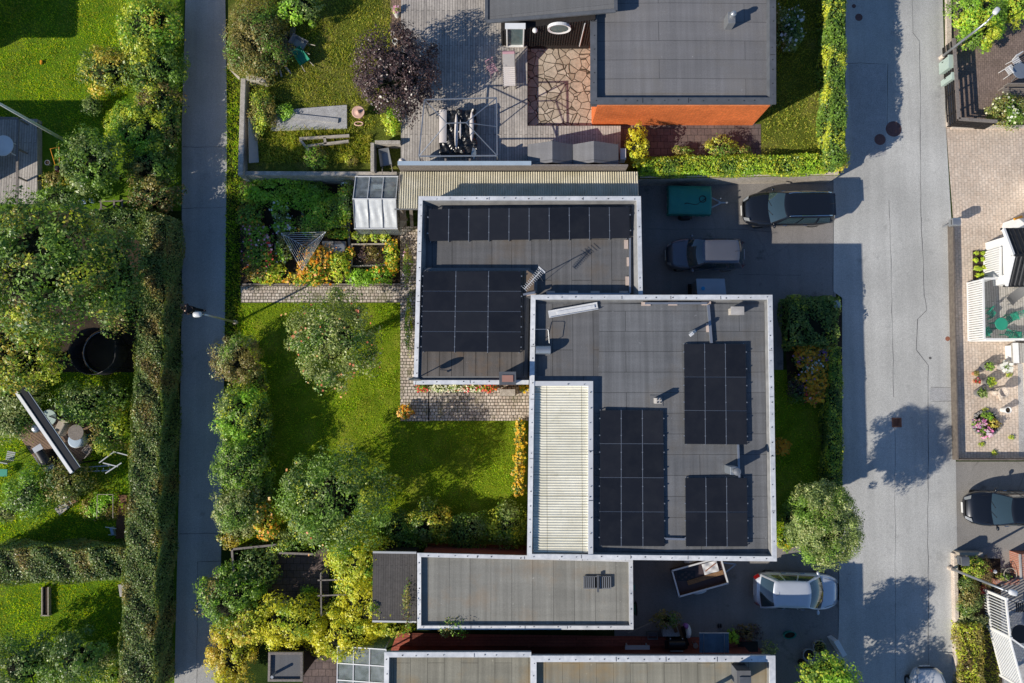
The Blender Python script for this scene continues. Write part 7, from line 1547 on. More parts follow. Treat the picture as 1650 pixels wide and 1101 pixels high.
for a, b in (((122, 754), (182, 750)), ((122, 761), (178, 758))): mb = MB(); mb.bar((*P(*a, z), z), (*P(*b, z), z), .05); mb.build('stile', MATS['galvanised'], t)
for k in range(6): mb = MB(); mb.bar((*P(127+k*10, 754, z), z), (*P(126+k*10, 761, z), z), .035); mb.build('rung', MATS['galvanised'], t)
t = thing('tube_rack', 'bent white tube frame leaning by the tall hedge beside the ladder', 'tube frame', (*P(180, 742, .6), .006))
for a, b in (((160, 746), (184, 728)), ((184, 728), (206, 734)), ((166, 746), (190, 752)), ((170, 763), (196, 746))): mb = MB(); mb.bar((*P(*a, .9), .9), (*P(*b, .8), .8), .05); mb.build('tube', MATS['white_metal'], t)
plank('white board on the ground by the olive bush at lower left', (92, 825), (108, 812), .15, .45, .05, 'stone_pale', 'board', 'board'); plank('brown crate board right of the white board near the lower left lawn', (108, 808), (124, 800), .2, .5, .12, 'wood_brown', 'board', 'board'); plank('thin white lath leaning over the crate board', (105, 798), (115, 812), .4, .05, .04, 'white_paint', 'lath', 'lath')
mb = MB(); mb.prism(ccw(PP([(190, 798), (204, 798), (204, 868), (186, 868)], .12)), .006, .12); mb.build('bark_mulch', MATS['mulch'], label='reddish bark mulch strip at the foot of the tall hedge', cat='bark mulch', kind='stuff')
t = thing('scarifier', 'small blue-grey garden tool with handles on the mulch at the tall hedge', 'garden tool', (*P(181, 855, .3), .12)); x, y = P(181, 856, .4); mb = MB(); mb.box((x, y, .35), (.16, .42, .2), .3); mb.build('body', MATS['blue_plastic'], t, bevel=.03); mb = MB(); mb.bar((x-.3, y+.22, .5), (x+.25, y+.14, .5), .03); mb.bar((x-.25, y-.2, .3), (x+.15, y-.22, .3), .03); mb.build('handle', MATS['white_metal'], t)
t = thing('raised_bed', 'long narrow timber bed on the lower left lawn', 'raised bed', (*P(72, 970, .2), .006))
for a, b in (((68, 946), (68, 992)), ((78, 946), (78, 992)), ((66, 992), (80, 992))): mb = MB(); mb.bar((*P(*a, .2), .12), (*P(*b, .2), .12), .05, .22); mb.build('board', MATS['wood_pale'], t)
mb = MB(); (x0, y0), (x1, y1) = P(69, 990, .15), P(77, 947, .15); mb.prism([(x0, y0), (x1, y0), (x1, y1), (x0, y1)], .008, .15); mb.build('soil', MATS['soil'], t)
mb = MB(); mb.prism(ccw(PP([(190, 942), (211, 941), (211, 961), (193, 962)], .5)), .006, .5); mb.build('compost_bin', MATS['stone_pale'], label='square pale slab-topped bin where the two grey green hedges meet', cat='bin', bevel=.02)
t = thing('growing_frame', 'thin metal frame standing in long grass by the mulch', 'frame', (*P(170, 815, .5), .006))
for a, b in (((157, 797), (182, 797)), ((157, 797), (156, 835)), ((182, 797), (182, 835))): mb = MB(); mb.bar((*P(*a, .55), .55), (*P(*b, .55), .55), .025); mb.build('bar', MATS['wood_pale'], t)
for a in ((157, 797), (182, 797), (156, 835), (182, 835)): mb = MB(); x, y = P(*a, .55); mb.bar((x, y, 0), (x, y, .54), .025); mb.build('leg', MATS['wood_pale'], t)
# neighbouring houses just outside the left edge: only their shadows enter the picture
def outhouse(label, x0, x1, y0, y1, h, over, pitch):
    t = thing('house', label, 'house', ((x0+x1)/2, (y0+y1)/2, 0)); mb = MB(); mb.prism([(x0, y0), (x1, y0), (x1, y1), (x0, y1)], .005, h); mb.build('wall', MATS['brick_yellow'], t); mb = MB(); mb.prism([(x0-over, y0-over), (x1+over, y0-over), (x1+over, y1+over), (x0-over, y1+over)], h, h+.2); mb.build('roof', MATS['felt_plain'], t)
outhouse('brick house beyond the left edge beside the deck, seen only by its shadow', -34, -27.1, 10.9, 12.6, 3.4, .1, 0)
outhouse('brick house beyond the upper left corner, seen only by its shadow', -38, -29.0, 17.5, 26, 3.0, .9, 0)

# ================================================================ bottom left: terrace, shed, conservatory
sheet('terrace_paving', [(425, 882), (530, 882), (530, 972), (425, 972)], .009, MATS['paver_dark'])
t = thing('black_fence', 'black board fence round the shaded terrace at the bottom', 'fence', (*P(450, 885, 1.3), .006)); z = 1.3
for a, b in (((374, 886), (378, 940)), ((376, 885), (445, 878)), ((450, 891), (505, 893))): mb = MB(); mb.bar((*P(*a, z), .66), (*P(*b, z), .66), .06, 1.28); mb.build('panel', MATS['wood_dark'], t); mb = MB(); mb.bar((*P(*a, z), z+.02), (*P(*b, z), z+.02), .10, .04); mb.build('top_rail', MATS['wood_grey'], t)
t = thing('pergola', 'thin timber pergola bars showing beside the yellow climbers', 'pergola', (*P(517, 960, 2.2), .006)); z = 2.15
for a, b in (((517, 925), (518, 992)), ((512, 960), (560, 958)), ((512, 935), (556, 934))): mb = MB(); mb.bar((*P(*a, z), z), (*P(*b, z), z), .06, .09); mb.build('bar', MATS['wood_grey'], t)
for a in ((517, 925), (518, 992), (560, 958)): mb = MB(); x, y = P(*a, z); mb.bar((x, y, 0), (x, y, z-.05), .08); mb.build('post', MATS['wood_pale'], t)
wall('low stone wall across the bottom of the dark terrace', [(420, 972), (500, 974)], .22, 0, .35, 'stone_pale', 'low_wall', 'wall')
t = thing('shed', 'small dark framed flat roof with a pipe at the bottom edge', 'shed', (*P(460, 1090, 2.4), .006)); 
q = ccw(PP([(432, 1098), (487, 1098), (487, 1052), (433, 1052)], 2.45)); mb = MB(); mb.prism(inset(q, .08), .006, 2.3); mb.build('wall', MATS['wood_dark'], t); mb = MB(); mb.prism(inset(q, .06), 2.3, 2.34); mb.build('roof', MATS['felt_plain'], t); mb = MB(); ring_cap(mb, q, [0, 1, 2, 3], .09, 2.45, .14, .02); mb.build('edge_trim', MATS['wood_grey'], t)
x, y = P(441, 1088, 2.6); mb = MB(); mb.tube([(x, y, 2.3), (x, y, 2.85)], .07, 12); mb.build('pipe', MATS['galvanised'], t)
sheet('terrace_paving', [(488, 1050), (545, 1050), (545, 1160), (488, 1160)], .009, MATS['paver_dark'])
t = thing('conservatory', 'glass roofed conservatory with white bars left of the bottom house', 'conservatory', (*P(583, 1080, 2.3), .006)); zc0, zc1 = 2.2, 2.6
xl, xr = P(544, 1060, 2.2)[0], P(622, 1060, 2.6)[0]; yt = P(580, 1044, 2.4)[1]; yb = P(580, 1180, 2.4)[1]
for i in range(3):
    for j in range(5):
        mb = MB(); a0, a1 = xl+(xr-xl)*i/3, xl+(xr-xl)*(i+1)/3; b0, b1 = yt+(yb-yt)*j/5, yt+(yb-yt)*(j+1)/5; f = lambda a: zc0+(zc1-zc0)*(a-xl)/(xr-xl)
        mb.face([(a0+.03, b1+.03, f(a0)), (a1-.03, b1+.03, f(a1)), (a1-.03, b0-.03, f(a1)), (a0+.03, b0-.03, f(a0))]); mb.build('roof_pane', MATS['clear_glass'], t)
for i in range(4): a = xl+(xr-xl)*i/3; z = zc0+(zc1-zc0)*i/3; mb = MB(); mb.bar((a, yt, z+.01), (a, yb, z+.01), .05); mb.build('bar', MATS['white_metal'], t)
for j in range(6): b = yt+(yb-yt)*j/5; mb = MB(); mb.bar((xl, b, zc0+.015), (xr, b, zc1+.015), .045); mb.build('bar', MATS['white_metal'], t)
for a, b, z in ((xl, yt, zc0), (xr-.05, yt, zc1), (xl, (yt+yb)/2, zc0)): mb = MB(); mb.bar((a, b, 0), (a, b, z-.03), .06); mb.build('post', MATS['white_metal'], t)
mb = MB(); mb.face([(xl, yt, .1), (xr, yt, .1), (xr, yt, zc1), (xl, yt, zc0)]); mb.build('wall_pane', MATS['clear_glass'], t)

# ================================================================ bottom middle: drive clutter
t = thing('planter', 'white box planter holding dark brushwood by the lower drive', 'planter', (*P(1082, 1018, .6), .006)); x, y = P(1082, 1018, .6); mb = MB(); mb.box((x, y, .3), (.85, .5, .55)); mb.build('box', MATS['concrete_grey'], t, bevel=.02)
crown('brushwood', (*P(1073, 998, .9), .85), (.62, .42, .4), 700, [MATS['leaf_olive'], MATS['leaf_rust'], MATS['leaf_dark']], [.3, .3, .4], .09, 20, .35, t, .4)
for k, (a, b, m) in enumerate((((1086, 1008), (1094, 1032), 'wood_brown'), ((1093, 1006), (1105, 1044), 'wood_brown'), ((1100, 1010), (1108, 1040), 'wood_dark'))): plank(['short brown timber leaning on the brushwood planter', 'long brown timber leaning beside the white bag', 'dark timber beside the long brown one'][k], a, b, .9, .16, .05, m, z2=.12, group='timbers leaning by the planter')
plank('thin pole lying across the drive corner left of the brushwood', (1012, 1020), (1055, 1001), .5, .05, .05, 'wood_pale', 'pole', 'pole', z2=.9)
t = thing('bag', 'white and purple patterned bag standing beside the leaning timbers', 'bag', (*P(1107, 1018, .4), .006)); x, y = P(1108, 1016, .4); mb = MB(); mb.ball((x, y-.05, .35), .28, 16, None, (.65, 1.3, 1.1)); mb.build('bag_body', MATS['white_paint'], t, smooth=True); mb = MB(); mb.ball((x-.12, y+.25, .5), .15, 12); mb.build('bag_top', MATS['petal_purple'], t, smooth=True)
t = thing('gas_grill', 'black gas grill with pale knobs standing on the red porch', 'grill', (*P(1091, 1042, 1.0), .1)); x, y = P(1091, 1041, 1.0)
mb = MB(); mb.box((x, y, .5), (.7, .42, .75)); mb.build('cabinet', MATS['black_metal'], t); mb = MB(); mb.grid(lambda u, v: (x-.40+.80*u, y-.25*math.cos(math.pi*v), .86+.22*math.sin(math.pi*v)), 6, 10); mb.build('lid', MATS['black_metal'], t, smooth=True); mb = MB(); mb.box((x, y-.28, .9), (.62, .03, .03)); mb.build('handle', MATS['white_metal'], t)
for s in (-1, 1): mb = MB(); mb.ball((x+s*.3, y+.3, .86), .035, 8); mb.build('knob', MATS['white_metal'], t); mb = MB(); mb.box((x+s*.48, y+.0, .82), (.16, .4, .035)); mb.build('side_shelf', MATS['black_metal'], t)
mb = MB(); x, y = P(1027, 1044, .5); t = thing('bench', 'narrow white bench along the edge of the red porch', 'bench', (x, y, .1)); mb.box((x, y, .50), (1.22, .24, .05)); mb.build('seat', MATS['white_metal'], t)
for s in (-1, 1): mb = MB(); mb.box((x+s*.5, y, .29), (.05, .2, .37)); mb.build('leg', MATS['white_metal'], t)
mb = MB(); x, y = P(1052, 1025, .3); t = thing('crate', 'small grey plastic crate left of the brushwood planter', 'crate', (x, y, .006)); x, y = P(1052, 1025, .3)
for c_, d_ in (((0, .16, .16), (.5, .03, .3)), ((0, -.16, .16), (.5, .03, .3)), ((.24, 0, .16), (.03, .29, .3)), ((-.24, 0, .16), (.03, .29, .3))): mb = MB(); mb.box((x+c_[0], y+c_[1], c_[2]), d_); mb.build('side', MATS['steel_grey'], t)
mb = MB(); mb.box((x, y, .04), (.45, .29, .03)); mb.build('floor', MATS['steel_grey'], t)
t = thing('door_canopy', 'flat bluish glass door canopy above the red porch', 'canopy', (*P(1151, 1036, 2.35), 2.2)); q = ccw(PP([(1127, 1052), (1175, 1052), (1174, 1020), (1127, 1020)], 2.35)); mb = MB(); mb.prism(q, 2.335, 2.35); mb.build('pane', MATS['canopy_glass'], t)
mb = MB(); mb.bar((q[0][0], max(p[1] for p in q), 2.37), (q[1][0] if abs(q[1][0]-q[0][0]) > .3 else q[2][0], max(p[1] for p in q), 2.37), .05); mb.build('edge', MATS['stone_pale'], t)
for px in (1134, 1167): mb = MB(); mb.bar((*P(px, 1022, 2.38), 2.375), (*P(px, 1056, 2.38), 2.375), .025); mb.build('bar', MATS['galvanised'], t)
mb = MB(); x, y = P(1205, 1042, .1); mb.box((x, y, .115), (1.0, .5, .02)); mb.build('door_mat', MATS['wood_dark'], label='dark brown door mat on the right part of the red porch', cat='door mat')
roundtable('small round glass-topped side table on the red porch beside the canopy', 1121, 1041, .10, .13, .45, 'galvanised')
S('shrub', 'fresh green pot plant right of the glass canopy', 1181, 1026, 9, 11, .6, ['leaf_bright'], None, leaf=.08); S('shrub', 'dark red spiky shrub right of the green pot plant on the lower drive', 1206, 1020, 20, 13, .7, ['leaf_copper', 'leaf_rust'], [.6, .4], leaf=.11, core=.3, dens=.6); S('fern', 'pale grey feathery plant at the right end of the red porch', 1240, 1048, 12, 12, .6, ['leaf_silver', 'leaf_grey'], [.5, .5], leaf=.11, cat='fern', dens=.5, core=0)
t = thing('garden_shoes', 'pair of black and white clogs on the drive above the glass canopy', 'clogs', (*P(1160, 1009, .1), .006)); 
for s in (-1, 1): mb = MB(); mb.ball((*P(1160+s*2, 1009, .1), .06), .11, 10, None, (.45, 1.1, .5)); mb.build('clog', MATS['black_plastic'], t, smooth=True)
t = thing('planter_tub', 'oblong dull green tub on the drive beside the round lime tree', 'tub', (*P(1273, 1024, .3), .006), R(8)); x, y = 0, 0
mb = MB(); mb.lathe((0, 0, 0), [(.26, 0), (.31, .28), (.33, .30), (.28, .30), (.25, .12)], 24, None, 1.0, .55); mb.build('tub', MATS['green_sheet'], t, True); mb = MB(); mb.lathe((0, 0, .22), [(.27, 0), (.01, .02)], 20, None, 1.0, .55); mb.build('compost', MATS['soil'], t, True)
pot('large pale stone pot at the left of the round lime tree', 1304, 1056, .006, .30, .35, 'stone_pale'); pot('dark planted pot between the pale stone pot and the slanted box', 1321, 1043, .006, .32, .4, 'concrete_grey', ['leaf_dark', 'leaf_olive'])
t = thing('hose_reel', 'dark wall-hung green hose coil beside the right end of the garage', 'hose', (*P(1024, 983, 1.0), .006)); x, y = P(1023, 983, 1.2)
for k in range(4): mb = MB(); mb.tube([(x+.03*k, y+(.26+.02*k)*math.cos(a*.35), 1.0+(.26+.02*k)*math.sin(a*.35)) for a in range(19)], .025, 6); mb.build('coil', MATS['green_plastic' if k == 1 else 'black_plastic'], t)
mb = MB(); x, y = P(1022, 952, 1.0); mb.box((x+.02, y, .25), (.2, .28, .45)); mb.build('bucket', MATS['green_sheet'], label='small dark green bucket against the right end of the garage', cat='bucket', bevel=.03)
t = thing('bin_shelter', 'grey bin shelter roof with a blue dot, on the upper drive', 'bin shelter', (*P(1145, 462, 1.4), .006)); z = 1.45
q = ccw(PP([(1124, 481), (1171, 481), (1167, 449.5), (1121.5, 449.5)], z)); mb = MB(); mb.prism(q, z-.03, [z, z, z+.05, z+.05]); mb.build('roof', MATS['zinc'], t); mb = MB(); mb.prism(inset(q, .08), .006, z-.03); mb.build('body', MATS['steel_grey'], t)
x, y = P(1133, 465, z+.05); mb = MB(); mb.lathe((x, y, z+.035), [(.10, 0), (.10, .012), (.02, .014)], 20); mb.build('round_sticker', MATS['blue_sticker'], t)
t = thing('pallet', 'dark slatted pallet beside the bin shelter on the upper drive', 'pallet', (*P(1115, 467, .2), .006))
for k in range(7): mb = MB(); x, y = P(1115, 459+k*2.9, .15); mb.box((x, y, .14), (.42, .06, .03)); mb.build('slat', MATS['wood_dark'], t)
for s in (-1, 1): mb = MB(); x, y = P(1115+s*5, 467, .1); mb.box((x, y, .07), (.06, .62, .1)); mb.build('bearer', MATS['wood_dark'], t)

# ================================================================ right side
t = thing('picket_fence', 'dark slatted timber fence at the edge of the top right terrace', 'fence', (*P(1540, 140, 1.0), .02)); z = 1.15
a, b, c_ = V3(1537, 62, z), V3(1545, 192, z), V3(1607, 196, z)
for p, q in ((a, b), (b, c_)):
    mb = MB(); mb.bar(p, q, .17, .04); mb.build('top_rail', MATS['wood_grey'], t)
    for k in range(6): zz = z-.18-.17*k; mb = MB(); mb.bar((p.x+.05, p.y, zz), (q.x+.05, q.y, zz), .03, .09); mb.build('slat', MATS['wood_dark'], t)
    n_ = max(2, int((q-p).length/1.1)+1)
    for k in range(n_): w_ = p+(q-p)*((k+.5)/n_); mb = MB(); mb.bar((w_.x+.10, w_.y+.02, .02), (w_.x+.10, w_.y+.02, z-.03), .07); mb.build('post', MATS['wood_dark'], t)
roundtable('round blue-grey table at the right edge of the top right terrace', 1645, 114, .02, .42, .72, 'zinc'); chair('pale folding chair left of the round blue-grey table', 1629, 112, .02, R(35), 'white_metal', group='pale terrace chairs'); chair('pale folding chair above the round blue-grey table', 1640, 100, .02, R(-60), 'white_metal', group='pale terrace chairs')
t = thing('garden_bench', 'grey wooden bench at the right edge above the rose bush', 'bench', (*P(1638, 146, .5), .02)); x, y = P(1640, 147, .5)
for k in range(4): mb = MB(); mb.box((x, y-.16+.10*k, .45), (1.5, .08, .03)); mb.build('seat_slat', MATS['wood_grey'], t)
mb = MB(); mb.box((x, y+.26, .68), (1.5, .05, .35)); mb.build('backrest', MATS['wood_grey'], t)
for s in (-1, 1): mb = MB(); mb.bar((x+s*.68, y-.15, .02), (x+s*.68, y-.15, .44), .07); mb.bar((x+s*.68, y+.22, .02), (x+s*.68, y+.22, .5), .07); mb.build('leg', MATS['wood_grey'], t)
# house on the right with balcony
HJ = thing('house', 'white house with black pantile porch roof at the right edge', 'house', (*P(1640, 415, 1.5), .016))
zr_, ze = 2.75, 2.15; xw = P(1633, 412, zr_)[0]; yr = P(1640, 412, zr_)[1]; yn = P(1630, 369, ze)[1]; ys = P(1630, 461, ze)[1]
for ya, lab in ((yn, 0), (ys, 1)):
    mb = MB(); n_ = 9; L_ = 3.2
    def tile(u, v, ya=ya): return (xw+.02+L_*u, yr+(ya-yr)*v, zr_+(ze-zr_)*v+.028*math.cos(u*L_*2*math.pi/.22)-.02*((v*4) % 1))
    mb.grid(tile, 120, 16, flip=(ya > yr)); mb.build('roof', MATS['black_metal'], HJ, smooth=False)
    mb = MB(); mb.bar((xw-.02, yr, zr_+.02), (xw-.02, ya, ze+.02), .10, .16); mb.build('bargeboard', MATS['white_paint'], HJ); mb = MB(); mb.bar((xw-.12, ya, ze-.03), (xw+L_, ya, ze-.03), .09, .07); mb.build('gutter', MATS['black_metal'], HJ)
mb = MB(); mb.tube([(xw-.02, yr, zr_+.06), (xw+3.2, yr, zr_+.06)], .07, 8); mb.build('ridge', MATS['black_metal'], HJ)
mb = MB(); mb.prism([(xw+.5, ys+.25), (xw+4, ys+.25), (xw+4, yn-.25), (xw+.5, yn-.25)], .017, 2.0); mb.build('wall', MATS['white_paint'], HJ)
(x0, y0) = P(1700, 560, 1.2); mb = MB(); mb.prism([(x0, y0-4), (x0+6, y0-4), (x0+6, y0+9), (x0, y0+9)], .017, 4.2); mb.build('wall', MATS['white_paint'], HJ); mb = MB(); mb.prism([(x0-.2, y0-4.2), (x0+6, y0-4.2), (x0+6, y0+9.2), (x0-.2, y0+9.2)], 4.2, 4.4); mb.build('roof', MATS['felt_plain'], HJ)
mb = MB(); x, y = P(1647, 382, 1.6); 
x, y = P(1645, 356, 1.3); mb = MB(); mb.prism([(x-.15, y-.25), (x+1.5, y-.25), (x+1.5, y+.15), (x-.02, y+.2)], .017, [.9, .9, 1.0, 1.0]); mb.build('meter_box', MATS['white_paint'], HJ)
x, y = P(1646, 350, 1.3); mb = MB(); mb.tube([(x-.2, y-.05, 1.05), (x+.2, y+.09, 1.05)], .06, 8); mb.build('orange_pipe', MATS['orange_toy'], HJ)
# raised terrace deck with slatted sides
t = thing('balcony', 'white slatted terrace with grey boards and a railing at the right edge', 'terrace', (*P(1610, 500, .7), .016)); zt, zb = 1.35, .45
q = PP([(1577, 549), (1577, 448), (1690, 448), (1690, 549)], zb); mb = MB(); mb.prism(ccw(q), .02, zb); mb.build('floor', MATS['deck_light'], t)
q = PP([(1602, 447), (1602, 396), (1690, 396), (1690, 447)], zb); mb = MB(); mb.prism(inset(ccw(q), .004), .02, zb-.006); mb.build('floor', MATS['deck_light'], t)
def slats(p, q, z0, z1, n):
    p, q = Vector(p), Vector(q); L_ = (q-p).length; d = (q-p)/L_
    for zz, w_, hh in ((z1, .10, .045),): mb = MB(); mb.bar((p.x, p.y, zz), (q.x, q.y, zz), w_, hh); mb.build('top_rail', MATS['white_paint'], t)
    mb = MB(); mb.bar((p.x, p.y, z0+.05), (q.x, q.y, z0+.05), .045, .07); mb.build('bottom_rail', MATS['white_paint'], t)
    k_ = max(2, int(L_/.115))
    for k in range(k_): w_ = p+d*L_*((k+.5)/k_); mb = MB(); mb.bar((w_.x, w_.y, z0+.085), (w_.x, w_.y, z1-.023), .022, .085 if abs(d.y) > .5 else .02, up=(0, 1, 0)); mb.build('slat', MATS['white_paint'], t)
e = P(1584, 449, zt); f = P(1586, 547, zt); slats(e, f, .05, zt, 30); slats((f[0]+.05, f[1]), (f[0]+3.0, f[1]), .05, zt, 20); slats((e[0]+.05, e[1]), (e[0]+.75, e[1]), zb, zt, 6)
g = P(1612, 398, zt); h_ = P(1612, 446, zt); slats(g, h_, .05, zt, 14)
mb = MB(); mb.bar((*P(1613, 446, zt), zt), (*P(1648, 432, zt), zt), .07, .05); mb.build('handrail', MATS['white_paint'], t)
S('flower_box', 'pink and lime flowering box at the porch of the right house', 1624, 408, 10, 13, .7, ['leaf_lime', 'leaf_gold', 'leaf_mid'], [.4, .3, .3], z0=zb, leaf=.08, flowers=[('petal_pink', 80, .08)], cat='flowers')
t = thing('planting_bed', 'soil bed with four rows of lime lettuces in the paved court', 'planting bed', (*P(1579, 427, .05), .016)); q = ccw(PP([(1568, 450), (1593, 450), (1591, 404), (1568, 404)], .06)); mb = MB(); mb.prism(q, .017, .07); mb.build('soil', MATS['soil'], t)
for k, (px, py) in enumerate(((1574, 408), (1585, 408), (1573, 419), (1584, 418), (1574, 432), (1580, 433), (1587, 431), (1576, 444), (1582, 443))):
    x, y = P(px, py, .2); crown('lettuce', (x, y, .15), (.10, .09, .11), 110, [MATS['leaf_lime'], MATS['leaf_bright']], [.75, .25], .085, 12, .4, t, .4)
roundtable('bright green round table on the right terrace', 1614, 522, zb, .32, .72, 'green_paint', 'green_paint')
CG = 'green folding chairs round the terrace table'
for lab, px, py, rz in (('green folding chair above left of the green table, in slatted shade', 1600, 504, R(-40)), ('green folding chair right above the green table', 1627, 516, R(215)), ('green folding chair at the lower left of the green table', 1594, 534, R(35)), ('green folding chair at the lower right of the green table', 1629, 537, R(150)), ('green folding chair at the far right above the others', 1638, 509, R(200)), ('green folding chair at the right picture edge, lower one', 1643, 539, R(170))): chair(lab, px, py, zb, rz, 'green_paint', .85, group=CG)
t = thing('gas_grill', 'grey shell-shaped sun chair on the right terrace below the porch roof', 'grill', (*P(1632, 482, .9), zb)); t['label'] = 'grey curved lounger on the right terrace below the porch roof'; t['category'] = 'lounger'; t.name = 'curved_lounger'
a, b = V3(1624, 488, .9), V3(1652, 466, 1.0); d = (b-a).normalized(); s = Vector((-d.y, d.x, 0)); mb = MB(); mb.grid(lambda u, v: a+(b-a)*u+s*(-.25+.5*v)+Vector((0, 0, .25*(2*u-1)**2-.1)), 12, 3); mb.build('seat', MATS['grill_grey'], t, smooth=True)
for f in (.15, .85):
    for s_ in (-1, 1): p = a+(b-a)*f+s*.22*s_; mb = MB(); mb.bar((p.x, p.y, zb), (p.x, p.y, p.z), .03); mb.build('leg', MATS['galvanised'], t)
t = thing('canopy_roof', 'grey flat step roof with a white edge at the right edge below the terrace', 'canopy', (*P(1643, 568, .6), .016)); z = .75; (x0, y1), (_, y0) = P(1632, 553, z), P(1632, 585, z); mb = MB(); mb.prism([(x0, y0), (x0+3, y0), (x0+3, y1), (x0, y1)], .6, z); mb.build('roof', MATS['deck_light'], t); mb = MB(); mb.prism([(x0-.02, y0-.01), (x0+.26, y0-.01), (x0+.26, y1+.01), (x0-.02, y1+.01)], z+.003, z+.03); mb.build('edge', MATS['white_paint'], t); mb = MB(); mb.prism([(x0+.1, y0+.1), (x0+3, y0+.1), (x0+3, y1-.1), (x0+.1, y1-.1)], .017, .6); mb.build('wall', MATS['white_paint'], t)
sheet('gravel_strip', [(1640, 586), (1648, 586), (1652, 736), (1642, 736)], .020, MATS['concrete_grey'])
pot('grey planted tub at the top of the three in the paved court', 1593, 590, .016, .24, .42, 'steel_grey', ['leaf_grey', 'leaf_bright'], group='grey tubs in the paved court'); pot('grey planted tub in the middle of the three in the paved court', 1596, 615, .016, .24, .42, 'steel_grey', ['leaf_mid', 'leaf_lime'], group='grey tubs in the paved court'); pot('grey planted tub lowest of the three in the paved court', 1582, 633, .016, .24, .42, 'steel_grey', ['leaf_mid', 'leaf_grey'], group='grey tubs in the paved court')
pot('small olive pot plant left of the grey tubs', 1573, 602, .016, .12, .25, 'terracotta', ['leaf_olive']); pot('small rust-red plant in a pot just below the olive one', 1574, 614, .016, .13, .2, 'terracotta', ['leaf_rust'], flowers=[('petal_red', 25, .06), ('petal_white', 5, .06)]); pot('pot of white round flowers under the step roof', 1619, 591, .016, .22, .4, 'stone_pale', ['leaf_mid'], flowers=[('petal_white', 40, .16)])
pot('plain white bucket-like pot right of the round flower bed', 1625, 661, .016, .16, .5, 'white_paint', name='white_pot')
t = thing('garden_urn', 'cream stone urn on a base beside white paving steps in the court', 'urn', (*P(1619, 632, .5), .016)); x, y = P(1619, 632, .8); mb = MB(); mb.lathe((x, y, .016), [(.20, 0), (.2, .08), (.09, .14), (.08, .4), (.24, .62), (.27, .75), (.25, .77), (.20, .66), (.04, .58)], 24); mb.build('bowl', MATS['kerb_pale'], t, smooth=True)
mb = MB(); mb.bar((*P(1606, 626, .1), .09), (*P(1614, 645, .1), .09), .12, .14); mb.bar((*P(1604, 627, .1), .09), (*P(1622, 624, .1), .09), .08, .12); mb.build('step', MATS['kerb_pale'], t)
t = thing('round_flower_bed', 'round flower bed ringed with grey stones in the paved court', 'flower bed', (*P(1590, 683, .1), .016)); x, y = P(1590, 683, .15); mb = MB(); mb.lathe((x, y, .018), [(.62, 0), (.5, .09), (.02, .12)], 24); mb.build('soil', MATS['soil'], t)
for k in range(26): a = 2*math.pi*k/26; r_ = .66+.03*math.sin(k*5.1); mb = MB(); mb.box((x+r_*math.cos(a), y+r_*.94*math.sin(a), .09), (.15+.03*math.sin(k*3.3), .13, .14+.03*math.sin(k*2.1)), a+.2*math.sin(k*7)); mb.build('stone', MATS['stone_ring'], t, bevel=.025)
for nm, px, py, mats, fl in (('pink_flowers', 1578, 681, ['leaf_mid'], [('petal_pink', 60, .08), ('petal_purple', 20, .07)]), ('bronze_grass', 1603, 684, ['leaf_rust', 'leaf_gold'], []), ('green_plant', 1592, 671, ['leaf_mid', 'leaf_bright'], []), ('pink_flowers', 1590, 697, ['leaf_mid'], [('petal_pink', 60, .08)])):
    x, y = P(px, py, .3); crown(nm, (x, y, .24), (.28, .22, .2), 260, [MATS[m] for m in mats], None, .08, 16, .4, t, .3, .6, -.3, [(MATS[m], c_, s_) for m, c_, s_ in fl])
for k, (px, py) in enumerate(((1632, 563), (1626, 604), (1587, 661), (1582, 716), (1603, 730), (1630, 705))):
    S('weed', ['small weed in the paving just left of the step roof', 'small weed in the paving beside the white round flowers', 'small weed above the round flower bed', 'small weed below the round flower bed', 'small lime weed at the bottom wall of the court', 'tiny weed right of the round flower bed'][k], px, py, 5, 3.5, .12, ['leaf_lime', 'leaf_mid'], [.6, .4], z0=.016, leaf=.07, cat='weed', core=0, dens=.5, group='weeds in the court paving')
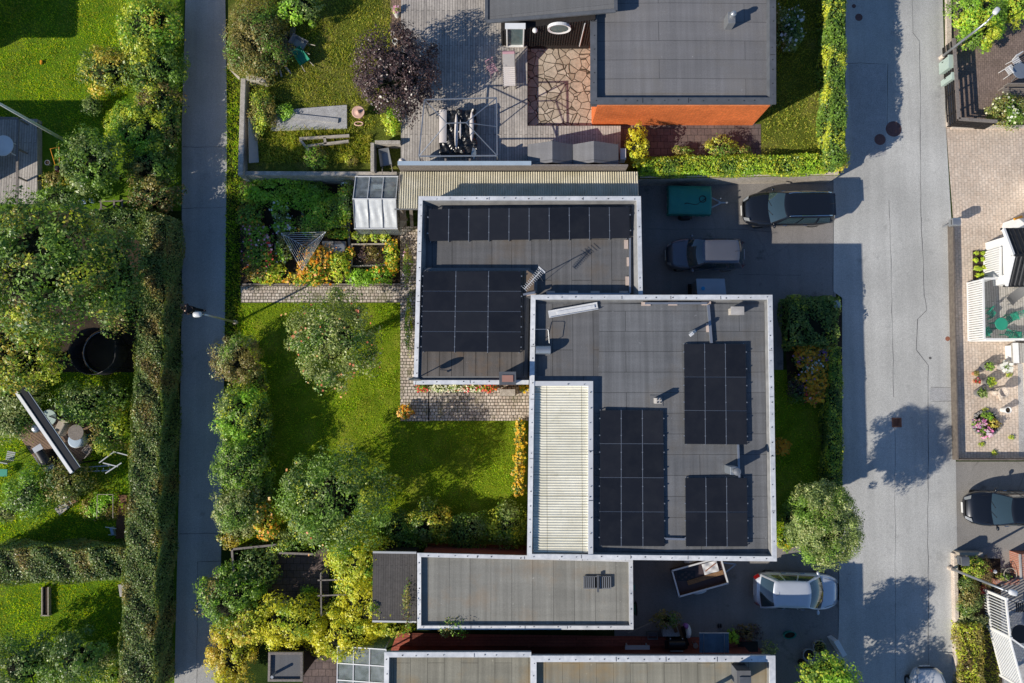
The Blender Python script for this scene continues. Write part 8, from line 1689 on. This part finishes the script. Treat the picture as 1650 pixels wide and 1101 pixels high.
# lower right: trellis fence, brick planter, pots
def trellis():
    t = thing('trellis_fence', 'white lattice and slat fence at the lower right edge', 'fence', (*P(1615, 1020, 1.4), .009)); zt = 1.7
    a, b, c_ = V3(1621, 965, zt), V3(1628, 1028, zt), V3(1652, 1045, zt); e = V3(1650, 1110, zt)
    mb = MB(); mb.bar((a.x, a.y, .86), (b.x, b.y, .86), .045, 1.66); 
    L_ = (b-a).length; d = (b-a)/L_
    pl_ = MB()
    for k in range(13): w_ = a+d*(L_*(k+.5)/13); m2 = MB(); m2.bar((w_.x, w_.y, .05), (w_.x, w_.y, zt), .09, .03, up=(d.x, d.y, 0)) ; m2.build('slat', MATS['white_paint'], t)
    for z in (.3, zt-.02): m2 = MB(); m2.bar((a.x, a.y, z), (b.x, b.y, z), .07, .09); m2.build('rail', MATS['white_paint'], t)
    for w_ in (a, b, e): m2 = MB(); m2.bar((w_.x, w_.y, .01), (w_.x, w_.y, zt+.08), .11); m2.build('post', MATS['white_paint'], t)
    L2 = (e-b).length; d2 = (e-b)/L2; m2 = MB(); n_ = Vector((0, 0, 1))
    for k in range(-10, 26):
        for sg in (-1, 1):
            s0 = k*.14; z0, z1 = .2, zt-.1; s1 = s0+sg*(z1-z0)
            f = lambda s_: z0+(s_-s0)/(sg*1.0)
            lo, hi = max(0, min(s0, s1)), min(L2, max(s0, s1))
            if hi-lo < .08: continue
            p, q = b+d2*lo, b+d2*hi; m2.bar((p.x, p.y, f(lo)), (q.x, q.y, f(hi)), .018 if sg > 0 else .022, .045, up=(-d2.y, d2.x, .01))
    m2.build('lattice', MATS['white_paint'], t)
    for z in (.18, zt-.06): m2 = MB(); m2.bar((b.x, b.y, z), (e.x, e.y, z), .06, .09); m2.build('rail', MATS['white_paint'], t)
    m2 = MB(); m2.bar(b+Vector((0, 0, .02)), c_+Vector((0, 0, .02)), .07, .08); m2.build('rail', MATS['white_paint'], t)
trellis()
sheet('terrace_paving', [(1612, 965), (1720, 965), (1720, 1200), (1622, 1200)], .013, MATS['concrete_grey'])
roundtable('dark round table behind the white trellis at lower right', 1645, 1022, .013, .45, .72, 'black_metal'); chair('black chair behind the white slat fence at lower right', 1645, 979, .013, R(180), 'black_metal', 1.1)
t = thing('brick_planter', 'red brick planter pillar at the right edge of the grey drive', 'planter', (*P(1645, 912, .4), .006)); z = .8; (x0, y1), (_, y0) = P(1644, 893, z), P(1644, 933, z); mb = MB(); mb.prism([(x0, y0), (x0+1.2, y0), (x0+1.2, y1), (x0, y1)], .006, z); mb.build('bricks', MATS['terracotta'], t)
bricktex('brick_planter', (.48, .19, .12), (.40, .15, .10), (.45, .38, .32), .22, .09, .014, 0, .5, .85, .3, .3); t.children[0].data.materials[0] = MATS['brick_planter']; mb = MB(); mb.bar((x0-.04, y0, z+.02), (x0-.04, y1, z+.02), .09, .05); mb.build('coping', MATS['stone_pale'], t)
t = thing('brick_planter', 'low brick trough with a plant beside the wire basket', 'planter', (*P(1626, 938, .3), .006)); (x0, y1), (x1, y0) = P(1604, 934, .35), P(1643, 942, .35); mb = MB(); mb.prism([(x0, y0), (x1, y0), (x1, y1), (x0, y1)], .006, .35); mb.build('bricks', MATS['brick_planter'], t); crown('plant', (*P(1617, 930, .5), .45), (.3, .15, .2), 250, [MATS['leaf_mid'], MATS['leaf_olive']], None, .08, 14, .4, t, .3)
t = thing('wire_basket', 'round wire basket with pale rim between the brick planters', 'basket', (*P(1627, 927, .5), .006)); x, y = P(1628, 926, .6)
for z, r_ in ((.6, .32), (.45, .30), (.3, .25)): mb = MB(); mb.tube([(x+r_*math.cos(k*.3307), y+r_*math.sin(k*.3307), z) for k in range(20)], .02 if z == .6 else .01, 6); mb.build('hoop', MATS['wood_pale' if z == .6 else 'black_metal'], t)
for k in range(10): a = 2*math.pi*k/10; mb = MB(); mb.tube([(x+.32*math.cos(a), y+.32*math.sin(a), .6), (x+.25*math.cos(a), y+.25*math.sin(a), .3), (x, y, .25)], .008, 5); mb.build('wire', MATS['black_metal'], t)
mb = MB(); mb.tube([(x, y, 0), (x, y, .26)], .03, 8); mb.build('stand', MATS['black_metal'], t)
t = thing('hose_coil', 'red hose coil in a bowl at the edge of the lower right border', 'hose coil', (*P(1587, 952, .2), .009)); x, y = P(1587, 952, .2)
for k in range(3): mb = MB(); mb.tube([(x+(.20-.04*k)*math.cos(a*.33), y+(.20-.04*k)*math.sin(a*.33), .06+.05*k) for a in range(20)], .032, 7); mb.build('coil', MATS['red_plastic'], t)
t = thing('wash_brush', 'small red and white garden lantern beside the wire basket', 'lantern', (*P(1605, 922, .4), .006)); x, y = P(1605, 922, .5); mb = MB(); mb.lathe((x, y, .006), [(.09, 0), (.09, .3), (.05, .42)], 14); mb.build('body', MATS['red_plastic'], t); mb = MB(); mb.lathe((x, y, .43), [(.1, 0), (.03, .1)], 14); mb.build('lid', MATS['white_paint'], t)
t.name = 'garden_lantern'
mailbox('black letterbox in the corner of the lower right border', 1556, 905, 1.1, 'cap_dark', .34, .42)
# ================================================================ light, sky, camera
SUN_EL, SUN_AZ = R(30.5), R(207.6)     # direction TO the sun: west-south-west of the picture
w = bpy.data.worlds.new('World'); sc.world = w; w.use_nodes = True; nt = w.node_tree; nt.nodes.clear()
sky = nt.nodes.new('ShaderNodeTexSky'); sky.sky_type = 'NISHITA'; sky.sun_disc = False; sky.sun_elevation = SUN_EL
d = Vector((math.cos(SUN_AZ)*math.cos(SUN_EL), math.sin(SUN_AZ)*math.cos(SUN_EL), math.sin(SUN_EL)))
sky.sun_rotation = math.atan2(d.x, d.y); sky.altitude = 50; sky.air_density = 1.0; sky.dust_density = .1; sky.ozone_density = 6.0
bg = nt.nodes.new('ShaderNodeBackground'); bg.inputs['Strength'].default_value = .105
o = nt.nodes.new('ShaderNodeOutputWorld'); nt.links.new(sky.outputs[0], bg.inputs[0]); nt.links.new(bg.outputs[0], o.inputs[0])
sun = bpy.data.lights.new('sun', 'SUN'); sun.energy = 5.0; sun.angle = R(.5); sun.color = (1.0, .92, .80)
so = bpy.data.objects.new('sun', sun); COL.objects.link(so); so.rotation_euler = (-d).to_track_quat('-Z', 'Y').to_euler(); so.location = d*60
cam = bpy.data.cameras.new('camera'); co = bpy.data.objects.new('camera', cam); COL.objects.link(co); co.location = (0, 0, CAMH); co.rotation_euler = (TILT, 0, 0)
cam.sensor_width = 36; cam.lens = FOC/1650*36; cam.clip_end = 1500; sc.camera = co
sc.render.engine = 'CYCLES'; sc.view_settings.view_transform = 'Standard'; sc.view_settings.look = 'None'; sc.view_settings.exposure = 0
